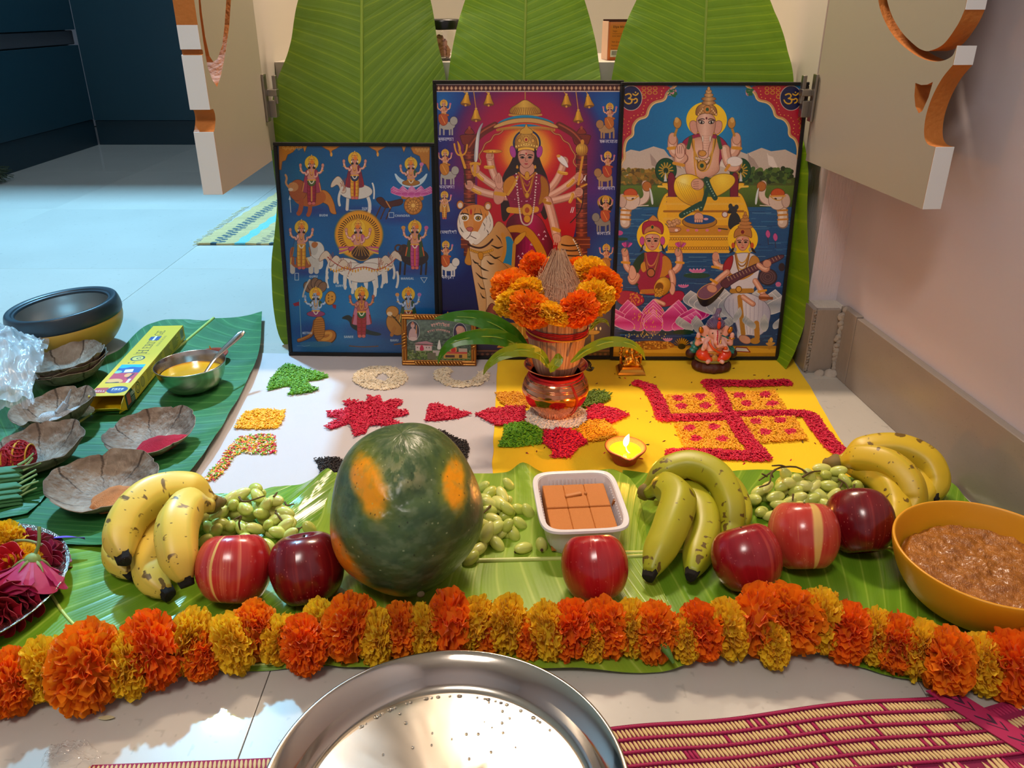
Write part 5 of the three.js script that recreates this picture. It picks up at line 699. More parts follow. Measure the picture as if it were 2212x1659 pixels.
{
  const t = thing('rice_pattern', 'large red rice swastika with yellow dotted quarters on the yellow cloth', 'rice pattern', [0, 0, 0], 'rice patterns on the cloths');
  const strokes = [[[1348, 180], [1450, 182], [1600, 184], [1782, 178]], [[1348, 180], [1400, 240], [1440, 340], [1490, 390], [1560, 500], [1650, 597]], [[1650, 597], [1500, 592], [1300, 582], [1150, 582]], [[1090, 380], [1250, 378], [1450, 373], [1600, 358], [1880, 355], [1925, 370]], [[1925, 370], [1985, 460], [2060, 545], [2125, 600]], [[1090, 380], [1060, 290], [1010, 205], [940, 182]]].map((s) => s.map(Z5)), wid = [0.0105, 0.0125, 0.0125, 0.0105, 0.0125, 0.0115];
  const dist = (x, z) => { let b = 1; strokes.forEach((s, k) => { for (let i = 0; i + 1 < s.length; i++) b = Math.min(b, segD(x, z, s[i], s[i + 1]) / (wid[k] * (k === 5 && i === 2 ? 0.8 : 1))); }); return b; };
  const all = strokes.flat(), [lo, hi] = bounds(all); lo.addScalar(-0.012); hi.addScalar(0.012);
  grains(t, 'red_rice', (x, z) => { const d = dist(x, z); return d < 1 && 1.2 - 0.9 * d * d; }, lo, hi, RICE.red, { seed: 300, cell: 3.1e-6, h: 0.0052 });
  strokes.forEach((s, k) => { const c = new THREE.CatmullRomCurve3(s, false, 'centripetal'); mesh('rice_bed', sheet((u, v) => { const p = c.getPointAt(v), d = c.getTangentAt(v); return V(p.x - d.z * (u - 0.5) * wid[k] * 1.6, Y0 + 0.0012, p.z + d.x * (u - 0.5) * wid[k] * 1.6); }, 2, 30, 0.001), std('#b80426', 0.9), t); });
  const fields = [[[1095, 250], [1380, 240], [1428, 355], [1130, 357]], [[1440, 235], [1715, 222], [1795, 335], [1505, 340]], [[1150, 412], [1440, 400], [1532, 560], [1205, 548]], [[1525, 378], [1830, 372], [1905, 500], [1620, 520]]], dots = [[[1170, 270], [1295, 262], [1190, 318], [1325, 312]], [[1520, 255], [1665, 250], [1558, 302], [1705, 302]], [[1235, 440], [1375, 435], [1275, 500], [1420, 503]], [[1612, 403], [1750, 395], [1662, 463], [1810, 460]]];
  fields.forEach((f, k) => { const q = f.map(Z5), [a, b] = bounds(q), ds = dots[k].map((d) => oval(d[0], d[1], 34, 17, 12).map(Z5)); const dot = (x, z) => ds.some((d) => inPoly(x, z, d)); grains(t, 'yellow_rice', (x, z) => inPoly(x, z, q) && !dot(x, z), a, b, RICE.amber, { seed: 320 + k, cell: 3.6e-6, h: 0.003 }); grains(t, 'red_dots', (x, z) => dot(x, z), a, b, RICE.red, { seed: 330 + k, cell: 2.4e-6, h: 0.003 }); });
  const sg = thing('scattered_grains', 'single seeds and rice grains strewn over the yellow cloth', 'grains'); sg.userData.kind = 'stuff';
  const lo2 = at(1060, 790, Y0), hi2 = at(1860, 1030, Y0); grains(sg, 'grain', () => true, V(-0.03, 0, -1.3), V(0.45, 0, -0.95), ['#5a2a14', '#7a3a1a', '#3a1c10'], { seed: 400, cell: 0.0024, h: 0.0003, y: -0.0014 });
  grains(sg, 'red_grain', () => true, V(-0.03, 0, -1.25), V(0.43, 0, -0.95), RICE.red, { seed: 410, cell: 0.005, h: 0.0003, y: -0.0014 });
}
// ---------------------------------------------------------------- copper pot, coconut, leaves, flower ring
const PZ = -1.105, PX = 0.0655;
{
  const copper = metal('#e0936a', 0.13, { side: DS });
  const t = thing('copper_pot', 'polished copper water pot on white rice in the middle of the altar', 'pot', [PX, 0.0045, PZ]);
  mesh('pot', latheSmooth([[0, 0.0005], [0.022, 0], [0.0275, 0.002], [0.0325, 0.009], [0.043, 0.022], [0.0492, 0.035], [0.0507, 0.042], [0.0498, 0.0475], [0.0478, 0.052], [0.0472, 0.0545], [0.044, 0.0605], [0.0425, 0.0625], [0.0388, 0.0665], [0.0365, 0.069], [0.0372, 0.0725], [0.0425, 0.0775], [0.0472, 0.0808], [0.0478, 0.082], [0.0468, 0.0823], [0.041, 0.0782], [0.0355, 0.073], [0.0345, 0.069], [0.0375, 0.064], [0.046, 0.05], [0.0485, 0.041], [0.04, 0.02], [0.03, 0.008], [0, 0.006]], 96, 150), copper, t);
  mesh('ring', join([0.0528, 0.0556, 0.0612].map((y, i) => new THREE.TorusGeometry([0.0475, 0.0466, 0.0436][i], 0.00065, 8, 96).rotateX(PI / 2).translate(0, y, 0))), copper, t);
  const red = std('#b80c18', 0.7), r = rngOf(61), th = []; for (let k = 0; k < 16; k++) { const y = 0.064 + 0.0075 * (k / 15), rr = 0.0405 - 0.003 * Math.sin(k / 15 * PI) + 0.001 * r(), pts = []; for (let i = 0; i <= 24; i++) { const a = i / 24 * 2 * PI; pts.push(V(rr * Math.cos(a), y + 0.0009 * Math.sin(a * 2 + k), rr * Math.sin(a))); } th.push(sweep(pts, 0.0008, 48, 5)); }
  mesh('thread', join(th), red, t).userData.label = 'red thread wound round the neck';
  const cords = []; for (let k = 0; k < 3; k++) { const a = PI / 2 - 0.55 + k * 0.03, pts = [[0.0405, 0.066], [0.0475, 0.054], [0.0515, 0.043], [0.046, 0.025], [0.034, 0.009]].map(([q, y], i) => V((q + 0.0008) * Math.cos(a - i * 0.05), y, (q + 0.0008) * Math.sin(a - i * 0.05))); cords.push(sweep(pts, 0.0004, 20, 4)); } mesh('loose_thread', join(cords), red, t);
  // coconut
  const c = thing('coconut', 'husked brown coconut with a tuft of fibre standing in the pot', 'coconut', [PX, 0.0, PZ]);
  const husk = std('#ffffff', 0.95, { map: dataTex(512, 256, (u, v, o) => { const n = fbm(u * 120, v * 4, 5, 3, 120), c = mixc(rgb('#94664c'), rgb('#d0aa8c'), clamp(1.5 * n - 0.3, 0, 1)); o[0] = c[0]; o[1] = c[1]; o[2] = c[2]; }), bumpMap: grey(512, 256, (u, v) => fbm(u * 120, v * 5, 8, 3, 120)), bumpScale: 0.002 });
  mesh('husk', latheSmooth([[0, 0.066], [0.024, 0.07], [0.032, 0.082], [0.037, 0.1], [0.0415, 0.125], [0.0445, 0.15], [0.044, 0.17], [0.038, 0.192], [0.028, 0.21], [0.018, 0.232], [0.008, 0.252], [0, 0.258]], 72, 70), husk, c);
  const fib = [], fm = std('#d0a684', 0.95); for (let k = 0; k < 620; k++) { const a = r() * 2 * PI, y0 = 0.185 + 0.05 * r(), tw = (r() - 0.5) * 0.9, R0 = lerp(0.041, 0.02, sm(y0, 0.185, 0.235)), y1 = 0.225 + 0.037 * r(), e = 0.003 + 0.007 * r(); fib.push(sweep([V(R0 * Math.cos(a), y0, R0 * Math.sin(a)), V(R0 * 0.62 * Math.cos(a + tw * 0.5) + 0.004 * (r() - 0.5), (y0 + y1) / 2, R0 * 0.62 * Math.sin(a + tw * 0.5) + 0.004 * (r() - 0.5)), V(e * Math.cos(a + tw), y1, e * Math.sin(a + tw))], 0.00042, 5, 3)); }
  for (let k = 0; k < 90; k++) { const a = r() * 2 * PI, y0 = 0.19 + 0.04 * r(), R0 = lerp(0.04, 0.02, sm(y0, 0.185, 0.235)) + 0.002, d = (r() - 0.5) * 1.6; fib.push(sweep([V(R0 * Math.cos(a), y0, R0 * Math.sin(a)), V((R0 + 0.003) * Math.cos(a + d * 0.5), y0 + 0.012 * (r() - 0.3), (R0 + 0.003) * Math.sin(a + d * 0.5)), V(R0 * Math.cos(a + d), y0 + 0.02 * (r() - 0.4), R0 * Math.sin(a + d))], 0.0003, 6, 3)); }
  mesh('fibres', join(fib), fm, c).userData.kind = 'stuff';
  for (let k = 0; k < 150; k++) { const a = r() * 2 * PI, y = 0.1 + 0.045 * r(), R0 = lerp(0.0372, 0.0438, sm(y, 0.1, 0.148)) + 0.0004; th.length = Math.min(th.length, 16); fib.push(sweep([V(R0 * Math.cos(a), y, R0 * Math.sin(a)), V((R0 + 0.0006) * Math.cos(a + 0.03), y - 0.012, (R0 + 0.0003) * Math.sin(a + 0.03))], 0.0003, 2, 3)); }
  const band = []; for (let k = 0; k < 15; k++) { const pts = [], y = 0.136 + 0.011 * k / 14, rr = lerp(0.0442, 0.0456, k / 14); for (let i = 0; i <= 28; i++) { const a = i / 28 * 2 * PI; pts.push(V(rr * Math.cos(a), y + 0.003 * Math.sin(a + k * 0.4) + 0.001 * r(), rr * Math.sin(a))); } band.push(sweep(pts, 0.0008, 56, 5)); } mesh('thread', join(band), red, c).userData.label = 'red thread wound round the coconut';
  const yb = []; for (let k = 0; k < 2; k++) { const pts = []; for (let i = 0; i <= 28; i++) { const a = i / 28 * 2 * PI; pts.push(V(0.0464 * Math.cos(a), 0.141 - 0.004 * Math.cos(a - 0.2) + 0.001 * k, 0.0464 * Math.sin(a))); } yb.push(sweep(pts, 0.0007, 56, 5)); } mesh('thread', join(yb), std('#d8a022', 0.7), c).userData.label = 'yellow thread';
  // flower ring
  const g = thing('flower_ring', 'ring of orange and yellow marigolds round the coconut', 'garland', [0, 0, 0]), fz = (px, py, z) => atZ(px, py, z);
  const F = [['o', 1146, 668, PZ + 0.052, 48], ['y', 1195, 676, PZ + 0.06, 40], ['o', 1249, 668, PZ + 0.052, 46], ['y', 1284, 642, PZ + 0.026, 44], ['y', 1108, 655, PZ + 0.03, 40], ['y', 1136, 630, PZ + 0.016, 40], ['o', 1106, 622, PZ + 0.0, 46], ['o', 1298, 618, PZ + 0.0, 44], ['o', 1156, 582, PZ - 0.034, 38], ['y', 1276, 592, PZ - 0.022, 40], ['o', 1240, 585, PZ - 0.05, 34], ['y', 1200, 580, PZ - 0.058, 34]];
  const centre = V(PX, 0.188, PZ); F.forEach(([col, x, y, z, w], i) => { const p = fz(x, y, z), R = w * 1.09 * (-p.z * cosP + (EYE - p.y) * sinP) / FOCAL, o = V().subVectors(p, centre); marigold(g, p, V(-o.z, 0.25 * (r() - 0.5), o.x), R, col === 'y' ? YELLOW[i % 2] : ORANGE[i % 3], i + 3, false, i === 1 ? 0.62 : 0.95); });
  const ringPts = []; for (let k = 0; k <= 24; k++) { const a = k / 24 * 2 * PI; ringPts.push(V(PX + 0.052 * Math.cos(a), 0.188, PZ + 0.052 * Math.sin(a))); } mesh('string', sweep(ringPts, 0.0008, 60, 5), std('#e8e0d0', 0.8), g);
  // mango leaves
  const mg = std('#3f7f14', 0.34, { side: DS, transmission: 0.15, thickness: 0 }), my = std('#8aa012', 0.36, { side: DS, transmission: 0.2, thickness: 0 }), mangoShaded = std('#141c12', 0.5, { side: DS }), rib = std('#8fae3a', 0.5);  // near-black copy has the shade behind the pot put into its colour
  const blade = (label, pts, w, mat, fold = 0.25) => { const t = thing('mango_leaf', label, 'leaf', [0, 0, 0], 'mango leaves in the copper pot'), c = new THREE.CatmullRomCurve3(pts.map(([x, y, z]) => fz(x, y, z)), false, 'centripetal'), N = (v) => { const d = c.getTangentAt(v), s = V(0, 0.35, 1).cross(d).normalize(); return [s, V().crossVectors(d, s).normalize()]; };
    mesh('blade', sheet((u, v) => { const p = c.getPointAt(clamp(v, 0.001, 0.999)), [s, n] = N(clamp(v, 0.001, 0.999)), e = (u - 0.5) * 2, ww = w * Math.pow(Math.sin(clamp(v * 0.94 + 0.05, 0, 1) * PI), 0.85) * (1 - 0.25 * v); return p.addScaledVector(s, e * ww).addScaledVector(n, fold * ww * e * e + 0.001 * Math.sin(v * 24 + e)); }, 10, 40, 0.0005), mat, t);
    mesh('midrib', sweep(c.getPoints(16).map((p, i) => { const [, n] = N(clamp(i / 16, 0.01, 0.99)); return p.addScaledVector(n, 0.0004); }), (s) => 0.0014 * (1.1 - s), 24, 5), rib, t); };
  blade('broad green mango leaf reaching left over the gilt picture', [[1145, 765, PZ + 0.03], [1100, 720, PZ + 0.05], [1040, 690, PZ + 0.06], [980, 684, PZ + 0.06], [938, 688, PZ + 0.05]], 0.0145, mg);
  blade('green mango leaf drooping across the gilt picture', [[1148, 770, PZ + 0.04], [1090, 732, PZ + 0.065], [1025, 728, PZ + 0.085], [975, 742, PZ + 0.09], [952, 768, PZ + 0.09], [946, 786, PZ + 0.088]], 0.0125, mg);
  blade('yellow-green mango leaf drooping to the left of the pot mouth', [[1186, 793, PZ + 0.05], [1165, 765, PZ + 0.06], [1122, 756, PZ + 0.075], [1080, 768, PZ + 0.085], [1054, 790, PZ + 0.085], [1044, 810, PZ + 0.08]], 0.0105, my);
  blade('yellow-green mango leaf arching right over the golden idol', [[1234, 782, PZ + 0.045], [1270, 755, PZ + 0.06], [1320, 738, PZ + 0.07], [1362, 743, PZ + 0.07], [1386, 760, PZ + 0.065], [1394, 778, PZ + 0.06]], 0.0085, my, 0.1);
  blade('short yellow-green mango leaf hanging over the front rim of the pot', [[1205, 765, PZ + 0.045], [1205, 778, PZ + 0.056], [1196, 790, PZ + 0.06], [1189, 806, PZ + 0.058]], 0.0085, my);
  blade('thin yellow mango leaf tip right behind the flower ring', [[1272, 715, PZ - 0.03], [1292, 693, PZ - 0.035], [1308, 694, PZ - 0.035], [1317, 706, PZ - 0.033]], 0.0042, my);
  blade('mango leaf behind the neck of the pot with shade in its dark colour', [[1254, 780, PZ - 0.03], [1266, 788, PZ - 0.02], [1276, 796, PZ - 0.016], [1284, 794, PZ - 0.014]], 0.0085, mangoShaded);
}
// ---------------------------------------------------------------- small idols
{
  const gold = metal('#d69a3c', 0.3), s0 = at(1365, 810, Y0), t = thing('gold_idol', 'tiny golden seated deity idol on a stepped base', 'idol', [s0.x, Y0, s0.z - 0.018]);
  const step = (w, d, y, h, b) => { const g = new THREE.CylinderGeometry(w * 0.7071, (w + b) * 0.7071, h, 4, 1); g.rotateY(PI / 4); g.scale(1, 1, d / w); g.translate(0, y + h / 2, 0); return toCreasedNormals(g, 0.5); };
  mesh('base', join([step(0.044, 0.034, 0, 0.0035, 0.003), step(0.036, 0.027, 0.0035, 0.004, 0.006), step(0.031, 0.023, 0.0075, 0.0035, 0.002)]), gold, t);
  const fig = (p) => { let d = ellip(p, V(0, 0.019, 0.001), V(0.0105, 0.009, 0.008)); d = smin(d, ellip(p, V(0, 0.034, 0.0), V(0.0062, 0.0062, 0.006)), 0.004); for (const s of [-1, 1]) { d = smin(d, capsule(p, V(s * 0.004, 0.0145, 0.004), V(s * 0.012, 0.0135, 0.006), 0.0042, 0.0034), 0.003); d = smin(d, capsule(p, V(s * 0.008, 0.025, 0), V(s * 0.0125, 0.029, 0.005), 0.0024, 0.002), 0.002); d = smin(d, capsule(p, V(s * 0.008, 0.024, 0), V(s * 0.011, 0.019, 0.007), 0.0024, 0.002), 0.002); d = smin(d, ellip(p, V(s * 0.0075, 0.0345, -0.001), V(0.0042, 0.0046, 0.0016)), 0.0015); } d = smin(d, capsule(p, V(0, 0.033, 0.0055), V(0.002, 0.0245, 0.0085), 0.0023, 0.0014), 0.0015); return smin(d, ellip(p, V(0, 0.041, 0), V(0.0042, 0.0052, 0.0042)), 0.002); };
  mesh('figure', blob(fig, V(-0.019, 0.008, -0.013), V(0.019, 0.05, 0.016), 52), gold, t);
  const arch = []; for (let k = 0; k <= 20; k++) { const a = -0.25 + k / 20 * (PI + 0.5); arch.push(V(0.0175 * Math.cos(a), 0.03 + 0.0185 * Math.sin(a), -0.006)); } mesh('arch', join([sweep(arch, (s) => 0.0024 + 0.0007 * Math.sin(s * 60), 60, 8), sweep([V(0.016, 0.011, -0.006), V(0.0175, 0.026, -0.006)], 0.0026, 4, 8), sweep([V(-0.016, 0.011, -0.006), V(-0.0175, 0.026, -0.006)], 0.0026, 4, 8), ...[0, 1, 2, 3, 4, 5, 6, 7, 8].map((k) => new THREE.SphereGeometry(0.0022, 8, 6).translate(0.0198 * Math.cos(k * PI / 8), 0.03 + 0.021 * Math.sin(k * PI / 8), -0.006))]), gold, t);
}
{
  const s0 = at(1543, 808, Y0), t = thing('painted_idol', 'small painted elephant-headed idol with a violet turban and orange trousers', 'idol', [s0.x, Y0, s0.z - 0.026]);
  const S = 1.0, mat = (c, r = 0.35) => std(c, r, { clearcoat: 0.35, clearcoatRoughness: 0.2 });
  const lumpy = (f, lo, hi, n) => blob(f, lo, hi, n);
  mesh('rock_base', lumpy((p) => Math.max(ellip(p, V(0, 0.006, 0), V(0.034, 0.0135, 0.026)) + 0.0022 * (fbm(p.x * 160 + 9, p.z * 160 + p.y * 90 + 9, 3, 3) - 0.5), -p.y), V(-0.042, -0.002, -0.034), V(0.042, 0.024, 0.034), 44), std('#4a1c14', 0.6), t);
  mesh('cushion', new THREE.SphereGeometry(1, 32, 18).scale(0.03, 0.0065, 0.0225).translate(0, 0.0185, 0.0), mat('#7c7a30'), t);
  mesh('bolster', join([-1, 1].map((s) => new THREE.SphereGeometry(0.0085, 20, 14).translate(s * 0.036, 0.024, -0.008))), std('#3a1614', 0.5), t);
  const body = (p) => { let d = ellip(p, V(0, 0.036, 0), V(0.0175, 0.0155, 0.0145)); d = smin(d, ellip(p, V(0, 0.05, -0.001), V(0.014, 0.011, 0.011)), 0.006); d = smin(d, ellip(p, V(0, 0.0665, 0.0025), V(0.0115, 0.0115, 0.011)), 0.004);
    for (const s of [-1, 1]) { const ex = V(p.x - s * 0.0165, p.y - 0.0675, p.z + 0.001).applyAxisAngle(V(0, 0, 1), s * 0.25); d = smin(d, ellip(ex, V(0, 0, 0), V(0.0095, 0.0105, 0.0022)), 0.002); d = smin(d, capsule(p, V(s * 0.013, 0.053, -0.003), V(s * 0.028, 0.046, 0.001), 0.0048, 0.004), 0.003); d = smin(d, capsule(p, V(s * 0.028, 0.046, 0.001), V(s * 0.0285, 0.0585, 0.004), 0.004, 0.0034), 0.0025); d = smin(d, ellip(p, V(s * 0.0285, 0.0625, 0.0045), V(0.0036, 0.005, 0.003)), 0.0015); d = smin(d, capsule(p, V(s * 0.013, 0.051, 0.003), V(s * 0.02, 0.04, 0.0125), 0.0046, 0.0038), 0.003); d = smin(d, s < 0 ? ellip(p, V(-0.0175, 0.047, 0.0165), V(0.0034, 0.0058, 0.002)) : ellip(p, V(0.0175, 0.0395, 0.0175), V(0.0052, 0.002, 0.004)), 0.002); d = smin(d, capsule(p, V(s * 0.009, 0.0215, 0.018), V(s * 0.0125, 0.0205, 0.022), 0.0038, 0.0036), 0.002); }
    d = smin(d, capsule(p, V(0.0005, 0.066, 0.0125), V(-0.0005, 0.0555, 0.0175), 0.0058, 0.0043), 0.004); d = smin(d, capsule(p, V(-0.0005, 0.0555, 0.0175), V(0.0035, 0.0485, 0.0185), 0.0043, 0.0034), 0.002); return smin(d, capsule(p, V(0.0035, 0.0485, 0.0185), V(0.011, 0.0495, 0.0185), 0.0033, 0.0022), 0.002); };
  mesh('body', blob(body, V(-0.036, 0.014, -0.02), V(0.036, 0.083, 0.029), 76), mat('#e6b3a6'), t);
  mesh('trousers', blob((p) => { let d = 1; for (const s of [-1, 1]) d = Math.min(d, smin(ellip(p, V(s * 0.0185, 0.029, 0.0075), V(0.0115, 0.0098, 0.0115)), capsule(p, V(s * 0.018, 0.026, 0.012), V(s * 0.008, 0.0225, 0.017), 0.0062, 0.0048), 0.004)); return d; }, V(-0.034, 0.012, -0.008), V(0.034, 0.043, 0.026), 44), mat('#e0401a', 0.3), t);
  mesh('apron', blob((p) => smin(ellip(p, V(0, 0.0235, 0.0165), V(0.0062, 0.0075, 0.004)), ellip(p, V(0, 0.0345, 0.0135), V(0.0128, 0.0026, 0.0028)), 0.003), V(-0.018, 0.012, 0.004), V(0.018, 0.041, 0.026), 34), mat('#b98a3a', 0.3), t);
  mesh('shawl', blob((p) => { let d = 1; for (const s of [-1, 1]) { d = Math.min(d, capsule(p, V(s * 0.0135, 0.058, -0.006), V(s * 0.024, 0.044, -0.009), 0.0068, 0.0075)); d = smin(d, capsule(p, V(s * 0.026, 0.042, -0.008), V(s * 0.034, 0.028, -0.006), 0.0075, 0.006), 0.004); } return d + 0.0008 * Math.sin(p.y * 900 + p.x * 500); }, V(-0.044, 0.016, -0.02), V(0.044, 0.068, 0.004), 48), mat('#1c7f7a', 0.3), t);
  mesh('sash', sweep([V(-0.011, 0.053, 0.0095), V(-0.005, 0.044, 0.016), V(0.004, 0.037, 0.0158), V(0.012, 0.033, 0.012)], 0.002, 16, 8), mat('#e0561a', 0.3), t);
  mesh('necklace', sweep([V(-0.0095, 0.056, 0.0085), V(-0.006, 0.0455, 0.0155), V(0.0, 0.042, 0.0168), V(0.006, 0.0455, 0.0155), V(0.0095, 0.056, 0.0085)], 0.0011, 30, 7), metal('#d8a040', 0.3), t);
  mesh('turban', blob((p) => { const a = Math.atan2(p.x, p.y - 0.076); let d = ellip(p, V(0, 0.0815, 0), V(0.0148, 0.0098, 0.0138)); d = smin(d, ellip(p, V(0, 0.0925, -0.002), V(0.0058, 0.0066, 0.0058)), 0.003); return smin(d, capsule(p, V(0, 0.096, -0.003), V(0.004, 0.1035, -0.004), 0.003, 0.0046), 0.003) + 0.0006 * Math.sin(a * 26 + p.z * 200); }, V(-0.02, 0.066, -0.019), V(0.02, 0.113, 0.019), 60), mat('#6a5a80', 0.3), t);
  mesh('turban_knot', join([new THREE.SphereGeometry(0.0035, 16, 12).scale(1, 2.1, 0.8).translate(0.002, 0.084, 0.0135), new THREE.SphereGeometry(0.0026, 14, 10).translate(0.003, 0.0925, 0.0075)]), mat('#d0301c', 0.25), t);
  mesh('forehead_mark', sweep([V(0.0005, 0.0742, 0.0135), V(0.0003, 0.068, 0.0182), V(-0.0002, 0.06, 0.0206), V(0.001, 0.0525, 0.0222)], 0.0011, 16, 6, (a, s) => 1 + 0.35 * Math.sin(s * 40)), mat('#c0203a'), t);
  mesh('eye', join([-1, 1].map((s) => new THREE.SphereGeometry(0.0014, 10, 8).scale(1.4, 1, 0.7).translate(s * 0.0062, 0.0685, 0.0118))), mat('#1a1210', 0.2), t);
  mesh('bangle', join([-1, 1].flatMap((s) => [new THREE.TorusGeometry(0.0042, 0.0012, 8, 18).rotateX(PI / 2).translate(s * 0.0285, 0.0575, 0.004), new THREE.TorusGeometry(0.005, 0.0012, 8, 18).rotateX(PI / 2 - 0.9).translate(s * 0.025, 0.048, 0)])), metal('#d8a040', 0.3), t);
  mesh('attribute', join([-1, 1].map((s) => new THREE.SphereGeometry(0.0042, 14, 10).scale(1, 1.55, 0.7).rotateZ(-s * 0.3).translate(s * 0.0275 + s * -0.003, 0.071, 0.003))), metal('#c88a30', 0.35), t);
  mesh('sweet', new THREE.SphereGeometry(0.0035, 14, 10).translate(0.0165, 0.044, 0.0175), mat('#d85a1a'), t);
}
// ---------------------------------------------------------------- printed pictures
// The prints are drawn at a slant, as traced, and squared up to the sheet: quad is where the sheet's corners lie in the tracing.
function squareUp(src, quad, w, h) {
  const [a, b, c, d] = quad, dx1 = b[0] - c[0], dx2 = d[0] - c[0], sx = a[0] - b[0] + c[0] - d[0], dy1 = b[1] - c[1], dy2 = d[1] - c[1], sy = a[1] - b[1] + c[1] - d[1], den = dx1 * dy2 - dx2 * dy1, g = (sx * dy2 - dx2 * sy) / den, k = (dx1 * sy - sx * dy1) / den;
  const m = [b[0] - a[0] + g * b[0], d[0] - a[0] + k * d[0], a[0], b[1] - a[1] + g * b[1], d[1] - a[1] + k * d[1], a[1]], W = src.width, H = src.height, I = src.getContext('2d').getImageData(0, 0, W, H).data, out = new Uint8Array(w * h * 4);
  for (let j = 0; j < h; j++) for (let i = 0; i < w; i++) { const u = (i + 0.5) / w, v = (j + 0.5) / h, q = g * u + k * v + 1, x = clamp((m[0] * u + m[1] * v + m[2]) / q, 0, W - 1.01), y = clamp((m[3] * u + m[4] * v + m[5]) / q, 0, H - 1.01), x0 = x | 0, y0 = y | 0, fx = x - x0, fy = y - y0, o = ((h - 1 - j) * w + i) * 4; for (let n = 0; n < 3; n++) out[o + n] = lerp(lerp(I[(y0 * W + x0) * 4 + n], I[(y0 * W + x0 + 1) * 4 + n], fx), lerp(I[((y0 + 1) * W + x0) * 4 + n], I[((y0 + 1) * W + x0 + 1) * 4 + n], fx), fy); out[o + 3] = 255; }
  const t = new THREE.DataTexture(out, w, h); t.magFilter = t.minFilter = THREE.LinearFilter; t.colorSpace = THREE.SRGBColorSpace; t.needsUpdate = true; return t;
}
function pen(c) {
  const path = (p, closed, curved) => { c.beginPath(); if (!curved) p.forEach((q, i) => (i ? c.lineTo(...q) : c.moveTo(...q))); else if (closed) { const n = p.length, m = (i) => [(p[i % n][0] + p[(i + 1) % n][0]) / 2, (p[i % n][1] + p[(i + 1) % n][1]) / 2]; c.moveTo(...m(0)); for (let i = 1; i <= n; i++) c.quadraticCurveTo(...p[i % n], ...m(i)); } else { c.moveTo(...p[0]); for (let i = 1; i < p.length - 1; i++) c.quadraticCurveTo(...p[i], ...(i === p.length - 2 ? p[i + 1] : [(p[i][0] + p[i + 1][0]) / 2, (p[i][1] + p[i + 1][1]) / 2])); if (p.length === 2) c.lineTo(...p[1]); } if (closed) c.closePath(); };
  const P = {
    c, e(x, y, rx, ry, col, rot = 0, line, lw = 2) { c.beginPath(); c.ellipse(x, y, rx, ry, rot, 0, 2 * PI); if (col) { c.fillStyle = col; c.fill(); } if (line) { c.strokeStyle = line; c.lineWidth = lw; c.stroke(); } },
    f(p, col, curved = true, line, lw = 2) { path(p, true, curved); if (col) { c.fillStyle = col; c.fill(); } if (line) { c.strokeStyle = line; c.lineWidth = lw; c.stroke(); } },
    l(p, w, col, curved = true) { path(p, false, curved); c.strokeStyle = col; c.lineWidth = w; c.lineCap = c.lineJoin = 'round'; c.stroke(); },
    limb(p, w, base, dark, lite) { P.l(p, w, dark); P.l(p.map((q) => [q[0] - w * 0.04, q[1] - w * 0.04]), w * 0.84, base); P.l(p.map((q) => [q[0] - w * 0.14, q[1] - w * 0.12]), w * 0.34, lite); },
    lin(x0, y0, x1, y1, st) { const g = c.createLinearGradient(x0, y0, x1, y1); st.forEach(([t, s]) => g.addColorStop(t, s)); return g; },
    rad(x, y, r0, r1, st) { const g = c.createRadialGradient(x, y, r0, x, y, r1); st.forEach(([t, s]) => g.addColorStop(t, s)); return g; },
    t(s, x, y, px, col, o = {}) { c.save(); c.translate(x, y); c.rotate(o.rot ?? 0); c.font = `${o.bold ? 'bold ' : ''}${px}px ${o.font ?? 'sans-serif'}`; c.textAlign = o.align ?? 'left'; c.textBaseline = 'middle'; c.fillStyle = col; if (o.sx) c.scale(o.sx, 1); c.fillText(s, 0, 0); c.restore(); },
  };
  return P;
}
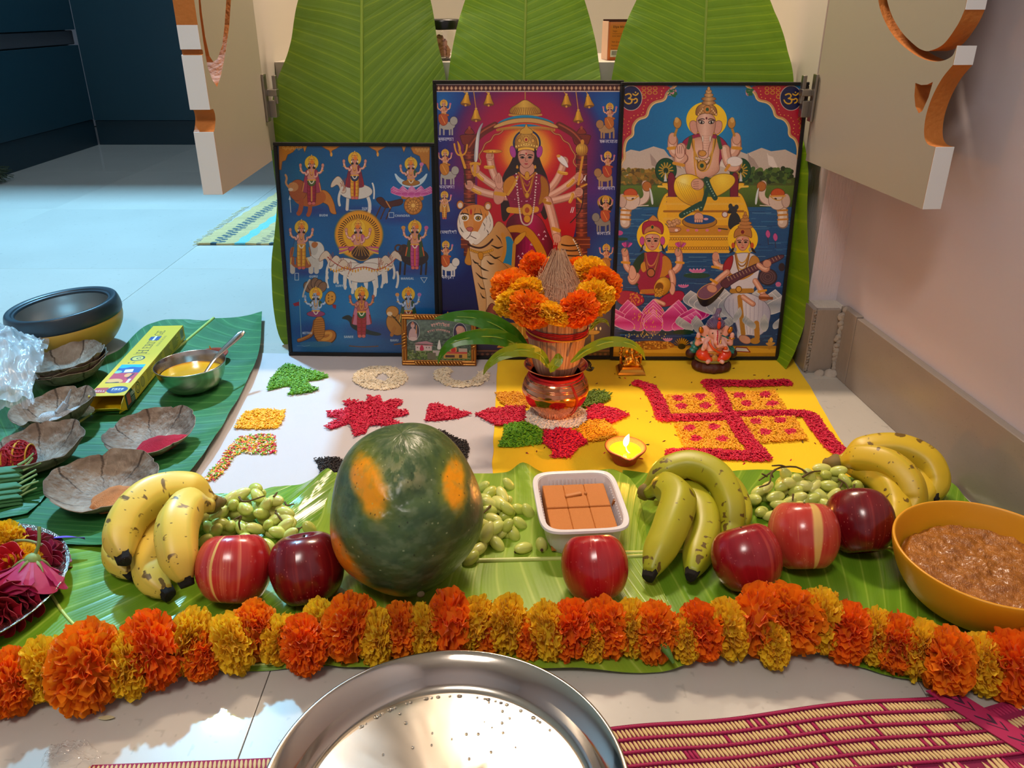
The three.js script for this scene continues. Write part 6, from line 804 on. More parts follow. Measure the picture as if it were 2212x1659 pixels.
// Devanagari letters as pen strokes on a 10-unit body; the head line is drawn over the word
const DEV = { k: [[5, 0, 5, 10], [5, 4, 2, 3.4, 1, 5.4, 2.6, 7, 5, 5], [5, 4.4, 8, 3.4, 9, 5.6, 7.6, 7.4]], aa: [[3, 0, 3, 10]], sh: [[8, 0, 8, 10], [2, 0, 2, 5, 4.6, 6.6, 8, 5.6], [2, 2, 8, 6]], S: [[2, 1, 4.6, 2, 3.6, 4.4, 1.6, 5, 5, 9.4], [3.6, 5, 8, 5], [8, 0, 8, 10]], m: [[2.4, 0, 2.4, 6], [2.4, 6, 1, 7.4, 2.4, 8, 3, 6.4, 8, 6.4], [8, 0, 8, 10]], n: [[8, 0, 8, 10], [8, 5.4, 3, 5.4], [3, 5.4, 1.8, 6.6, 3, 7.4]], N: [[2, 0, 2, 4.6, 3.4, 6, 4.8, 4.6, 4.8, 0], [8, 0, 8, 10]], D: [[5, 0, 5, 2.4, 2.4, 3, 3, 5, 6.4, 5.4, 6.4, 8, 3.6, 9.4, 1.6, 8]], d: [[4.4, 0, 4.4, 2.8, 1.8, 3.8, 2.6, 6.8, 5, 6, 4.4, 8, 7, 10]], t: [[8, 0, 8, 10], [8, 4.4, 3.4, 4.6, 2, 7, 4, 9.4]], c: [[8, 0, 8, 10], [1, 3.6, 7.8, 3.6], [3, 3.6, 3, 7, 7.8, 6.4]], T: [[5, 0, 5, 2, 2.4, 3.4, 2, 6.4, 4.6, 8.6, 7.6, 7.4]], gh: [[8, 0, 8, 10], [2, 0, 1.6, 3, 4, 3.6, 1.6, 5, 2.6, 7.4, 8, 6.8]], y: [[8, 0, 8, 10], [2, 0, 4, 3, 1.8, 4, 2.8, 7, 8, 6.6]], i: [[3, 0, 3, 10], [3, 0, 5, -3.4, 8.4, -2.6, 10, 0]], ii: [[7, 0, 7, 10], [7, 0, 5, -3.6, 2, -2.4, 1, 0]], r: [[3, 0, 5.6, 2, 3.4, 4.6, 7, 9.6]], l: [[8, 0, 8, 10], [1.6, 7.6, 1.8, 4, 4.4, 3.6, 4.6, 7, 5, 4, 8, 4.6]], p: [[2, 0, 2, 4.8, 5, 6.4, 8, 5.6], [8, 0, 8, 10]], h: [[5, 0, 5, 2.6, 2.4, 3.4, 5.8, 4.4, 3, 6, 6.4, 8, 4.6, 10]], tr: [[8, 0, 8, 10], [2, 4.4, 8, 4.4], [7.8, 4.6, 2, 9]], ra: [[-1, 8.6, -4, 10.6]], u: [[-3, 10.4, -1.4, 12.4, 0.6, 11]], uu: [[-4, 11, -2, 12.6, -1, 11.4, 1, 12.6]], ai: [[-3, 0, -6, -3.4], [-2.4, 0, -4, -3.8]], an: [[-3, -3, -2.6, -2.8]] };
function hindi(P, word, x, y, s, col, lw = 0.13) { let q = x; const narrow = { aa: 4.4, i: 5, ra: 0, u: 0, uu: 0, ai: 0, an: 0 }; for (const k of word) { for (const st of DEV[k]) { const p = []; for (let i = 0; i < st.length; i += 2) p.push([q + st[i] * s / 10, y + st[i + 1] * s / 10]); P.l(p, s * lw, col); } q += (narrow[k] ?? 9) * s / 10; } P.l([[x, y], [q, y]], s * lw, col, false); return q; }
const SKIN = ['#d79a80', '#a8604e', '#f0c4ac'], GOLD = '#d99a26', GOLDL = '#f4cf68', GOLDD = '#8a5212';
function face(P, x, y, s, o = {}) {   // s: half the height of the face
  const [b, d, l] = o.skin ?? SKIN; P.f([[x - s * 0.72, y - s * 0.7], [x + s * 0.72, y - s * 0.7], [x + s * 0.76, y + s * 0.1], [x + s * 0.4, y + s * 0.82], [x, y + s * 1.02], [x - s * 0.4, y + s * 0.82], [x - s * 0.76, y + s * 0.1]], b, true, d, s * 0.05);
  P.e(x - s * 0.2, y - s * 0.35, s * 0.3, s * 0.3, l + '88'); P.e(x - s * 0.36, y + s * 0.34, s * 0.17, s * 0.14, '#e0806c66'); P.e(x + s * 0.36, y + s * 0.34, s * 0.17, s * 0.14, '#e0806c66');
  for (const k of [-1, 1]) { P.l([[x + k * s * 0.14, y - s * 0.19], [x + k * s * 0.34, y - s * 0.29], [x + k * s * 0.6, y - s * 0.18]], s * 0.075, '#241410'); P.f([[x + k * s * 0.14, y + s * 0.02], [x + k * s * 0.32, y - s * 0.11], [x + k * s * 0.58, y + 0.0 * s], [x + k * s * 0.34, y + s * 0.1]], '#f4ece4', true, '#1c0e0a', s * 0.055); P.e(x + k * s * 0.34, y - s * 0.0, s * 0.1, s * 0.1, '#1a0c08'); }
  P.l([[x - s * 0.04, y + s * 0.02], [x - s * 0.1, y + s * 0.33], [x + s * 0.02, y + s * 0.38], [x + s * 0.12, y + s * 0.33]], s * 0.05, d); P.f([[x - s * 0.22, y + s * 0.58], [x - s * 0.07, y + s * 0.52], [x, y + s * 0.55], [x + s * 0.07, y + s * 0.52], [x + s * 0.22, y + s * 0.58], [x, y + s * 0.7]], '#b8323c', true); P.e(x, y - s * 0.34, s * 0.06, s * 0.1, '#b8101c');
}
function crown(P, x, y, s, o = {}) { P.f([[x - s * 0.85, y], [x - s * 0.9, y - s * 0.6], [x - s * 0.5, y - s * 1.1], [x - s * 0.2, y - s * 1.5], [x, y - s * (o.tall ?? 1.9)], [x + s * 0.2, y - s * 1.5], [x + s * 0.5, y - s * 1.1], [x + s * 0.9, y - s * 0.6], [x + s * 0.85, y], [x, y - s * 0.2]], o.col ?? GOLD, true, GOLDD, s * 0.06); for (let k = 0; k < 3; k++) P.l([[x - s * (0.8 - k * 0.18), y - s * (0.22 + k * 0.35)], [x, y - s * (0.42 + k * 0.38)], [x + s * (0.8 - k * 0.18), y - s * (0.22 + k * 0.35)]], s * 0.07, k % 2 ? GOLDD : GOLDL); P.e(x, y - s * 0.62, s * 0.16, s * 0.2, '#a81a2a', 0, GOLDL, s * 0.06); P.e(x, y - s * (o.tall ?? 1.9) * 0.94, s * 0.1, s * 0.14, GOLDL); }
// a figure with raised hands; u is half a face height
function figure(P, x, y, u, o) {
  const [b, d, l] = o.skin ?? SKIN, cl = o.cloth ?? '#a02038', sh = o.shawl ?? '#b05a80';
  if (o.halo) P.e(x, y - u * 0.3, u * 1.75, u * 1.85, o.halo, 0, '#c89018', u * 0.08);
  P.f([[x - u * 0.9, y - u * 0.5], [x - u * 1.05, y + u * 1.3], [x - u * 0.6, y + u * 1.6], [x + u * 0.6, y + u * 1.6], [x + u * 1.05, y + u * 1.3], [x + u * 0.9, y - u * 0.5]], '#1c1210');
  const raise = [[1.5, 2.3], [2.6, 2.9], [2.9, 0.9]];
  for (const k of [-1, 1]) { P.limb([[x + k * u * 1.4, y + u * 2.2], [x + k * u * 2.6, y + u * 2.9], [x + k * u * 2.9, y + u * 0.75]], u * 0.62, b, d, l); P.l([[x + k * u * 2.55, y + u * 1.7], [x + k * u * 3.1, y + u * 1.75]], u * 0.2, GOLD); P.e(x + k * u * 2.92, y + u * 0.35, u * 0.36, u * 0.5, b, 0, d, u * 0.06); (o.hold ?? (() => {}))(P, x + k * u * 3.0, y - u * 0.2, u, k); }
  if (o.sit) { if (o.seat) o.seat(P, x, y, u); P.f([[x - u * 2.6, y + u * 5.4], [x - u * 2.3, y + u * 4.5], [x, y + u * 4.1], [x + u * 2.3, y + u * 4.5], [x + u * 2.6, y + u * 5.4], [x, y + u * 6.0]], cl, true, '#40101a', u * 0.08); }
  else {
    P.f([[x - u * 1.5, y + u * 1.7], [x - u * 2.2, y + u * 5.0], [x - u * 2.7, y + u * 7.2], [x - u * 1.4, y + u * 7.6], [x + u * 1.4, y + u * 7.6], [x + u * 2.7, y + u * 7.2], [x + u * 2.2, y + u * 5.0], [x + u * 1.5, y + u * 1.7]], sh, true, '#4a1826', u * 0.08);
    for (const k of [-1, 1]) { P.l([[x + k * u * 2.0, y + u * 5.0], [x + k * u * 2.4, y + u * 7.1]], u * 0.3, o.trim ?? '#d8b050'); P.limb([[x + k * u * 0.55, y + u * 4.6], [x + k * u * 0.7, y + u * 7.4], [x + k * u * 0.5, y + u * 9.8]], u * 1.15, cl, o.clothD ?? '#5a0c1a', o.clothL ?? cl); for (let q = 0; q < 4; q++) P.l([[x + k * u * 0.15, y + u * (6.0 + q)], [x + k * u * 0.6, y + u * (6.35 + q)], [x + k * u * 1.1, y + u * (5.9 + q)]], u * 0.1, (o.clothD ?? '#5a0c1a') + 'aa'); P.e(x + k * u * 0.5, y + u * 10.3, u * 0.5, u * 0.42, '#c8625a', 0, '#6a2420', u * 0.06); }
    P.l([[x, y + u * 5.0], [x, y + u * 9.6]], u * 0.42, o.trim ?? '#d06a2a');
    if (o.apron) P.f([[x - u * 1.2, y + u * 4.0], [x + u * 1.2, y + u * 4.0], [x + u * 0.9, y + u * 5.5], [x, y + u * 5.9], [x - u * 0.9, y + u * 5.5]], o.apron, true, '#20301a', u * 0.06);
  }
  P.f([[x - u * 1.6, y + u * 1.6], [x - u * 0.5, y + u * 1.2], [x + u * 0.5, y + u * 1.2], [x + u * 1.6, y + u * 1.6], [x + u * 1.2, y + u * 3.2], [x + u * 0.95, y + u * 4.4], [x - u * 0.95, y + u * 4.4], [x - u * 1.2, y + u * 3.2]], b, true, d, u * 0.07);
  for (const k of [-1, 1]) P.f([[x + k * u * 0.75, y + u * 1.3], [x + k * u * 1.75, y + u * 1.75], [x + k * u * 1.5, y + u * 3.6], [x + k * u * 0.8, y + u * 2.9]], sh, true, '#4a1826', u * 0.06);
  for (let q = 0; q < 3; q++) P.l([[x - u * (0.55 - 0.05 * q), y + u * 1.35], [x - u * 0.4, y + u * (2.1 + 0.5 * q)], [x, y + u * (2.5 + 0.6 * q)], [x + u * 0.4, y + u * (2.1 + 0.5 * q)], [x + u * (0.55 - 0.05 * q), y + u * 1.35]], u * 0.15, q % 2 ? '#8a3a14' : GOLD);
  P.limb([[x - u * 1.5, y + u * 2.4], [x - u * 1.6, y + u * 3.3], [x - u * 0.95, y + u * 2.5]], u * 0.5, b, d, l); P.limb([[x + u * 1.5, y + u * 2.4], [x + u * 1.6, y + u * 3.5], [x + u * 0.75, y + u * 3.4]], u * 0.5, b, d, l);
  P.e(x - u * 0.95, y + u * 2.1, u * 0.3, u * 0.5, l, 0, d, u * 0.06); P.l([[x - u * 1.0, y + u * 4.2], [x + u * 1.0, y + u * 4.2]], u * 0.34, GOLD); P.l([[x - u * 0.6, y + u * 4.4], [x, y + u * 5.8], [x + u * 0.6, y + u * 4.4]], u * 0.28, '#d8d0c0');
  P.l([[x, y + u * 0.8], [x, y + u * 1.35]], u * 0.6, b); face(P, x, y, u, { skin: o.skin }); for (const k of [-1, 1]) P.e(x + k * u * 0.82, y + u * 0.5, u * 0.2, u * 0.34, '#d8cfb8');
  crown(P, x, y - u * 0.55, u * 1.0, o.crown ?? {}); if (o.dab) P.e(x + u * (o.dab === true ? 0.1 : o.dab), y - u * 0.45, u * 0.52, u * 0.52, '#e07a1c');
}
function om(P, x, y, s, col, w = 0.16) { const L = (p) => P.l(p.map(([a, b]) => [x + a * s, y + b * s]), s * w, col); L([[-0.75, -0.5], [-0.3, -0.75], [0.05, -0.45], [-0.1, -0.1], [-0.35, -0.02]]); L([[-0.35, -0.02], [0.1, 0.05], [0.1, 0.55], [-0.35, 0.75], [-0.85, 0.5], [-0.95, 0.2]]); L([[-0.05, 0.05], [0.35, 0.2], [0.6, -0.05], [0.85, 0.1], [0.8, 0.5], [0.5, 0.6]]); L([[0.25, -0.62], [0.5, -0.42], [0.8, -0.5], [0.95, -0.72]]); P.e(x + 0.6 * s, y - 0.85 * s, s * 0.11, s * 0.11, col); }
function lotus(P, x, y, rx, ry, c1, c2, edge, n = 5) { for (let ring = 2; ring >= 0; ring--) for (let k = 0; k < n; k++) { const a = n > 1 ? k / (n - 1) * 2 - 1 : 0, px = x + a * rx * (0.75 + 0.13 * ring), w = rx * 0.34, top = y - ry * (0.9 - 0.2 * (2 - ring) * 0.7 - 0.25 * a * a * 0.4), bot = y + ry * (0.55 - 0.22 * a * a) - ring * ry * 0.1, lean = a * rx * 0.28; P.f([[px + lean * 0.7, top], [px + lean * 0.7, top], [px + w + lean * 0.4, (top + bot) / 2], [px + w * 0.35 - lean * 0.3, bot], [px - w * 0.35 - lean * 0.3, bot], [px - w + lean * 0.4, (top + bot) / 2]], P.lin(0, top, 0, bot, [[0, c2], [0.45, c1], [1, c2]]), true, edge, rx * 0.012); } }
const noiseOver = (c, w, h, a, seed) => { const I = c.getImageData(0, 0, w, h), d = I.data; for (let y = 0; y < h; y++) for (let x = 0; x < w; x++) { const n = (hash(x >> 1, y >> 1, seed) - 0.5) * a; const k = (y * w + x) * 4; d[k] += n; d[k + 1] += n; d[k + 2] += n; } c.putImageData(I, 0, 0); };

// ---- nine planet gods on blue
function drawNine() {
  const W = 1253, H = 1659, cv = document.createElement('canvas'); cv.width = W; cv.height = H; const c = cv.getContext('2d'), P = pen(c);
  c.fillStyle = '#0c4f86'; c.fillRect(0, 0, W, H);
  for (const [x, y, r, s] of [[250, 320, 330, '#0a5f86'], [900, 420, 330, '#0b62a4'], [680, 250, 300, '#0b5588'], [250, 760, 300, '#0b63a0'], [1060, 760, 320, '#0a62ac'], [650, 1250, 330, '#0c78b8'], [300, 1180, 280, '#1379b8'], [1040, 1200, 280, '#0f6cb4'], [520, 1400, 240, '#0d6aa8']]) { c.fillStyle = P.rad(x, y, 0, r, [[0, s], [1, s + '00']]); c.fillRect(0, 0, W, H); }
  for (const [x, y, rx, ry] of [[330, 560, 230, 60], [720, 560, 260, 50], [950, 620, 240, 60], [260, 1010, 170, 50], [1050, 1000, 200, 60], [760, 1430, 300, 90], [1000, 1450, 260, 80], [330, 1440, 200, 90]]) { c.save(); c.translate(x, y); c.scale(1, ry / rx); c.fillStyle = P.rad(0, 0, 0, rx, [[0, '#2a2f78cc'], [1, '#2a2f7800']]); c.fillRect(-rx, -rx, rx * 2, rx * 2); c.restore(); }
  // gold cusps along the top
  const g = '#b8741e'; P.f([[75, 70], [260, 74], [250, 100], [200, 100], [180, 130], [140, 150], [125, 190], [100, 200], [92, 260], [78, 260]], g, false, '#7a4410', 4); P.f([[1060, 82], [1180, 82], [1175, 270], [1150, 220], [1120, 210], [1105, 160], [1060, 140], [1040, 100]], g, false, '#7a4410', 4);
  for (const x of [455, 795]) { P.f([[x - 80, 78], [x + 80, 80], [x + 40, 105], [x + 10, 120], [x, 150], [x - 10, 120], [x - 40, 105]], g, false, '#7a4410', 4); P.e(x + 4, 148, 9, 16, '#d89a3c'); } for (const x of [265, 990]) P.f([[x - 20, 78], [x + 20, 78], [x + 8, 110], [x, 132], [x - 8, 110]], '#c98a34', false, '#7a4410', 3); for (let k = 0; k < 9; k++) { P.e(110 + k * 16, 98 + (k % 2) * 10, 7, 7, null, 0, '#e0b060', 3); P.e(1080 + k * 11, 110 + (k % 2) * 14, 6, 6, null, 0, '#e0b060', 3); }
  const SK = ['#c98a78', '#8a4a40', '#e8b8a8'], BL = ['#8fa6c8', '#4a5f8a', '#c0d0e6'];
  const horse = (x, y, s, f = 1) => { P.l([[x - f * 60 * s, y + 60 * s], [x - f * 66 * s, y + 150 * s]], 22 * s, '#c8c4bc'); P.l([[x + f * 80 * s, y + 50 * s], [x + f * 110 * s, y + 100 * s], [x + f * 96 * s, y + 170 * s]], 24 * s, '#d0ccc6'); P.e(x, y + 20 * s, 120 * s, 56 * s, '#cdc7be', 0, '#6a5a50', 3); P.f([[x - f * 60 * s, y + 20 * s], [x - f * 120 * s, y - 110 * s], [x - f * 175 * s, y - 60 * s], [x - f * 190 * s, y - 10 * s], [x - f * 170 * s, y - 10 * s], [x - f * 130 * s, y - 40 * s], [x - f * 110 * s, y + 40 * s]], '#c9b8a4', true, '#6a4a3a', 3); for (let k = 0; k < 4; k++) P.l([[x - f * (80 + 12 * k) * s, y - (80 - 12 * k) * s], [x - f * (70 + 9 * k) * s, y - 30 * s], [x - f * (90 + 8 * k) * s, y + 14 * s]], 4 * s, '#8a3a24'); P.l([[x - f * 100 * s, y - 10 * s], [x - f * 140 * s, y + 60 * s], [x - f * 120 * s, y + 120 * s]], 18 * s, '#c8c4bc'); };
  // lion with a trunk, standing god (top left)
  P.l([[150, 390], [120, 360], [138, 320], [124, 298]], 15, '#c08a58'); P.f([[380, 400], [440, 420], [480, 500], [490, 560], [500, 590], [450, 580], [440, 520], [400, 500], [340, 480]], '#b8701c', true, '#5a2c0a', 3); P.e(300, 460, 120, 70, '#a85618'); P.e(215, 410, 66, 78, '#a0501a', 0, '#5a2408', 3); P.e(180, 385, 38, 34, '#c08044'); P.e(162, 405, 18, 12, '#d8c0a0'); P.l([[240, 480], [240, 560], [220, 580]], 34, '#a04a1c'); P.l([[300, 500], [310, 560], [290, 590]], 30, '#a04a1c');
  figure(P, 315, 218, 28, { halo: '#d8b02a', skin: SK, cloth: '#8a1430', shawl: '#98344e', apron: '#4a5a22', clothL: '#98203c', trim: '#c8843a', dab: true }); c.save(); P.l([[155, 470], [163, 572]], 5, '#c8ccd0', false); P.f([[146, 480], [155, 445], [164, 480]], '#c8ccd0', false); c.restore();
  // white horse, god (top middle)
  horse(640, 400, 1); P.l([[760, 360], [778, 400], [770, 470]], 12, '#d8d4ce'); figure(P, 630, 188, 27, { halo: '#d8b02a', skin: SK, cloth: '#c8860e', clothD: '#7a4608', clothL: '#dca02a', shawl: '#7a2436', apron: '#1e3054', trim: '#9a1c22', dab: 0.2 }); for (const k of [-1, 1]) P.l([[650 - 65 * k, 555], [650 + 65 * k, 578]], 3, '#9ab4c8', false); P.l([[590, 555], [715, 553]], 3, '#9ab4c8', false); P.l([[582, 578], [718, 576]], 3, '#9ab4c8', false);
  // moon god on lotus and car (top right)
  c.beginPath(); c.arc(1042, 270, 122, 0.15, PI - 0.15); c.arc(1042, 215, 132, PI - 0.6, 0.6, true); c.closePath(); c.fillStyle = '#b9d0dc'; c.fill(); P.l([[985, 460], [1120, 470]], 30, '#b06a1e'); P.e(1058, 522, 66, 66, '#c07a28', 0, '#7a4410', 6); P.e(1058, 522, 42, 42, '#d89840', 0, '#8a5418', 5); P.e(1058, 522, 14, 14, '#e8b85c'); for (let k = 0; k < 12; k++) P.l([[1058 + 18 * Math.cos(k * 0.524), 522 + 18 * Math.sin(k * 0.524)], [1058 + 58 * Math.cos(k * 0.524), 522 + 58 * Math.sin(k * 0.524)]], 5, '#8a5418', false); P.l([[985, 500], [900, 520], [830, 520]], 6, '#a06a2a'); P.f([[780, 470], [830, 455], [860, 500], [940, 480], [985, 470], [980, 520], [900, 530], [850, 545], [800, 500]], '#4a2014', true, '#200a06', 3); for (const x of [800, 840, 880]) P.l([[x + 20, 530], [x - 5, 580], [x - 20, 620]], 9, '#4a2014'); P.l([[860, 490], [890, 540]], 9, '#c08040'); lotus(P, 1048, 430, 112, 62, '#b8408a', '#d886b4', '#e8b0d0', 5); figure(P, 1042, 225, 26, { halo: '#d8b02a', skin: SK, cloth: '#a06a20', shawl: '#2c5a34', sit: true, dab: -0.05, hold: (Q, x, y, u, k) => k > 0 && Q.e(x, y, u * 0.6, u * 0.5, '#c870a0') }); lotus(P, 1048, 440, 112, 45, '#b8408a', '#d886b4', '#e8b0d0', 5);
  // elephant, god (middle left)
  P.e(300, 880, 105, 100, '#bdbab4', 0, '#6a6660', 3); P.e(355, 850, 52, 64, '#c8c5be', 0, '#77736c', 3); P.l([[380, 880], [392, 950], [372, 985], [366, 966]], 26, '#c6c3bc'); P.e(330, 840, 30, 46, '#b3b0a9'); P.f([[320, 785], [370, 795], [340, 840], [310, 820]], '#a8642a'); for (const x of [175, 310, 350]) P.l([[x, 930], [x, 1005]], 36, '#b9b6af'); P.f([[150, 830], [200, 820], [300, 930], [320, 980], [160, 985]], '#a0542a', true); for (let k = 0; k < 5; k++) P.l([[165 + k * 28, 905], [160 + k * 34, 950]], 10, k % 2 ? '#2a6a9a' : '#c8a04a', false); figure(P, 240, 690, 28, { halo: '#d8b02a', skin: SK, cloth: '#c88c0e', clothD: '#7a4c08', clothL: '#dca42c', shawl: '#2a6a96', trim: '#a8621a', dab: true });
  // sun god on seven horses (centre)
  c.fillStyle = P.rad(660, 735, 120, 185, [[0, '#e8a818'], [0.75, '#d08a14'], [1, '#d08a1400']]); c.fillRect(440, 540, 440, 400); for (let k = 0; k < 52; k++) { const a = k / 52 * 2 * PI; P.l([[660 + 122 * Math.cos(a), 735 + 118 * Math.sin(a)], [660 + 134 * Math.cos(a + 0.05), 735 + 130 * Math.sin(a + 0.05)], [660 + 150 * Math.cos(a), 735 + 146 * Math.sin(a)]], 7, '#4a2408'); } P.e(660, 735, 118, 114, '#d8a212', 0, '#b87a10', 5); for (const k of [-1, 1]) for (let j = 0; j < 4; j++) P.l([[660 + k * 40, 830], [660 + k * 100, 825 + 14 * j], [660 + k * 140, 830 + 14 * j]], 12, j % 2 ? '#c8a040' : '#b04a78'); figure(P, 655, 690, 30, { halo: '#e0b42c', skin: SK, cloth: '#a8406a', shawl: '#b85a86', sit: true, dab: -0.1 }); P.f([[670, 790], [760, 880], [690, 940], [580, 880]], '#3a2212', true, '#b8862c', 5); for (let k = 0; k < 6; k++) P.l([[670, 800], [610 + k * 25, 890]], 4, '#b8862c', false);
  for (const [x, y, s, f] of [[545, 940, 0.95, 1], [800, 940, 0.95, -1], [620, 975, 0.95, 1], [730, 975, 0.95, -1], [680, 1010, 1.0, 1]]) horse(x, y, s, f); for (let k = 0; k < 22; k++) P.e(455 + k * 20, 990 + 12 * Math.sin(k * 0.9), 6, 12, '#c8902c'); P.l([[430, 900], [560, 1010], [690, 960], [830, 1010], [930, 910]], 5, '#9a2a22'); for (const [x, k] of [[430, -1], [560, -1], [600, -1], [780, 1], [830, 1], [940, 1]]) P.l([[x, 1010], [x + k * 16, 1060], [x - k * 4, 1120]], 17, '#c9c5bf');
  // ram, god (middle right)
  P.e(1070, 900, 100, 66, '#2a1a16'); P.e(990, 850, 40, 44, '#3a2218'); P.e(950, 835, 24, 24, null, 0, '#4a2a1a', 12); for (const x of [965, 1000, 1120, 1155]) P.l([[x, 940], [x - 6, 1025]], 14, '#241410'); figure(P, 1070, 690, 28, { halo: '#d8b02a', skin: SK, cloth: '#a82a6a', clothD: '#5a1038', clothL: '#b84a84', shawl: '#2e4a24', trim: '#c85a22', dab: 0.55, hold: (Q, x, y, u, k) => Q.e(x, y, u * 0.55, u * 0.5, k > 0 ? '#c05a94' : '#c88a3a') });
  // serpent-tailed god (lower left)
  for (const k of [-2, -1, 0, 1, 2]) P.e(340 + k * 26, 1120 - 14 * (2 - Math.abs(k)), 30, 42, '#7a5a44', k * 0.25, '#2e1c12', 4); P.limb([[365, 1380], [350, 1470], [400, 1515], [460, 1500], [470, 1455], [420, 1465]], 62, '#a8642a', '#4a220c', '#c88a3a'); P.limb([[340, 1370], [330, 1460], [260, 1500], [220, 1510]], 30, '#8a4a22', '#40180a', '#b07030'); P.f([[325, 1340], [410, 1330], [412, 1500], [330, 1510]], '#b0702c', true, '#5a2c0c', 3); for (let k = 0; k < 9; k++) P.l([[330, 1360 + k * 16], [410, 1352 + k * 16]], 3, '#6a3410'); figure(P, 345, 1180, 27, { halo: '#d8b02a', skin: BL, cloth: '#8a3a6a', shawl: '#3a5a2a', sit: true, dab: 0.7 }); P.l([[250, 1190], [262, 1120], [300, 1065]], 12, '#b8b0a4'); P.e(452, 1200, 38, 50, '#c48a2c', 0.2, '#6a400e', 5); for (let k = 0; k < 5; k++) P.e(438 + (k % 2) * 26, 1178 + k * 11, 6, 6, '#7a4a12'); P.l([[225, 1210], [238, 1490]], 4, '#7aa0a8'); P.f([[222, 1225], [176, 1240], [190, 1260], [222, 1255]], '#8a1830', false); P.f([[465, 1245], [495, 1250], [490, 1280], [470, 1270]], '#8a1830', false); P.f([[210, 1520], [480, 1515], [440, 1560], [250, 1560]], '#2a5f86');
  // crow, dark god (lower middle)
  P.f([[520, 1350], [580, 1318], [612, 1340], [700, 1430], [840, 1460], [800, 1480], [690, 1460], [600, 1420], [590, 1360]], '#16202c', true); P.l([[590, 1550], [690, 1562], [800, 1552]], 7, '#6a3a1c'); figure(P, 680, 1180, 29, { halo: '#d8b02a', skin: ['#a85a4c', '#5a2820', '#c88a78'], cloth: '#9a1e36', shawl: '#b86a86', apron: '#2a5a2c', trim: '#8a1a26', dab: 0.3 });
  // tiger, blue god (lower right)
  P.e(930, 1390, 66, 86, '#b07432', -0.4, '#4a2810', 3); P.e(905, 1300, 46, 42, '#b87e3c', 0, '#4a2810', 3); P.e(885, 1315, 20, 16, '#d8c0a0'); for (let k = 0; k < 7; k++) P.l([[900 + k * 14, 1330 + k * 14], [930 + k * 10, 1345 + k * 16]], 6, '#2a160a', false); P.l([[920, 1420], [900, 1470]], 26, '#a8692a'); P.l([[920, 1540], [1000, 1530]], 10, '#7a4a1c'); figure(P, 1022, 1180, 27, { halo: '#d8b02a', skin: BL, cloth: '#8a3a30', shawl: '#2c5030', dab: 0.05, hold: (Q, x, y, u, k) => Q.e(x, y, u * 0.55, u * 0.5, k > 0 ? '#a86aa4' : '#c88a4a') });
  const tx = (s, x, y) => P.t(s, x, y, 23, '#b9c6d2', { bold: true }); tx('BUDH', 370, 594); tx('SUKRA', 682, 543); tx('CHANDRA', 923, 597); tx('GURU', 296, 1042); tx('SURYA', 488, 1110); tx('MANGAL', 966, 1057); tx('KETHU', 246, 1456); tx('SANEE', 550, 1484); tx('RAHU', 888, 1510);
  c.strokeStyle = '#b9c6d2'; c.lineWidth = 4; c.strokeRect(880, 574, 36, 36); c.strokeRect(192, 1018, 27, 50); P.f([[1112, 1050], [1160, 1050], [1138, 1088]], null, false, '#b9c6d2', 4); P.l([[205, 1550], [240, 1548], [262, 1556], [300, 1545]], 2, '#8aa8bc');
  noiseOver(c, W, H, 14, 3); return cv;
}
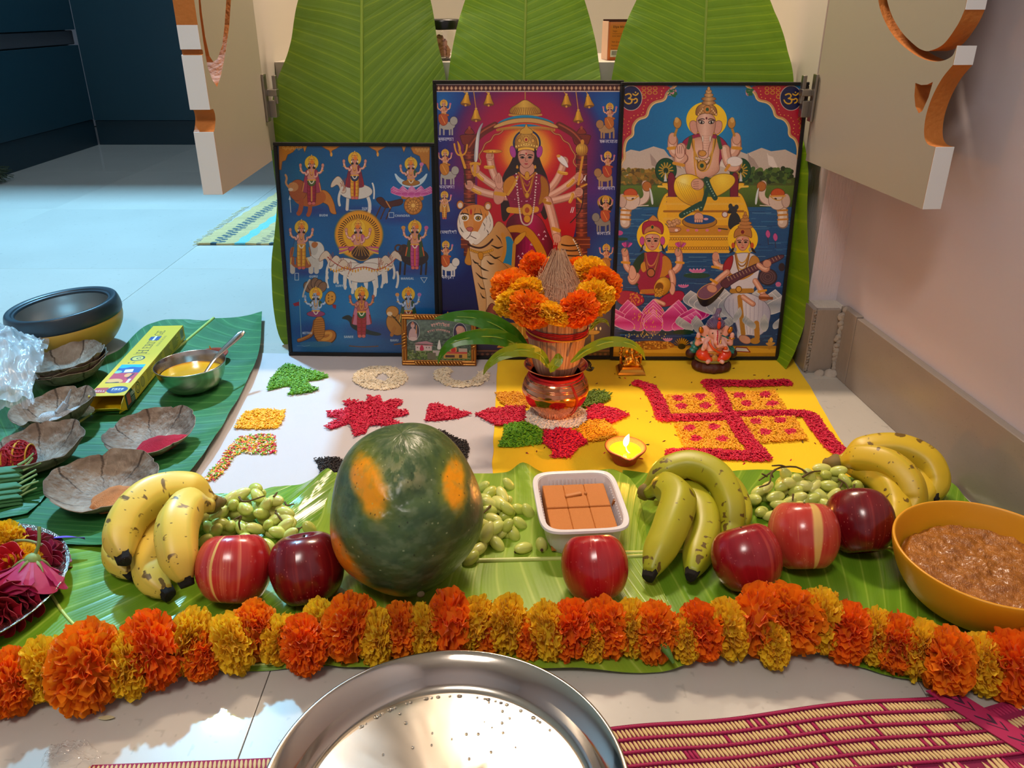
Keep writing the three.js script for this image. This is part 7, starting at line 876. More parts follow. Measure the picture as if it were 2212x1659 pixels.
// ---- eight-armed goddess with her tiger, on red and blue
function drawGoddess() {
  const W = 1551, H = 2250, cv = document.createElement('canvas'); cv.width = W; cv.height = H; const c = cv.getContext('2d'), P = pen(c);
  c.fillStyle = P.lin(0, 100, 0, 2200, [[0, '#123a86'], [0.25, '#241e70'], [0.5, '#221c66'], [0.72, '#131c60'], [1, '#10123a']]); c.fillRect(0, 0, W, H);
  for (const [x, y, r, s] of [[110, 200, 240, '#0f66b0'], [1440, 250, 240, '#0f62ac'], [100, 980, 260, '#1a4a94'], [1440, 1000, 260, '#1a4a94'], [150, 1400, 240, '#0f62a8'], [1420, 1400, 240, '#0e5aa0'], [260, 830, 240, '#6a1a6a'], [1290, 900, 260, '#581a74']]) { c.fillStyle = P.rad(x, y, 0, r, [[0, s], [1, s + '00']]); c.fillRect(0, 0, W, H); }
  c.fillStyle = P.rad(780, 560, 150, 620, [[0, '#c00c34'], [0.5, '#a00a44'], [0.8, '#64145e'], [1, '#64145e00']]); c.fillRect(100, 130, 1380, 1200);
  // patterned band at the top
  c.fillStyle = '#4a1a14'; c.fillRect(60, 84, 1480, 50); c.fillStyle = '#d8c8c0'; c.fillRect(60, 78, 1480, 6); c.fillRect(60, 132, 1480, 7); for (let k = 0; k < 44; k++) { const x = 100 + k * 33.5; P.f([[x, 90], [x + 13, 110], [x, 130], [x - 13, 110]], '#c09470', false, '#7a4a30', 2); P.e(x, 110, 4, 6, '#e8c8a0'); }
  // arch, pillars and the red field inside
  P.f([[400, 1500], [400, 700], [430, 610], [470, 560], [520, 480], [600, 440], [780, 430], [960, 440], [1050, 480], [1110, 560], [1150, 610], [1175, 700], [1175, 1500]], '#b8041c', true); c.fillStyle = P.rad(790, 600, 90, 300, [[0, '#f4c040'], [0.4, '#ea8a20'], [0.75, '#d43a1a88'], [1, '#c0101a00']]); c.fillRect(420, 380, 760, 560);
  for (const [x, s] of [[340, 1], [1215, -1]]) { c.fillStyle = P.lin(x - 45, 0, x + 45, 0, [[0, '#4a140c'], [0.4, '#94381c'], [1, '#4a140c']]); c.fillRect(x - 44, 560, 88, 860); for (let k = 0; k < 22; k++) { P.l([[x - 42, 590 + k * 38], [x, 600 + k * 38], [x + 42, 590 + k * 38]], 6, k % 2 ? '#b0542a' : '#380e08'); P.e(x, 610 + k * 38, 12, 9, '#a8482a'); } P.f([[x - 80, 470], [x + 80, 470], [x + 66, 510], [x + 50, 560], [x - 50, 560], [x - 66, 510]], '#7a2a16', true, '#3a0e08', 4); P.f([[x - 44, 470], [x - 30, 440], [x, 412], [x + 30, 440], [x + 44, 470]], '#8a3018', true, '#3a0e08', 4); P.e(x, 420, 10, 14, '#a8542a'); c.fillStyle = '#6a2412'; c.fillRect(x - 66, 1270, 132, 90); P.l([[x - 66, 1290], [x + 66, 1290]], 8, '#a8542a', false); P.l([[x - 66, 1330], [x + 66, 1330]], 8, '#a8542a', false); }
  for (const k of [-1, 1]) { const X = (q) => 790 + k * q; P.l([[X(250), 400], [X(330), 440], [X(400), 500], [X(450), 580]], 56, '#6a2412'); P.l([[X(250), 392], [X(330), 430], [X(400), 490], [X(452), 570]], 12, '#a8502c'); P.l([[X(385), 720], [X(350), 690], [X(385), 640], [X(345), 590], [X(330), 540], [X(280), 520], [X(260), 470], [X(210), 470], [X(180), 430]], 17, '#8e3a1c'); P.l([[X(385), 720], [X(350), 690], [X(385), 640], [X(345), 590], [X(330), 540], [X(280), 520], [X(260), 470], [X(210), 470], [X(180), 430]], 5, '#d89a5c'); }
  // canopy
  P.l([[775, 140], [775, 220]], 8, '#b88a3a', false); P.f([[650, 318], [655, 270], [710, 236], [775, 190], [840, 236], [895, 270], [902, 318]], P.lin(650, 0, 900, 0, [[0, '#a06a1c'], [0.45, '#e4b448'], [1, '#a06a1c']]), true, '#6a4010', 4); for (let k = 0; k < 13; k++) P.l([[668 + k * 18, 316], [700 + k * 12.5, 262]], 5, '#8a5a18', false); P.l([[652, 318], [775, 332], [902, 318]], 14, '#c89434'); P.f([[610, 345], [775, 312], [945, 345], [1030, 400], [775, 360], [530, 405]], '#1c86b0', true); P.f([[526, 404], [640, 355], [780, 338], [920, 355], [1034, 404], [1030, 430], [900, 388], [780, 374], [650, 388], [530, 428]], '#d2a25c', true, '#7a4a18', 4); P.f([[570, 430], [780, 378], [990, 430], [780, 418]], '#1780b4', true); P.l([[560, 436], [660, 414], [780, 424], [900, 414], [1000, 436]], 22, '#c88a34'); for (let k = 0; k < 40; k++) P.l([[560 + k * 11.2, 424], [560 + k * 11.2, 442]], 3, '#7a4a14', false);
  for (const [x, y, r, ch] of [[315, 200, 0.12, 1], [392, 322, 0, 1], [490, 202, 0, 1], [1097, 210, 0, 1], [1190, 333, 0, 1], [1270, 216, -0.12, 1]]) { P.l([[x - 18, 140], [x, y - 50]], 7, '#c88e34', false); c.save(); c.translate(x, y); c.rotate(r); P.f([[-14, -48], [14, -48], [22, -8], [42, 30], [38, 42], [-38, 42], [-42, 30], [-22, -8]], P.lin(-40, 0, 40, 0, [[0, '#8a5408'], [0.4, '#f0b42c'], [1, '#a0660c']]), true, '#5a3408', 3); P.e(0, 38, 36, 11, '#7a4a10'); P.e(0, 44, 8, 9, '#d8a03a'); P.e(0, -52, 10, 8, '#e0b04c'); c.restore(); }
  // small attendant goddesses with their names
  const mini = (x, y, o = {}) => { const u = 17; if (o.beast) { P.e(x + 26 * o.f, y + 168, 62, 32, o.beast, 0, '#3a2c26', 2); P.e(x + 78 * o.f, y + 130, 30, 34, o.mane ?? o.beast, 0, '#3a2c26', 2); for (const q of [-30, 0, 46, 66]) P.l([[x + q * o.f, y + 178], [x + q * o.f, y + 236]], 13, o.beast); } figure(P, x, y, u, { halo: '#e0b440', skin: SKIN, cloth: o.cl ?? '#c05a20', shawl: o.sh ?? '#b04a2a', sit: !!o.beast, trim: '#e8c060', hold: (Q, px, py, q) => Q.e(px, py, q * 0.5, q * 0.45, '#c86a9a') }); if (o.beast) { P.f([[x - 40, y + 70], [x + 30, y + 80], [x + 34, y + 150], [x - 10, y + 176], [x - 44, y + 130]], o.cl ?? '#c0601e', true, '#6a2a0c', 2); P.l([[x - 20, y + 90], [x + 10, y + 150]], 5, '#e8a04a'); } };
  mini(140, 235, { beast: '#a8a49c', f: 1, cl: '#b8501c' }); mini(150, 622, { beast: '#a8a49c', f: 1, cl: '#c07a1e', sh: '#a02a2a' }); mini(145, 950, { cl: '#c8862a', sh: '#d0a060' }); mini(155, 1338, { beast: '#d8d4ce', f: 1, cl: '#c0582a' });
  mini(1436, 262, { beast: '#b08a5c', mane: '#a87c4c', f: -1, cl: '#c06a1e' }); mini(1420, 640, { beast: '#b08a5c', mane: '#a87c4c', f: -1, cl: '#b8401c', sh: '#b03a20' }); P.e(1400, 1000, 62, 54, '#b88a1c'); P.f([[1340, 1040], [1370, 960], [1410, 950], [1450, 980], [1460, 1060], [1400, 1080]], '#140c0a', true); mini(1404, 988, { beast: '#8a8478', f: -1, cl: '#c0501a', sh: '#c05a1c' }); mini(1408, 1362, { beast: '#d8d4ce', f: -1, cl: '#c07a24' });
  const h = (w, x, y, s = 27) => hindi(P, w, x, y, s, '#f2f4f8', 0.14); h(['k', 'uu', 'S', 'm', 'aa', 'N', 'D', 'aa'], 97, 498, 22); h(['c', 'n', 'd', 'ra', 'gh', 'N', 'T', 'aa'], 105, 872, 20); h(['h', 'm', 'c', 'aa', 'i', 'r', 'N', 'ii'], 106, 1224, 21); h(['sh', 'ai', 'l', 'p', 'u', 'tr', 'ii'], 122, 1576, 21); h(['S', 'k', 'n', 'd', 'm', 'aa', 't', 'aa'], 1356, 516, 22); h(['k', 'aa', 'tr', 'y', 'aa', 'y', 'n', 'ii'], 1342, 882, 21); h(['k', 'aa', 'l', 'r', 'aa', 'i', 'tr'], 1334, 1234, 21);
  // rear of the tiger
  P.f([[1010, 1700], [1020, 1300], [1080, 1250], [1150, 1270], [1210, 1350], [1235, 1460], [1240, 1700]], P.lin(1020, 0, 1240, 0, [[0, '#d8a060'], [0.6, '#c07a34'], [1, '#a86428']]), true, '#5a3010', 3); for (let k = 0; k < 11; k++) P.l([[1060 + k * 6, 1330 + k * 40], [1120 + k * 6, 1350 + k * 36], [1190 + k * 3, 1330 + k * 44]], 11, '#3a200e'); P.l([[1150, 1290], [1210, 1380], [1222, 1500]], 10, '#e8dccb'); for (let k = 0; k < 10; k++) P.l([[1160 + k * 6, 1296 + k * 18], [1172 + k * 6, 1290 + k * 18]], 6, '#2a160c', false);
  // hair, arms
  P.f([[700, 590], [660, 700], [590, 800], [580, 1000], [600, 1200], [700, 1000], [860, 1000], [940, 1180], [965, 1000], [960, 820], [900, 700], [870, 590]], '#2a1812', true);
  const arm = (p, w = 64) => P.limb(p, w, '#d2957c', '#9a5a48', '#ecbda6');
  arm([[640, 900], [520, 850], [500, 640]], 62); arm([[640, 930], [500, 860], [400, 770]], 60); arm([[660, 960], [480, 950], [350, 880]], 62); arm([[900, 950], [1030, 870], [1075, 700]], 60); arm([[900, 980], [1060, 920], [1190, 800]], 58); arm([[910, 1000], [1060, 985], [1190, 930]], 60);
  for (const [x, y, r] of [[495, 725, 0], [420, 800, 0.8], [395, 915, 0.5], [1068, 770, 0.2], [1130, 850, -0.8], [1135, 968, -1.2]]) { c.save(); c.translate(x, y); c.rotate(r); P.l([[-30, 0], [0, 6], [30, 0]], 26, GOLD); P.l([[-28, -4], [28, -4]], 5, GOLDL); c.restore(); }
  for (const [x, y] of [[500, 640], [388, 740], [338, 865], [1080, 680], [1195, 800], [1195, 920]]) { P.e(x, y, 32, 36, '#d89c84', 0, '#9a5a48', 3); for (let k = 0; k < 4; k++) P.l([[x - 22, y - 18 + k * 12], [x + 18, y - 20 + k * 12]], 3, '#9a5a48'); }
  // what the hands hold
  P.f([[372, 690], [382, 560], [400, 450], [428, 392], [452, 374], [424, 440], [412, 560], [404, 690]], P.lin(372, 0, 420, 0, [[0, '#8a8a92'], [0.5, '#e8e6e4'], [1, '#a8a6aa']]), true, '#5a5a62', 2); P.l([[350, 700], [390, 690], [418, 702]], 20, GOLD); P.l([[386, 700], [380, 790]], 22, GOLD); P.l([[352, 704], [348, 760], [378, 796]], 8, GOLD); P.l([[318, 860], [300, 740], [262, 600]], 9, '#3a2410'); P.l([[306, 730], [262, 590]], 20, GOLD); P.f([[240, 505], [278, 570], [266, 622], [252, 570]], GOLD, true, GOLDD, 3); P.l([[222, 545], [232, 620], [278, 640], [318, 610], [322, 552]], 13, GOLD); P.e(520, 603, 76, 15, '#d8901a', 0, '#8a5410', 3); P.e(520, 602, 26, 7, '#f0c040'); P.l([[520, 604], [516, 640]], 6, '#8a5410', false); P.f([[1022, 640], [1050, 630], [1090, 660], [1122, 745], [1060, 700], [1030, 670]], '#ece8e6', true, '#8a8080', 3); P.e(1035, 640, 16, 12, '#e0a03a'); P.l([[1225, 640], [1190, 860]], 18, GOLD); P.e(1217, 590, 48, 50, P.rad(1205, 575, 5, 60, [[0, '#f4cc58'], [1, '#a86c14']]), 0, '#6a4010', 3); for (let k = -2; k < 3; k++) P.l([[1217 + k * 10, 545], [1217 + k * 20, 590], [1217 + k * 10, 636]], 3, '#8a5a14'); P.e(1222, 530, 14, 20, GOLD); P.l([[1212, 880], [1255, 860]], 14, GOLD); P.l([[1185, 970], [1215, 1000]], 16, GOLD); P.l([[1232, 900], [1225, 1030], [1180, 1110], [1128, 1160]], 8, '#2a140e'); P.l([[1212, 850], [1250, 790]], 5, '#d8d4d4'); P.f([[1248, 786], [1228, 820], [1246, 838]], '#e8e4e4', false); for (const k of [0, 14]) P.l([[1130 + k, 1080], [1142 + k, 1040]], 7, '#e0dcdc');
  // skirt, torso, sari
  P.f([[640, 1120], [760, 1060], [900, 1110], [960, 1260], [1000, 1330], [960, 1560], [900, 1800], [720, 1800], [690, 1500], [700, 1300], [620, 1220]], P.lin(680, 0, 980, 0, [[0, '#5a0820'], [0.45, '#b0125a'], [0.75, '#8c0c38'], [1, '#5a0820']]), true, '#3a0614', 3); const r = rngOf(9); for (let k = 0; k < 46; k++) { const x = 705 + r() * 240, y = 1220 + r() * 340; P.e(x, y, 4, 7, '#e8c8d0'); P.e(x - 6, y + 6, 3, 4, '#e8c8d0'); P.e(x + 6, y + 6, 3, 4, '#e8c8d0'); } for (let k = 0; k < 9; k++) P.l([[720 + k * 26, 1240], [715 + k * 27, 1400], [730 + k * 24, 1600]], 4, '#5a082866');
  P.f([[610, 1240], [640, 1180], [800, 1170], [930, 1360], [960, 1480], [900, 1500], [860, 1370], [760, 1230]], '#c8821c', true, '#6a3c08', 3); P.f([[700, 1350], [680, 1290], [770, 1220], [790, 1250]], '#d89a2c', true, '#6a3c08', 2);
  P.f([[610, 830], [700, 770], [790, 790], [880, 770], [960, 820], [970, 930], [920, 1010], [900, 1100], [660, 1100], [650, 1000], [620, 940]], '#8e0e3c', true, '#3a0614', 3); P.f([[606, 830], [690, 776], [704, 860], [660, 900], [630, 960], [600, 920]], '#cc7f14', true, '#6a3c08', 3); P.f([[885, 775], [955, 830], [965, 960], [900, 1010], [870, 1030], [905, 900]], '#a8680e', true, '#6a3c08', 3); P.l([[640, 940], [700, 860], [715, 800]], 20, '#d89c2a'); for (let k = 0; k < 18; k++) P.e(660 + r() * 230, 840 + r() * 160, 4, 5, '#e0b0c0'); for (let k = 0; k < 5; k++) P.l([[650 + k * 14, 960 + k * 22], [760, 1000 + k * 12], [880, 900 + k * 30]], 4, '#5a062866');
  P.f([[540, 860], [600, 900], [620, 980], [560, 1030], [520, 980]], '#d2957c', true, '#9a5a48', 3); P.l([[545, 930], [612, 940]], 30, GOLD); P.f([[544, 880], [535, 800], [552, 790], [560, 770], [574, 768], [584, 790], [594, 800], [604, 870], [580, 905]], '#dca088', true, '#9a5a48', 3); for (let k = 0; k < 3; k++) P.l([[553 + k * 14, 790], [557 + k * 12, 850]], 3, '#9a5a48'); arm([[950, 990], [990, 1110], [1020, 1260]], 74); P.l([[992, 1206], [1040, 1222]], 28, GOLD); P.f([[1000, 1240], [1050, 1250], [1056, 1300], [1030, 1320], [1000, 1310], [985, 1270]], '#dca088', true, '#9a5a48', 3); for (let k = 0; k < 3; k++) P.l([[1004 + k * 15, 1276], [1000 + k * 17, 1330]], 9, '#d2957c'); P.l([[930, 980], [900, 1000], [970, 1010]], 22, '#b8800e');
  P.l([[650, 1060], [760, 1075], [860, 1056]], 46, GOLD); P.e(790, 1062, 42, 50, GOLD, 0, GOLDD, 4); P.e(790, 1062, 18, 22, '#b04a1c'); P.e(790, 1130, 26, 30, GOLD, 0, GOLDD, 3);
  P.f([[735, 690], [845, 690], [850, 770], [790, 800], [730, 770]], '#d2957c', true, '#9a5a48', 2); for (let k = 0; k < 4; k++) P.l([[722 + k * 3, 770], [760, 800 + k * 38], [790, 830 + k * 52], [820, 800 + k * 38], [858 - k * 3, 770]], 13 - k, k % 2 ? '#a85a18' : GOLD); P.e(790, 790, 18, 30, GOLD, 0, GOLDD, 3); P.e(790, 945, 16, 22, GOLD, 0, GOLDD, 3); for (let k = 0; k <= 64; k++) { const t = k / 64 * 2 - 1, x = 785 + (Math.abs(t) > 0.3 ? Math.sign(t) * (38 + 42 * (Math.abs(t) - 0.3) / 0.7) : t * 127), y = 1178 - Math.pow(Math.abs(t), 2.2) * 400; P.e(x, y, 6.5, 6.5, '#e8cfc4', 0, '#a07a6a', 1.5); }
  // head
  for (let k = 0; k < 40; k++) { const a = PI * (1.02 + 0.96 * k / 39); P.l([[788 + 96 * Math.cos(a), 560 + 110 * Math.sin(a)], [788 + 124 * Math.cos(a), 560 + 140 * Math.sin(a)]], 5, '#d8a83c', false); } P.e(788, 540, 102, 100, null, 0, '#1c2c5a', 14); face(P, 783, 650, 86, { skin: ['#cf9078', '#8a4a3c', '#eebfa8'] }); for (const k of [-1, 1]) { P.f([[783 + k * 62, 560], [783 + k * 90, 620], [783 + k * 78, 700], [783 + k * 66, 640]], '#1c100c', true); P.e(783 + k * 104, 606, 22, 46, '#b0409a', k * 0.2, '#7a1a6a', 3); P.f([[783 + k * 70, 700], [783 + k * 84, 738], [783 + k * 56, 738]], GOLD, true, GOLDD, 2); } P.f([[690, 590], [700, 500], [740, 470], [783, 440], [826, 470], [866, 500], [876, 590], [830, 572], [783, 566], [736, 572]], P.lin(690, 0, 876, 0, [[0, '#a06a1c'], [0.5, '#eec060'], [1, '#a06a1c']]), true, '#6a4010', 4); P.f([[726, 470], [740, 430], [770, 420], [783, 380], [798, 420], [828, 430], [842, 470]], '#d8a43c', true, '#6a4010', 3); for (let k = 0; k < 9; k++) { P.e(705 + k * 20, 545 + Math.abs(k - 4) * 5, 8, 10, GOLDL, 0, GOLDD, 2); P.l([[712 + k * 18, 520], [742 + k * 10, 474]], 4, '#8a5a1c'); } P.e(783, 510, 22, 26, '#e0a848', 0, GOLDD, 4); P.e(783, 512, 9, 11, '#a81a2a'); for (const k of [-1, 1]) P.e(783 + k * 52, 520, 13, 16, '#e0a848', 0, GOLDD, 3);
  // the tiger in front
  P.f([[330, 1300], [520, 1220], [560, 1130], [640, 1200], [700, 1330], [690, 1480], [660, 1560], [600, 1800], [430, 1960], [400, 1760], [350, 1480]], P.lin(330, 0, 690, 0, [[0, '#d8b088'], [0.5, '#d09a58'], [1, '#b87838']]), true, '#5a3010', 3); P.f([[590, 1300], [650, 1250], [700, 1340], [690, 1520], [650, 1480], [575, 1470], [620, 1380]], '#1a80b0', true); P.l([[600, 1250], [640, 1380], [580, 1480]], 28, '#c8862c'); P.l([[690, 1330], [680, 1500]], 26, '#c8862c'); P.f([[330, 1330], [350, 1440], [360, 1500], [292, 1478], [320, 1400]], '#c8862c', true, '#6a3c08', 3);
  P.f([[420, 1440], [500, 1400], [640, 1500], [700, 1600], [620, 1860], [520, 2010], [450, 2000], [480, 1760], [440, 1600]], P.lin(420, 0, 680, 0, [[0, '#e4c8a4'], [0.6, '#c88c4c'], [1, '#a86a30']]), true, '#6a3a14', 3);
  const stripe = (x0, y0, x1, y1, x2, y2, w = 13) => P.f([[x0, y0], [(x0 + x1) / 2, (y0 + y1) / 2 - w * 0.5], [x1, y1 - w * 0.6], [(x1 + x2) / 2, (y1 + y2) / 2 - w * 0.3], [x2, y2], [(x1 + x2) / 2, (y1 + y2) / 2 + w * 0.4], [x1, y1 + w * 0.6], [(x0 + x1) / 2, (y0 + y1) / 2 + w * 0.4]], '#24120a', true);
  [[540, 1250, 580, 1290, 600, 1340], [500, 1330, 560, 1360, 610, 1340], [480, 1390, 540, 1440, 590, 1420], [390, 1470, 440, 1520, 500, 1540], [380, 1540, 430, 1590, 490, 1600], [560, 1530, 610, 1570, 660, 1560], [520, 1590, 580, 1640, 650, 1620], [500, 1660, 560, 1700, 630, 1680], [490, 1730, 540, 1760, 610, 1740], [400, 1620, 430, 1670, 470, 1680], [420, 1700, 440, 1740, 470, 1750], [480, 1800, 540, 1830, 590, 1800], [470, 1870, 520, 1900, 570, 1870], [360, 1440, 380, 1470, 420, 1480], [470, 1450, 500, 1480, 540, 1480]].forEach((s) => stripe(...s));
  P.f([[240, 1160], [262, 1080], [300, 1040], [390, 1012], [470, 1040], [510, 1090], [530, 1160], [520, 1220], [470, 1270], [430, 1310], [390, 1340], [350, 1310], [300, 1290], [255, 1240]], '#e4d6c6', true, '#8a5a34', 3); P.f([[262, 1090], [300, 1040], [390, 1010], [470, 1040], [500, 1090], [450, 1130], [420, 1210], [380, 1260], [300, 1210], [290, 1120]], P.lin(260, 1010, 440, 1250, [[0, '#c8742a'], [0.6, '#d88a34'], [1, '#c87028']]), true); for (const [x, y] of [[268, 1020], [484, 1030]]) { P.e(x, y, 28, 34, '#c8742a', 0, '#4a220a', 4); P.e(x, y + 4, 18, 22, '#e0cdb8'); }
  for (const [x, y, k] of [[302, 1118, -1], [408, 1120, 1]]) { P.e(x, y, 34, 30, '#f0e4d4'); P.e(x, y + 4, 19, 15, '#c89a2c', 0, '#140a06', 5); P.e(x, y + 4, 7, 8, '#0c0604'); P.l([[x - 30, y - 26], [x, y - 36], [x + 30, y - 22]], 8, '#1c0e08'); } P.f([[330, 1130], [370, 1130], [372, 1200], [352, 1230], [318, 1200]], '#d8904a', true); P.f([[310, 1200], [350, 1190], [374, 1204], [350, 1232], [330, 1226]], '#c4605a', true, '#5a2018', 3); P.e(330, 1262, 44, 34, '#efe4d6'); P.e(378, 1262, 46, 36, '#efe4d6'); P.l([[352, 1232], [348, 1262], [318, 1284]], 5, '#4a2a1c'); P.l([[348, 1262], [392, 1284]], 5, '#4a2a1c'); P.f([[330, 1296], [380, 1296], [362, 1330], [344, 1326]], '#efe4d6', true);
  for (const s of [[350, 1036, 352, 1064, 350, 1090], [316, 1044, 326, 1070, 330, 1090], [388, 1040, 382, 1066, 378, 1090], [420, 1044, 430, 1080, 440, 1100], [280, 1070, 290, 1090, 296, 1096], [460, 1080, 476, 1130, 470, 1170], [490, 1100, 506, 1160, 494, 1210], [440, 1150, 464, 1190, 452, 1230], [254, 1110, 262, 1150, 268, 1180], [262, 1190, 280, 1220, 296, 1236], [470, 1210, 490, 1240, 478, 1262], [300, 1008, 350, 1000, 400, 1008]]) stripe(...s, 11); P.e(352, 1075, 8, 22, '#c0201c');
  P.l([[330, 1330], [400, 1365], [480, 1340], [520, 1290]], 14, '#3a140c'); for (let k = 0; k < 13; k++) { P.e(350 + k * 14, 1372 + 22 * Math.sin(k / 12 * PI), 9, 11, '#d89a2c', 0, '#7a4a10', 2); } P.f([[400, 1390], [450, 1390], [446, 1430], [440, 1450], [416, 1450]], '#d08a20', true, '#6a3c08', 3);
  // foot of the picture: vessel with coconut, lamps, pedestal
  P.f([[392, 1990], [440, 1950], [590, 1950], [640, 1990], [622, 2060], [560, 2086], [460, 2086], [400, 2050]], P.lin(392, 0, 640, 0, [[0, '#8a5a1c'], [0.4, '#d8a452'], [1, '#7a4a14']]), true, '#4a2a0a', 3); for (let k = 0; k < 12; k++) P.e(412 + k * 19, 2020, 8, 10, null, 0, '#6a4010', 3); for (let k = 0; k < 7; k++) { const a = PI * (0.05 + 0.9 * k / 6); P.f([[516, 1930], [516 + 50 * Math.cos(a) - 14, 1915 + 60 * Math.sin(a)], [516 + 96 * Math.cos(a), 1905 + 68 * Math.sin(a)], [516 + 50 * Math.cos(a) + 14, 1925 + 56 * Math.sin(a)]], '#2a6a2c', true, '#123a14', 2); } P.f([[460, 1900], [470, 1840], [516, 1770], [560, 1840], [572, 1900], [540, 1940], [490, 1940]], P.lin(460, 0, 572, 0, [[0, '#5a2420'], [0.5, '#94443c'], [1, '#4a1c18']]), true, '#2a0e0c', 3); P.e(820, 1480, 44, 46, '#8a6a4a'); for (const k of [-1, 1]) P.f([[820 + k * 20, 1520], [820 + k * 70, 1490], [820 + k * 84, 1540], [820 + k * 40, 1560]], '#2a6a2c', true);
  for (const [x, y] of [[170, 1930], [1300, 2000]]) { P.l([[x, y], [x, y + 160]], 24, '#b8822a', false); P.f([[x - 70, y], [x + 70, y], [x + 40, y + 34], [x - 40, y + 34]], '#c8923a', true, '#5a3a0c', 3); P.f([[x - 16, y], [x - 10, y - 60], [x, y - 84], [x + 10, y - 60], [x + 16, y]], '#c8923a', true); for (const k of [-62, -30, 30, 62]) P.e(x + k, y - 14, 7, 14, '#f4e4b0'); P.f([[x - 60, y + 170], [x + 60, y + 170], [x + 30, y + 140], [x - 30, y + 140]], '#b07a24', true); }
  c.fillStyle = '#b07a24'; c.fillRect(650, 1940, 560, 24); c.fillRect(660, 1964, 540, 110); for (let k = 0; k < 14; k++) P.l([[676 + k * 38, 1975], [676 + k * 38, 2070]], 12, '#d8a84a', false); P.f([[560, 2130], [650, 2060], [1000, 2060], [1100, 2130]], '#7a1a24', false, '#c8862c', 10); for (let k = 0; k < 5; k++) P.e(660 + k * 90, 2100, 22, 13, '#c88a2c'); c.fillStyle = '#2a1416'; c.fillRect(0, 2150, W, 100); P.l([[60, 2160], [1500, 2160]], 10, '#7a4a34', false); for (let k = 0; k < 36; k++) P.e(80 + k * 40, 2186, 12, 10, '#6a4030');
  noiseOver(c, W, H, 12, 4); return cv;
}
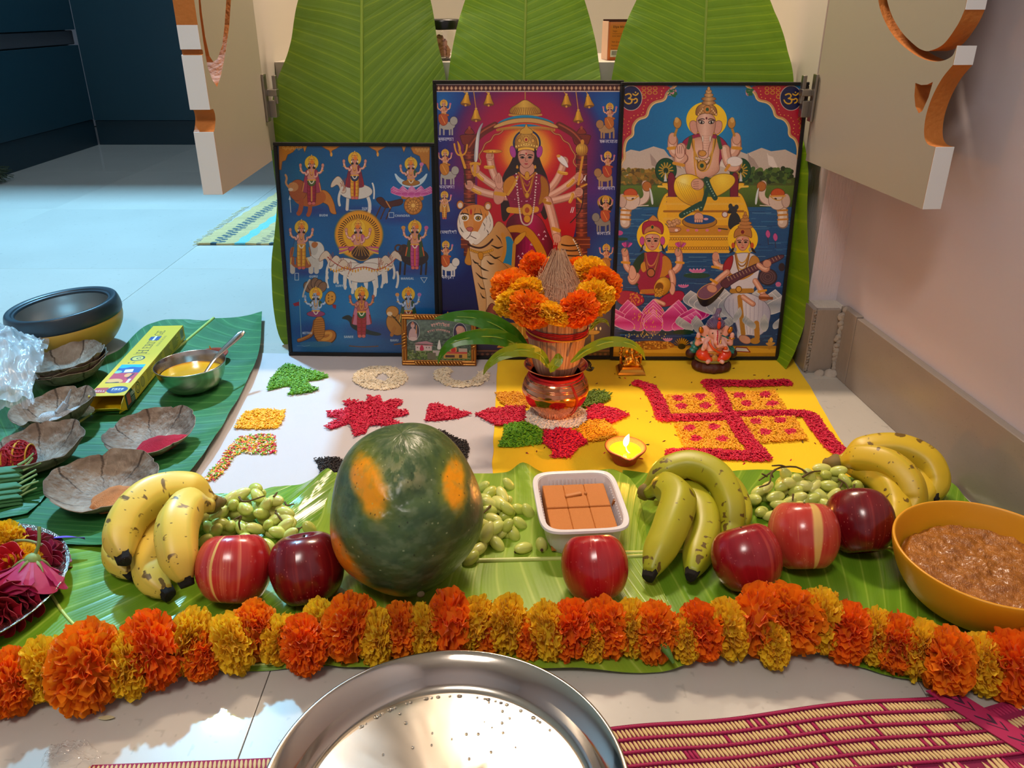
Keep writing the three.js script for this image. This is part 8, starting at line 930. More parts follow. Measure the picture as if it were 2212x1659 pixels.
// ---- elephant-headed god with two goddesses by a lake
function drawElephantGod() {
  const W = 1185, H = 1700, cv = document.createElement('canvas'); cv.width = W; cv.height = H; const c = cv.getContext('2d'), P = pen(c), r = rngOf(11);
  c.fillStyle = '#0c6aa8'; c.fillRect(0, 0, W, 560); c.fillStyle = P.rad(560, 330, 100, 500, [[0, '#1284c4'], [1, '#0d69a600']]); c.fillRect(0, 0, W, 560);
  P.f([[60, 560], [60, 470], [140, 430], [190, 440], [270, 412], [330, 430], [360, 470], [440, 480], [560, 500], [700, 470], [760, 440], [800, 455], [885, 420], [940, 440], [1020, 430], [1100, 470], [1100, 600], [60, 600]], '#c8bcb0', false); for (let k = 0; k < 26; k++) { const x = 70 + r() * 1000; P.f([[x, 440 + r() * 40], [x + 30, 470 + r() * 40], [x + 60, 540], [x + 10, 520]], r() > 0.5 ? '#e6ddd4' : '#a8988e', false); }
  c.fillStyle = '#4a5a22'; c.fillRect(40, 590, 1100, 60); for (let k = 0; k < 420; k++) { const left = r() < 0.5, x = left ? 60 + r() * 290 : 720 + r() * 340, y = 545 + r() * 75 - (left ? 0 : 10) * r(), g = left ? ['#8a6a1c', '#a8862a', '#5c4a14', '#6c6a22'] : ['#2c4a1c', '#3f6426', '#56742c', '#1f3414']; P.e(x, y, 9 + 9 * r(), 8 + 7 * r(), g[Math.floor(r() * 4)]); } c.fillStyle = P.lin(0, 635, 0, 780, [[0, '#5c7a24'], [0.5, '#4a6a1c'], [1, '#2c4414']]); c.fillRect(40, 635, 1100, 140);
  c.fillStyle = P.lin(0, 760, 0, 1560, [[0, '#1a5a90'], [0.3, '#114e86'], [0.7, '#0e4076'], [1, '#0c3464']]); c.fillRect(0, 758, W, 800); for (let k = 0; k < 420; k++) { const y = 765 + r() * 760, x = r() * W, l = 20 + r() * 90; P.l([[x, y], [x + l / 2, y - 3 + 6 * r()], [x + l, y]], 1.5 + 2.5 * r(), r() > 0.55 ? '#5c9cc888' : r() > 0.5 ? '#a8cce088' : '#0a2c5a99'); }
  // red scalloped corners with om medallions
  for (const k of [-1, 1]) { const X = (q) => (k < 0 ? q : 1195 - q), sc = [[395, 66], [345, 105], [335, 150], [270, 160], [240, 200], [232, 245], [180, 255], [150, 300], [155, 350], [115, 370], [100, 430], [106, 480], [80, 510], [70, 600]]; P.f([[X(30), 60], ...sc.map((q) => [X(q[0] - 8), q[1] - 4]), [X(30), 600]], '#b01c34', true); P.l(sc.map((q) => [X(q[0]), q[1]]), 17, '#c89a5c'); P.l(sc.map((q) => [X(q[0] + 3), q[1] + 3]), 5, '#ecd09a'); for (let j = 0; j < 34; j++) { const q = spline(sc.map((s) => [s[0] - 26, s[1] - 16]))(j / 33); P.e(X(q.x), q.y, 3, 3, '#e8b84a'); } for (let j = 0; j < 11; j++) P.l([[X(98 - j * 3), 235 + j * 26], [X(82), 245 + j * 26], [X(104 - j * 4), 258 + j * 26]], 5, '#c8862c'); for (let j = 0; j < 7; j++) P.e(X(215 + (j % 3) * 32), 82 + Math.floor(j / 3) * 24, 11, 9, null, 0, '#c88a2c', 5); P.e(X(142), 137, 62, 70, '#151b4a', 0, '#c8b8a8', 4); om(P, X(142), 140, 42, '#d8a82a', 0.2); for (let j = 0; j < 16; j++) P.f([[X(345 + r() * 62), 70 + r() * 50], [X(352 + r() * 60), 78 + r() * 56], [X(340 + r() * 60), 90 + r() * 46]], j % 4 ? '#1f6a3a' : '#d88a9a', true); }
  // elephants in the lake
  for (const k of [-1, 1]) { const X = (q) => (k < 0 ? q : 1116 - q); P.limb([[X(120), 760], [X(104), 800], [X(110), 850]], 62, '#d8c4b4', '#8a7060', '#ece0d4'); for (let j = 0; j < 3; j++) P.l([[X(84), 775 + j * 26], [X(138), 778 + j * 26]], 10, '#c8862c', false); P.l([[X(160), 740], [X(212), 730], [X(238), 690], [X(222), 640], [X(222), 625]], 40, '#8a7060'); P.l([[X(160), 738], [X(210), 728], [X(234), 690], [X(219), 642], [X(222), 625]], 34, '#e0cdc0'); P.e(X(140), 718, 52, 56, '#dcc8ba', 0, '#8a7060', 3); P.e(X(92), 722, 24, 40, '#cfb3a4', 0, '#8a7060', 3); P.f([[X(96), 690], [X(104), 662], [X(140), 648], [X(172), 662], [X(182), 692], [X(140), 700]], '#c8561c', true, '#7a2a0c', 3); P.l([[X(96), 694], [X(182), 696]], 9, '#e0a040', false); P.e(X(152), 712, 8, 6, '#2a1c14'); P.l([[X(105), 700], [X(130), 740], [X(178), 700]], 5, '#d09a3a'); P.e(X(232), 640, 26, 28, '#b8702a', 0, '#6a3a10', 3); P.f([[X(244), 642], [X(258), 660], [X(272), 740], [X(258), 748], [X(250), 680]], '#d8e4ec', true); P.l([[X(180), 752], [X(240), 748]], 5, '#e8e0d8'); }
  // throne
  for (const k of [-1, 1]) { const X = (q) => 552 + k * q; P.e(X(212), 548, 60, 68, '#0e4a26', 0, '#082a14', 4); for (let j = 0; j < 14; j++) P.l([[X(212) + 16 * Math.cos(j * 0.449), 550 + 18 * Math.sin(j * 0.449)], [X(212) + 40 * Math.cos(j * 0.449), 550 + 44 * Math.sin(j * 0.449)]], 8, '#b8962c', false); P.e(X(212), 550, 14, 16, '#143a1c'); P.f([[X(214), 555], [X(206), 612], [X(224), 612]], '#d0d4d8', false); P.f([[X(258), 620], [X(180), 620], [X(190), 670], [X(230), 690], [X(280), 850], [X(120), 860], [X(150), 700]], '#f0be1c', true, '#7a5008', 3); P.l([[X(254), 640], [X(184), 644]], 12, '#f0c848', false); P.f([[X(205), 560], [X(160), 560], [X(150), 700], [X(170), 830], [X(210), 820], [X(196), 700]], '#7a1430', true, '#3a0a18', 3); P.f([[X(196), 780], [X(150), 780], [X(170), 830], [X(212), 826]], '#9a1634', true); for (let j = 0; j < 4; j++) P.l([[X(206), 700 + j * 14], [X(160), 704 + j * 14]], 8, j % 2 ? '#d8b040' : '#7a3c50', false); }
  c.fillStyle = '#ecb41c'; c.fillRect(345, 700, 420, 170); for (let j = 0; j < 3; j++) { P.l([[330, 740 + j * 42], [780, 740 + j * 42]], 12, j % 2 ? '#a86c0c' : '#ecbc40', false); } c.fillStyle = '#c98d1a'; c.fillRect(270, 862, 560, 60); c.fillStyle = '#ecb41c'; c.fillRect(350, 918, 350, 102); P.l([[350, 928], [700, 928]], 10, '#eec24c', false); P.l([[345, 1014], [705, 1014]], 12, '#e8b63c', false); for (const y of [938, 992]) for (let j = 0; j < 24; j++) P.e(362 + j * 14.4, y, 7, 8, null, 0, '#8a5a0c', 3);
  P.e(532, 842, 98, 38, '#b07a1c', 0, '#6a440a', 4); P.e(532, 828, 88, 28, '#164a8a'); P.e(568, 826, 14, 7, '#d8a0b0'); for (let j = 0; j < 26; j++) P.e(352 + r() * 66, 830 + r() * 42, 11, 9, '#d8a878', 0, '#8a5a34', 2); P.f([[332, 872], [432, 872], [418, 902], [350, 902]], '#c88a5a', true, '#7a4a24', 3); for (const x of [400, 465, 515, 575, 645]) P.e(x, 890, 10, 8, x % 2 ? '#d87a94' : '#ecd8dc');
  P.f([[690, 890], [700, 800], [740, 780], [770, 830], [768, 890]], '#24282c', true); P.e(722, 775, 24, 22, '#2a2e34'); P.e(708, 754, 12, 16, '#2e3238'); P.e(742, 758, 12, 14, '#2e3238'); P.e(702, 786, 12, 9, '#1c2024'); P.e(676, 800, 16, 16, '#dcd8d8', 0, '#8a3a3a', 4); P.l([[690, 885], [640, 880]], 6, '#24282c');
  // body of the god
  P.e(572, 262, 116, 104, '#fad014'); const pk = ['#d9a68e', '#94604c', '#f0cdb8'];
  for (const k of [-1, 1]) { const X = (q) => 560 + k * q; P.limb([[X(100), 440], [X(190), 490], [X(180), 380]], 60, ...pk); P.e(X(182), 368, 24, 34, pk[0], 0, pk[1], 3); P.l([[X(160), 420], [X(206), 424]], 18, GOLD); P.l([[X(170), 350], [X(150), 290]], 14, '#b8862c'); P.e(X(154), 280, 22, 30, '#c08a34', 0, '#6a4410', 3); P.e(X(158), 262, 12, 16, '#d8ac5c'); }
  P.f([[420, 400], [470, 352], [560, 330], [650, 352], [700, 410], [690, 470], [650, 480], [640, 560], [480, 570], [440, 480]], '#9c1c48', true, '#4a0c20', 3); P.f([[450, 410], [500, 356], [620, 356], [650, 420], [640, 500], [650, 560], [560, 600], [470, 590], [445, 540], [455, 470]], P.rad(540, 480, 20, 150, [[0, '#f0cdb8'], [0.6, '#dba88e'], [1, '#b07c64']]), true, '#8a5644', 3);
  P.limb([[430, 420], [395, 530], [440, 480]], 56, ...pk); P.f([[396, 470], [392, 430], [405, 402], [425, 396], [444, 420], [448, 466], [420, 486]], '#e8bca8', true, pk[1], 3); for (let j = 0; j < 3; j++) P.l([[404 + j * 13, 412], [408 + j * 11, 452]], 3, pk[1]); P.l([[385, 508], [440, 520]], 18, GOLD); P.limb([[680, 430], [690, 540], [740, 530]], 56, ...pk); P.e(720, 530, 38, 26, '#e0b09a', 0, pk[1], 3); P.e(732, 498, 44, 28, '#ece6e4', 0, '#b0a8a4', 3); P.l([[680, 548], [700, 520]], 16, GOLD);
  for (let j = 0; j < 3; j++) P.l([[480 + j * 8, 372], [510, 470 + j * 26], [550, 500 + j * 32], [600, 470 + j * 26], [630 - j * 8, 372]], 11 - j, j % 2 ? '#7a5a1c' : '#d8a43c'); P.e(545, 522, 26, 28, '#c8962c', 0, '#6a440a', 4); P.e(545, 522, 11, 12, '#1c4a2c'); for (let j = 0; j < 9; j++) P.e(505 + j * 10, 486 - Math.abs(j - 4) * 2, 7, 8, '#e8d4b8', 0, '#7a5a3a', 2); for (const k of [-1, 1]) P.l([[560 + k * 78, 360], [560 + k * 92, 420]], 20, '#2c5a34'); P.l([[500, 380], [500, 560], [520, 600]], 8, '#d89a2c');
  // yellow trousers
  P.f([[380, 640], [400, 580], [480, 565], [550, 600], [560, 700], [540, 756], [470, 750], [400, 700]], P.rad(440, 610, 10, 140, [[0, '#fff08a'], [0.4, '#f8ce18'], [1, '#d09a08']]), true, '#7a5206', 3); P.f([[580, 600], [640, 565], [720, 570], [742, 610], [700, 660], [610, 710], [590, 670]], P.rad(660, 600, 10, 120, [[0, '#fcdc40'], [1, '#d8a40c']]), true, '#7a5206', 3); P.l([[570, 600], [590, 660], [620, 705]], 30, '#1c4a3a'); P.l([[540, 740], [480, 770], [430, 805]], 32, '#1c4a3a'); P.l([[575, 660], [560, 720], [540, 770]], 24, '#1c4a3a'); for (let j = 0; j < 7; j++) { P.e(445 + j * 16, 796 - j * 6, 5, 4, '#8ab0a0'); P.e(574 + j * 7, 615 + j * 13, 4, 5, '#8ab0a0'); P.l([[400 + j * 12, 610 + j * 4], [420 + j * 16, 690], [470 + j * 8, 735]], 3, '#a8780a88'); } P.e(520, 628, 36, 32, '#dca88e', 0, pk[1], 3); for (let j = 0; j < 4; j++) P.l([[496, 616 + j * 12], [526, 612 + j * 13]], 3, pk[1]); P.f([[500, 790], [548, 790], [556, 830], [530, 846], [502, 838]], '#dca88e', true, pk[1], 3); for (let j = 0; j < 4; j++) P.e(508 + j * 12, 836, 6, 10, '#e4b49e', 0, pk[1], 2);
  // elephant head
  for (const k of [-1, 1]) P.f([[568 + k * 60, 262], [568 + k * 96, 270], [568 + k * 88, 330], [568 + k * 50, 352], [568 + k * 44, 300]], '#d59c88', true, '#8a5644', 3); P.f([[516, 240], [568, 216], [622, 240], [624, 300], [606, 350], [590, 400], [580, 440], [584, 470], [560, 486], [528, 476], [520, 450], [530, 430], [548, 446], [552, 420], [546, 370], [524, 330], [512, 290]], P.lin(512, 0, 624, 0, [[0, '#c8947e'], [0.45, '#ecc4b0'], [1, '#c08a74']]), true, '#8a5644', 3); for (let j = 0; j < 7; j++) P.l([[548, 350 + j * 14], [570, 356 + j * 14], [588, 350 + j * 14]], 2, '#a8705c88'); for (const k of [-1, 1]) { P.e(571 + k * 28, 274, 15, 9, '#f4ece0', k * -0.2, '#1c100c', 4); P.e(571 + k * 28, 275, 6, 7, '#140a08'); P.l([[571 + k * 12, 258], [571 + k * 30, 250], [571 + k * 48, 266]], 5, '#2a1810'); P.f([[571 + k * 18, 352], [571 + k * 26, 350], [571 + k * 24, 392], [571 + k * 16, 380]], '#f0e8dc', true, '#a89080', 2); } P.e(571, 252, 5, 7, '#6a1018'); P.e(548, 452, 22, 17, '#d89a3c', 0, '#7a4a14', 3);
  P.f([[508, 240], [512, 190], [548, 168], [592, 168], [628, 190], [634, 240], [600, 228], [571, 222], [540, 228]], P.lin(508, 0, 634, 0, [[0, '#8a5a2c'], [0.5, '#dca860'], [1, '#8a5a2c']]), true, '#5a3410', 3); for (const [y, w] of [[164, 40], [142, 42], [120, 26], [100, 18], [84, 9]]) P.e(586 - 2, y, w, 13, P.lin(545, 0, 625, 0, [[0, '#8a5a2c'], [0.5, '#e0b070'], [1, '#8a5a2c']]), 0, '#5a3410', 2); P.e(576, 202, 22, 24, '#c8863c', 0, '#7a4a14', 3); P.e(576, 202, 9, 10, '#1c5a34'); for (const k of [-1, 1]) for (let j = 0; j < 4; j++) P.e(576 + k * (26 + j * 8), 200 + j * 10, 6, 8, '#e8bc80', 0, '#7a4a14', 2);
  // goddess of fortune on the pink lotus
  const lk = ['#d49a80', '#94584a', '#ecc0a8']; P.e(268, 922, 94, 98, '#f8cc10'); for (const [k, hx] of [[-1, 105], [1, 410]]) { const ex = k < 0 ? 112 : 420, sx = k < 0 ? 170 : 360; P.limb([[sx, 1070 + 60], [ex - k * 4, 1120], [ex, 1030], [hx, 1010]], 40, ...lk); P.e(hx + (k < 0 ? 2 : -2), 1016, 18, 24, lk[0], 0, lk[1], 2); P.l([[ex - 22, 1072], [ex + 20, 1076]], 14, GOLD); P.l([[hx, 1010], [hx + k * -8 + 8, 986]], 4, '#4a6a2c'); for (let j = 0; j < 7; j++) P.f([[hx + 12, 996], [hx + 12 - 34 + j * 11.4, 970 - 4 * (3 - Math.abs(j - 3))], [hx + 12 - 20 + j * 8, 955 - 3 * (3 - Math.abs(j - 3))]], j % 2 ? '#c83a9a' : '#d860b0', true, '#8a1a6a', 1.5); }
  P.f([[180, 1050], [210, 1020], [265, 1010], [325, 1020], [370, 1060], [380, 1120], [350, 1180], [330, 1260], [200, 1260], [175, 1200], [160, 1110]], '#9c1444', true, '#4a0a20', 3); P.f([[150, 1080], [185, 1032], [226, 1010], [210, 1080], [180, 1130], [172, 1190], [190, 1200], [160, 1210], [150, 1130]], '#143a1c', true); P.f([[190, 1090], [220, 1060], [240, 1100], [210, 1140]], '#cc922c', true); P.f([[320, 1020], [372, 1060], [376, 1120], [340, 1150], [305, 1180], [300, 1120]], '#c88420', true, '#6a3c08', 2); P.l([[312, 1020], [322, 1100], [290, 1180]], 12, '#a81a5a'); P.l([[206, 1240], [300, 1236]], 26, '#b8762c'); P.f([[40, 1260], [80, 1230], [180, 1240], [230, 1290], [180, 1330], [80, 1320]], '#a81248', true, '#4a0a20', 3); P.f([[280, 1300], [360, 1240], [440, 1230], [450, 1280], [380, 1320], [300, 1330]], '#a81248', true, '#4a0a20', 3);
  for (let j = 0; j < 4; j++) P.l([[225 - j * 2, 1020], [228, 1070 + j * 18], [255, 1100 + j * 20], [285, 1070 + j * 18], [300 + j * 2, 1020]], 8, j % 2 ? '#8a3a24' : '#c8844a'); P.e(255, 1132, 22, 24, '#b86a3c', 0, '#3a1c10', 5); P.limb([[176, 1150], [150, 1210], [140, 1160]], 38, ...lk); P.f([[128, 1150], [130, 1110], [142, 1086], [160, 1096], [176, 1140], [160, 1170], [140, 1174]], '#e0ac96', true, lk[1], 3); P.limb([[370, 1130], [390, 1180], [375, 1210]], 36, ...lk); P.f([[356, 1190], [385, 1186], [396, 1230], [378, 1266], [358, 1240]], '#e0ac96', true, lk[1], 3);
  P.e(320, 1210, 44, 56, P.rad(310, 1190, 5, 60, [[0, '#f4c84c'], [1, '#b0780e']]), 0.5, '#6a440a', 3); P.e(302, 1215, 26, 30, '#7a4a0a', 0.4, '#d89a2c', 6); for (let j = 0; j < 40; j++) P.e(280 + r() * 44, 1222 + r() * 46, 6, 5, '#e0ac3c', 0, '#8a5a10', 1.5); for (let j = 0; j < 36; j++) P.e(136 + r() * 70, 1240 + r() * 70, 3.5, 6, '#d8883c'); P.limb([[280, 1290], [310, 1300], [328, 1310]], 24, ...lk);
  lotus(P, 268, 1400, 240, 130, '#b8147a', '#e468b4', '#f4bcdc', 5); lotus(P, 268, 1430, 200, 100, '#cc1a86', '#ee8cc6', '#f8ccE6', 3); P.e(260, 1475, 200, 12, '#0c3a2c88'); for (let j = 0; j < 60; j++) P.e(150 + r() * 180, 1330 + r() * 150, 2.6, 5.5, '#e0a050'); for (let j = 0; j < 30; j++) P.e(110 + r() * 230, 1480 + r() * 24, 3, 4, '#c8b860');
  face(P, 263, 950, 56, { skin: lk }); for (const k of [-1, 1]) { P.f([[263 + k * 44, 930], [263 + k * 62, 990], [263 + k * 76, 1020], [263 + k * 48, 1000]], '#1c100c', true); P.e(263 + k * 58, 950, 13, 24, '#c84a94', 0, '#8a1a5a', 2); P.e(263 + k * 46, 990, 9, 14, '#b8b0a0'); } P.f([[206, 920], [204, 850], [240, 836], [268, 828], [300, 838], [328, 860], [324, 920], [296, 900], [263, 894], [232, 902]], '#a81a3c', true, '#5a0c1c', 3); P.f([[212, 918], [222, 876], [263, 862], [308, 876], [318, 918], [290, 900], [263, 892], [236, 900]], '#c8804c', true, '#7a4420', 3); P.e(263, 872, 9, 11, '#1c4a2c', 0, GOLD, 3); P.f([[232, 836], [250, 820], [268, 800], [290, 822], [304, 838]], '#c88a3c', true, '#7a4420', 2);
  // goddess of learning with the lute on the white lotus
  lotus(P, 770, 1330, 240, 120, '#8e9cae', '#c8ced4', '#e4e8ea', 7); P.e(778, 940, 86, 88, '#f8cc10'); P.limb([[690, 1100], [620, 1110], [622, 1050]], 36, ...lk); P.e(624, 1040, 20, 26, lk[0], 0, lk[1], 2); P.l([[604, 1098], [640, 1104]], 14, GOLD); P.l([[640, 1030], [650, 1080]], 3, '#d8c8c0'); P.f([[660, 1330], [690, 1260], [760, 1240], [860, 1260], [940, 1330], [930, 1420], [880, 1500], [790, 1480], [740, 1520], [750, 1420]], P.lin(660, 0, 940, 0, [[0, '#b8bcd0'], [0.5, '#e0e0ec'], [1, '#a4a8c4']]), true, '#6a6c88', 3); for (let j = 0; j < 9; j++) P.l([[700 + j * 24, 1280], [690 + j * 26, 1380], [740 + j * 16, 1480]], 3, '#8a8cae99'); P.l([[760, 1270], [770, 1380], [780, 1480]], 26, '#b8822c'); P.l([[860, 1500], [856, 1420]], 30, '#b8822c'); P.e(790, 1512, 36, 22, '#d49a80', 0.4, lk[1], 3); P.e(848, 1520, 28, 18, '#b8822c');
  P.f([[680, 1060], [730, 1024], [790, 1016], [850, 1024], [880, 1080], [860, 1180], [830, 1250], [720, 1250], [700, 1180], [672, 1130]], '#d8d8e4', true, '#6a6c88', 3); P.f([[664, 1090], [690, 1046], [728, 1026], [716, 1100], [690, 1140], [666, 1130]], '#a01c2c', true, '#4a0c14', 3); P.f([[820, 1030], [870, 1040], [880, 1100], [850, 1130], [800, 1150]], '#c08a3c', true, '#6a440a', 2); P.l([[700, 1140], [760, 1190], [830, 1130]], 22, '#b8822c'); for (let j = 0; j < 4; j++) P.l([[740 - j * 2, 1024], [746, 1060 + j * 18], [772, 1080 + j * 20], [800, 1060 + j * 18], [812 + j, 1024]], 7, j % 2 ? '#8a5a1c' : '#d0a04a'); P.l([[716, 1236], [830, 1234]], 26, '#b8862c'); P.e(755, 1226, 16, 17, '#d8a43c', 0, '#5a3408', 4);
  face(P, 777, 958, 50, { skin: lk }); for (const k of [-1, 1]) { P.f([[777 + k * 38, 930], [777 + k * 56, 990], [777 + k * 84, 1026], [777 + k * 46, 1010]], '#1c100c', true); P.e(777 + k * 42, 1000, 8, 13, '#a8a090'); P.e(777 + k * 54, 976, 10, 16, '#c8501c'); } P.f([[726, 940], [730, 890], [770, 866], [790, 858], [826, 880], [832, 940], [806, 922], [777, 916], [748, 922]], '#b87c3c', true, '#5a3410', 3); for (const [y, w] of [[870, 42], [850, 36], [830, 24], [812, 14], [796, 7]]) P.e(792, y, w, 12, '#c08444', 0, '#6a3a14', 2); P.e(777, 900, 12, 13, '#7a1a1c', 0, GOLD, 3);
  P.f([[512, 1250], [540, 1215], [620, 1170], [700, 1180], [650, 1260], [600, 1310], [560, 1330], [530, 1310]], '#140e18', true); P.f([[512, 1248], [560, 1200], [640, 1180], [680, 1190], [640, 1240], [580, 1286], [530, 1280]], '#7a5070', true, '#c89a5c', 4); P.f([[640, 1190], [700, 1150], [900, 1060], [1010, 1022], [1016, 1050], [900, 1100], [720, 1190], [680, 1230]], '#5c3044', true, '#24101c', 3); for (let j = 0; j < 18; j++) P.l([[690 + j * 17, 1160 - j * 7.4], [700 + j * 17, 1176 - j * 7.4]], 5, '#a88a70', false); P.e(920, 1156, 52, 46, '#4a3440', 0, '#241018', 4); for (let j = 0; j < 3; j++) P.e(920, 1156, 40 - j * 12, 36 - j * 11, null, 0, '#7a5a5c', 3); P.e(1000, 1100, 18, 24, '#2a1c26'); P.limb([[690, 1130], [610, 1190], [600, 1220]], 36, ...lk); P.e(602, 1222, 30, 22, lk[0], 0.4, lk[1], 3); P.l([[596, 1170], [630, 1190]], 14, GOLD); P.limb([[870, 1090], [930, 1140], [914, 1085]], 34, ...lk); P.e(916, 1080, 24, 22, lk[0], 0, lk[1], 3); P.limb([[850, 1180], [890, 1240], [900, 1270]], 34, ...lk); P.l([[868, 1240], [910, 1232]], 13, GOLD); P.e(900, 1272, 30, 20, lk[0], 0, lk[1], 3); P.f([[868, 1266], [950, 1270], [950, 1286], [870, 1284]], '#8a4a24', false); P.limb([[780, 1270], [820, 1300], [836, 1310]], 30, ...lk);
  lotus(P, 560, 1440, 120, 74, '#9aa4ae', '#c4cacd', '#dde2e2', 4); lotus(P, 690, 1390, 60, 80, '#a4aeb6', '#ccd2d4', '#e2e6e6', 2); lotus(P, 900, 1430, 90, 70, '#98a4b0', '#c4ccd0', '#dde2e4', 3); lotus(P, 518, 1125, 34, 22, '#c8509a', '#e8b0d0', '#f4d8e8', 5); P.e(516, 1148, 76, 16, '#1c4a24cc'); lotus(P, 440, 1210, 22, 16, '#c8509a', '#e0a0c8', '#f0d0e0', 5); lotus(P, 350, 1515, 20, 16, '#c8709a', '#e0b0d0', '#f0d0e0', 5); for (const [x, y] of [[920, 912], [962, 930]]) { P.l([[x, y + 20], [x + 4, y + 60]], 4, '#3a2c4a'); P.f([[x, y - 30], [x + 18, y], [x + 4, y + 28], [x - 16, y]], '#c8569a', true, '#8a2a6a', 2); } P.e(74, 905, 22, 14, '#c8509a'); P.e(90, 940, 34, 9, '#1c4a24'); P.e(980, 1198, 16, 14, '#c86a9a'); P.e(440, 1470, 60, 14, '#16402a');
  // gold shore
  c.fillStyle = '#b8861a'; c.fillRect(0, 1548, W, 160); P.f([[0, 1560], [200, 1540], [420, 1556], [700, 1550], [960, 1568], [W, 1560], [W, 1590], [0, 1590]], '#d8a42c', true); P.e(260, 1545, 130, 26, '#a8641c'); for (let j = 0; j < 120; j++) P.e(150 + r() * 220, 1525 + r() * 40, 6, 4, r() > 0.5 ? '#d8a03a' : '#8a5014'); for (let j = 0; j < 13; j++) { const a = PI * (1 + j / 12); P.f([[430, 1556], [430 + 46 * Math.cos(a) - 6, 1556 + 50 * Math.sin(a)], [430 + 58 * Math.cos(a) + 5, 1556 + 58 * Math.sin(a)]], '#d8a41c', true, '#7a5008', 2); } P.e(430, 1552, 22, 16, '#3a3410'); P.e(490, 1532, 12, 9, '#c8c8c8'); P.f([[740, 1556], [800, 1560], [820, 1584], [730, 1580]], '#d8d0c8', false, '#8a1a1c', 5); P.l([[930, 1520], [930, 1560]], 18, '#b8822a', false); P.f([[900, 1530], [970, 1526], [950, 1548], [920, 1548]], '#c8923a', true); P.e(940, 1514, 10, 14, '#d8a84a');
  noiseOver(c, W, H, 12, 6); return cv;
}
// ---- temple snapshot in the gilt frame
function drawTemple() {
  const W = 820, H = 530, cv = document.createElement('canvas'); cv.width = W; cv.height = H; const c = cv.getContext('2d'), P = pen(c), r = rngOf(21);
  c.fillStyle = '#4c5c50'; c.fillRect(0, 0, W, H); for (let k = 0; k < 1500; k++) { const y = r() * 400; P.e(r() * W, y, 8 + 14 * r(), 6 + 10 * r(), ['#3c4a40', '#55685a', '#647a66', '#2e3a34', '#4a5e4a'][Math.floor(r() * 5)] + 'aa'); } c.fillStyle = P.lin(0, 0, 0, 260, [[0, '#6a8078aa'], [1, '#6a807800']]); c.fillRect(0, 0, W, 260);
  for (let k = 0; k < 500; k++) P.e(r() * W, 400 + r() * 130, 8 + 12 * r(), 6 + 8 * r(), ['#4f6a34', '#6a8a44', '#3a5228', '#7c8a5a'][Math.floor(r() * 4)]);
  c.fillStyle = '#c8b4b0'; c.fillRect(110, 330, 210, 75); P.f([[90, 312], [160, 292], [250, 280], [340, 310], [320, 322]], '#b0808a', false); P.l([[110, 330], [330, 336]], 10, '#a85a62', false); P.f([[160, 406], [170, 350], [190, 328], [212, 350], [222, 406]], '#b8284c', true); for (const x of [130, 245, 280]) { c.fillStyle = '#5a4448'; c.fillRect(x, 355, 10, 18); } P.f([[415, 250], [400, 300], [380, 390], [440, 390], [428, 300]], '#d8d8d0', true); c.fillStyle = '#b8aaa4'; c.fillRect(330, 400, 140, 70); c.fillStyle = '#c8b0a8'; c.fillRect(450, 350, 110, 50); P.f([[545, 420], [552, 350], [580, 280], [590, 262], [602, 280], [632, 350], [646, 420]], '#d08a4c', true); P.f([[560, 420], [570, 360], [590, 310], [615, 360], [628, 420]], '#c03a34', true); c.fillStyle = '#c05046'; c.fillRect(470, 415, 300, 26); c.fillStyle = '#c8984c'; c.fillRect(470, 440, 300, 62); c.fillStyle = '#54403c'; c.fillRect(490, 458, 120, 32); c.fillRect(665, 454, 40, 40); c.fillStyle = '#b8a898'; c.fillRect(660, 370, 110, 46); c.fillStyle = '#6a6a54'; c.fillRect(260, 430, 110, 90);
  for (const [x, y, b] of [[80, 150, 0], [680, 170, 1]]) { P.e(x, y, 86, 128, b ? '#3a3450' : '#3c3c44', 0, '#b8c4c0', 5); if (!b) { P.f([[20, 230], [40, 140], [70, 110], [90, 110], [120, 140], [140, 230], [120, 250], [40, 250]], '#b89a98', true); P.e(80, 78, 26, 34, '#c09a90'); P.f([[54, 70], [80, 18], [106, 70]], '#b8765c', true); P.l([[128, 80], [122, 180]], 12, '#c88a54'); P.f([[10, 250], [80, 220], [150, 250], [110, 276], [50, 276]], '#c8b0ac', true); } else { P.e(690, 150, 54, 70, '#b88a7a'); P.e(672, 122, 44, 44, '#c89a88'); c.fillStyle = '#2a3a5c'; c.beginPath(); c.ellipse(680, 250, 70, 46, 0, 0, PI); c.fill(); for (let k = 0; k < 6; k++) P.e(640 + k * 16, 262 + (k % 2) * 9, 4, 4, '#a8b4c8'); } }
  const a = [['S', 'ii'], ['c', 'ii', 'r', 'ii'], ['m', 'aa', 't', 'aa']]; c.save(); hindi(P, a[0], 312, 62, 30, '#d8a49a', 0.2); hindi(P, a[1], 372, 48, 30, '#d8a49a', 0.2); hindi(P, a[2], 466, 58, 30, '#d8a49a', 0.2); for (let k = 0; k < 11; k++) { const t = k / 10 * 2 - 1; c.save(); c.translate(410 + t * 132, 132 + t * t * 26); c.rotate(t * 0.3); hindi(P, [['sh', 'r', 'm', 'aa', 'n', 'p', 'c', 'l', 'k', 't', 'y'][k]], -12, -8, 22, '#cf9a92', 0.22); c.restore(); } c.restore();
  noiseOver(c, W, H, 16, 8); return cv;
}
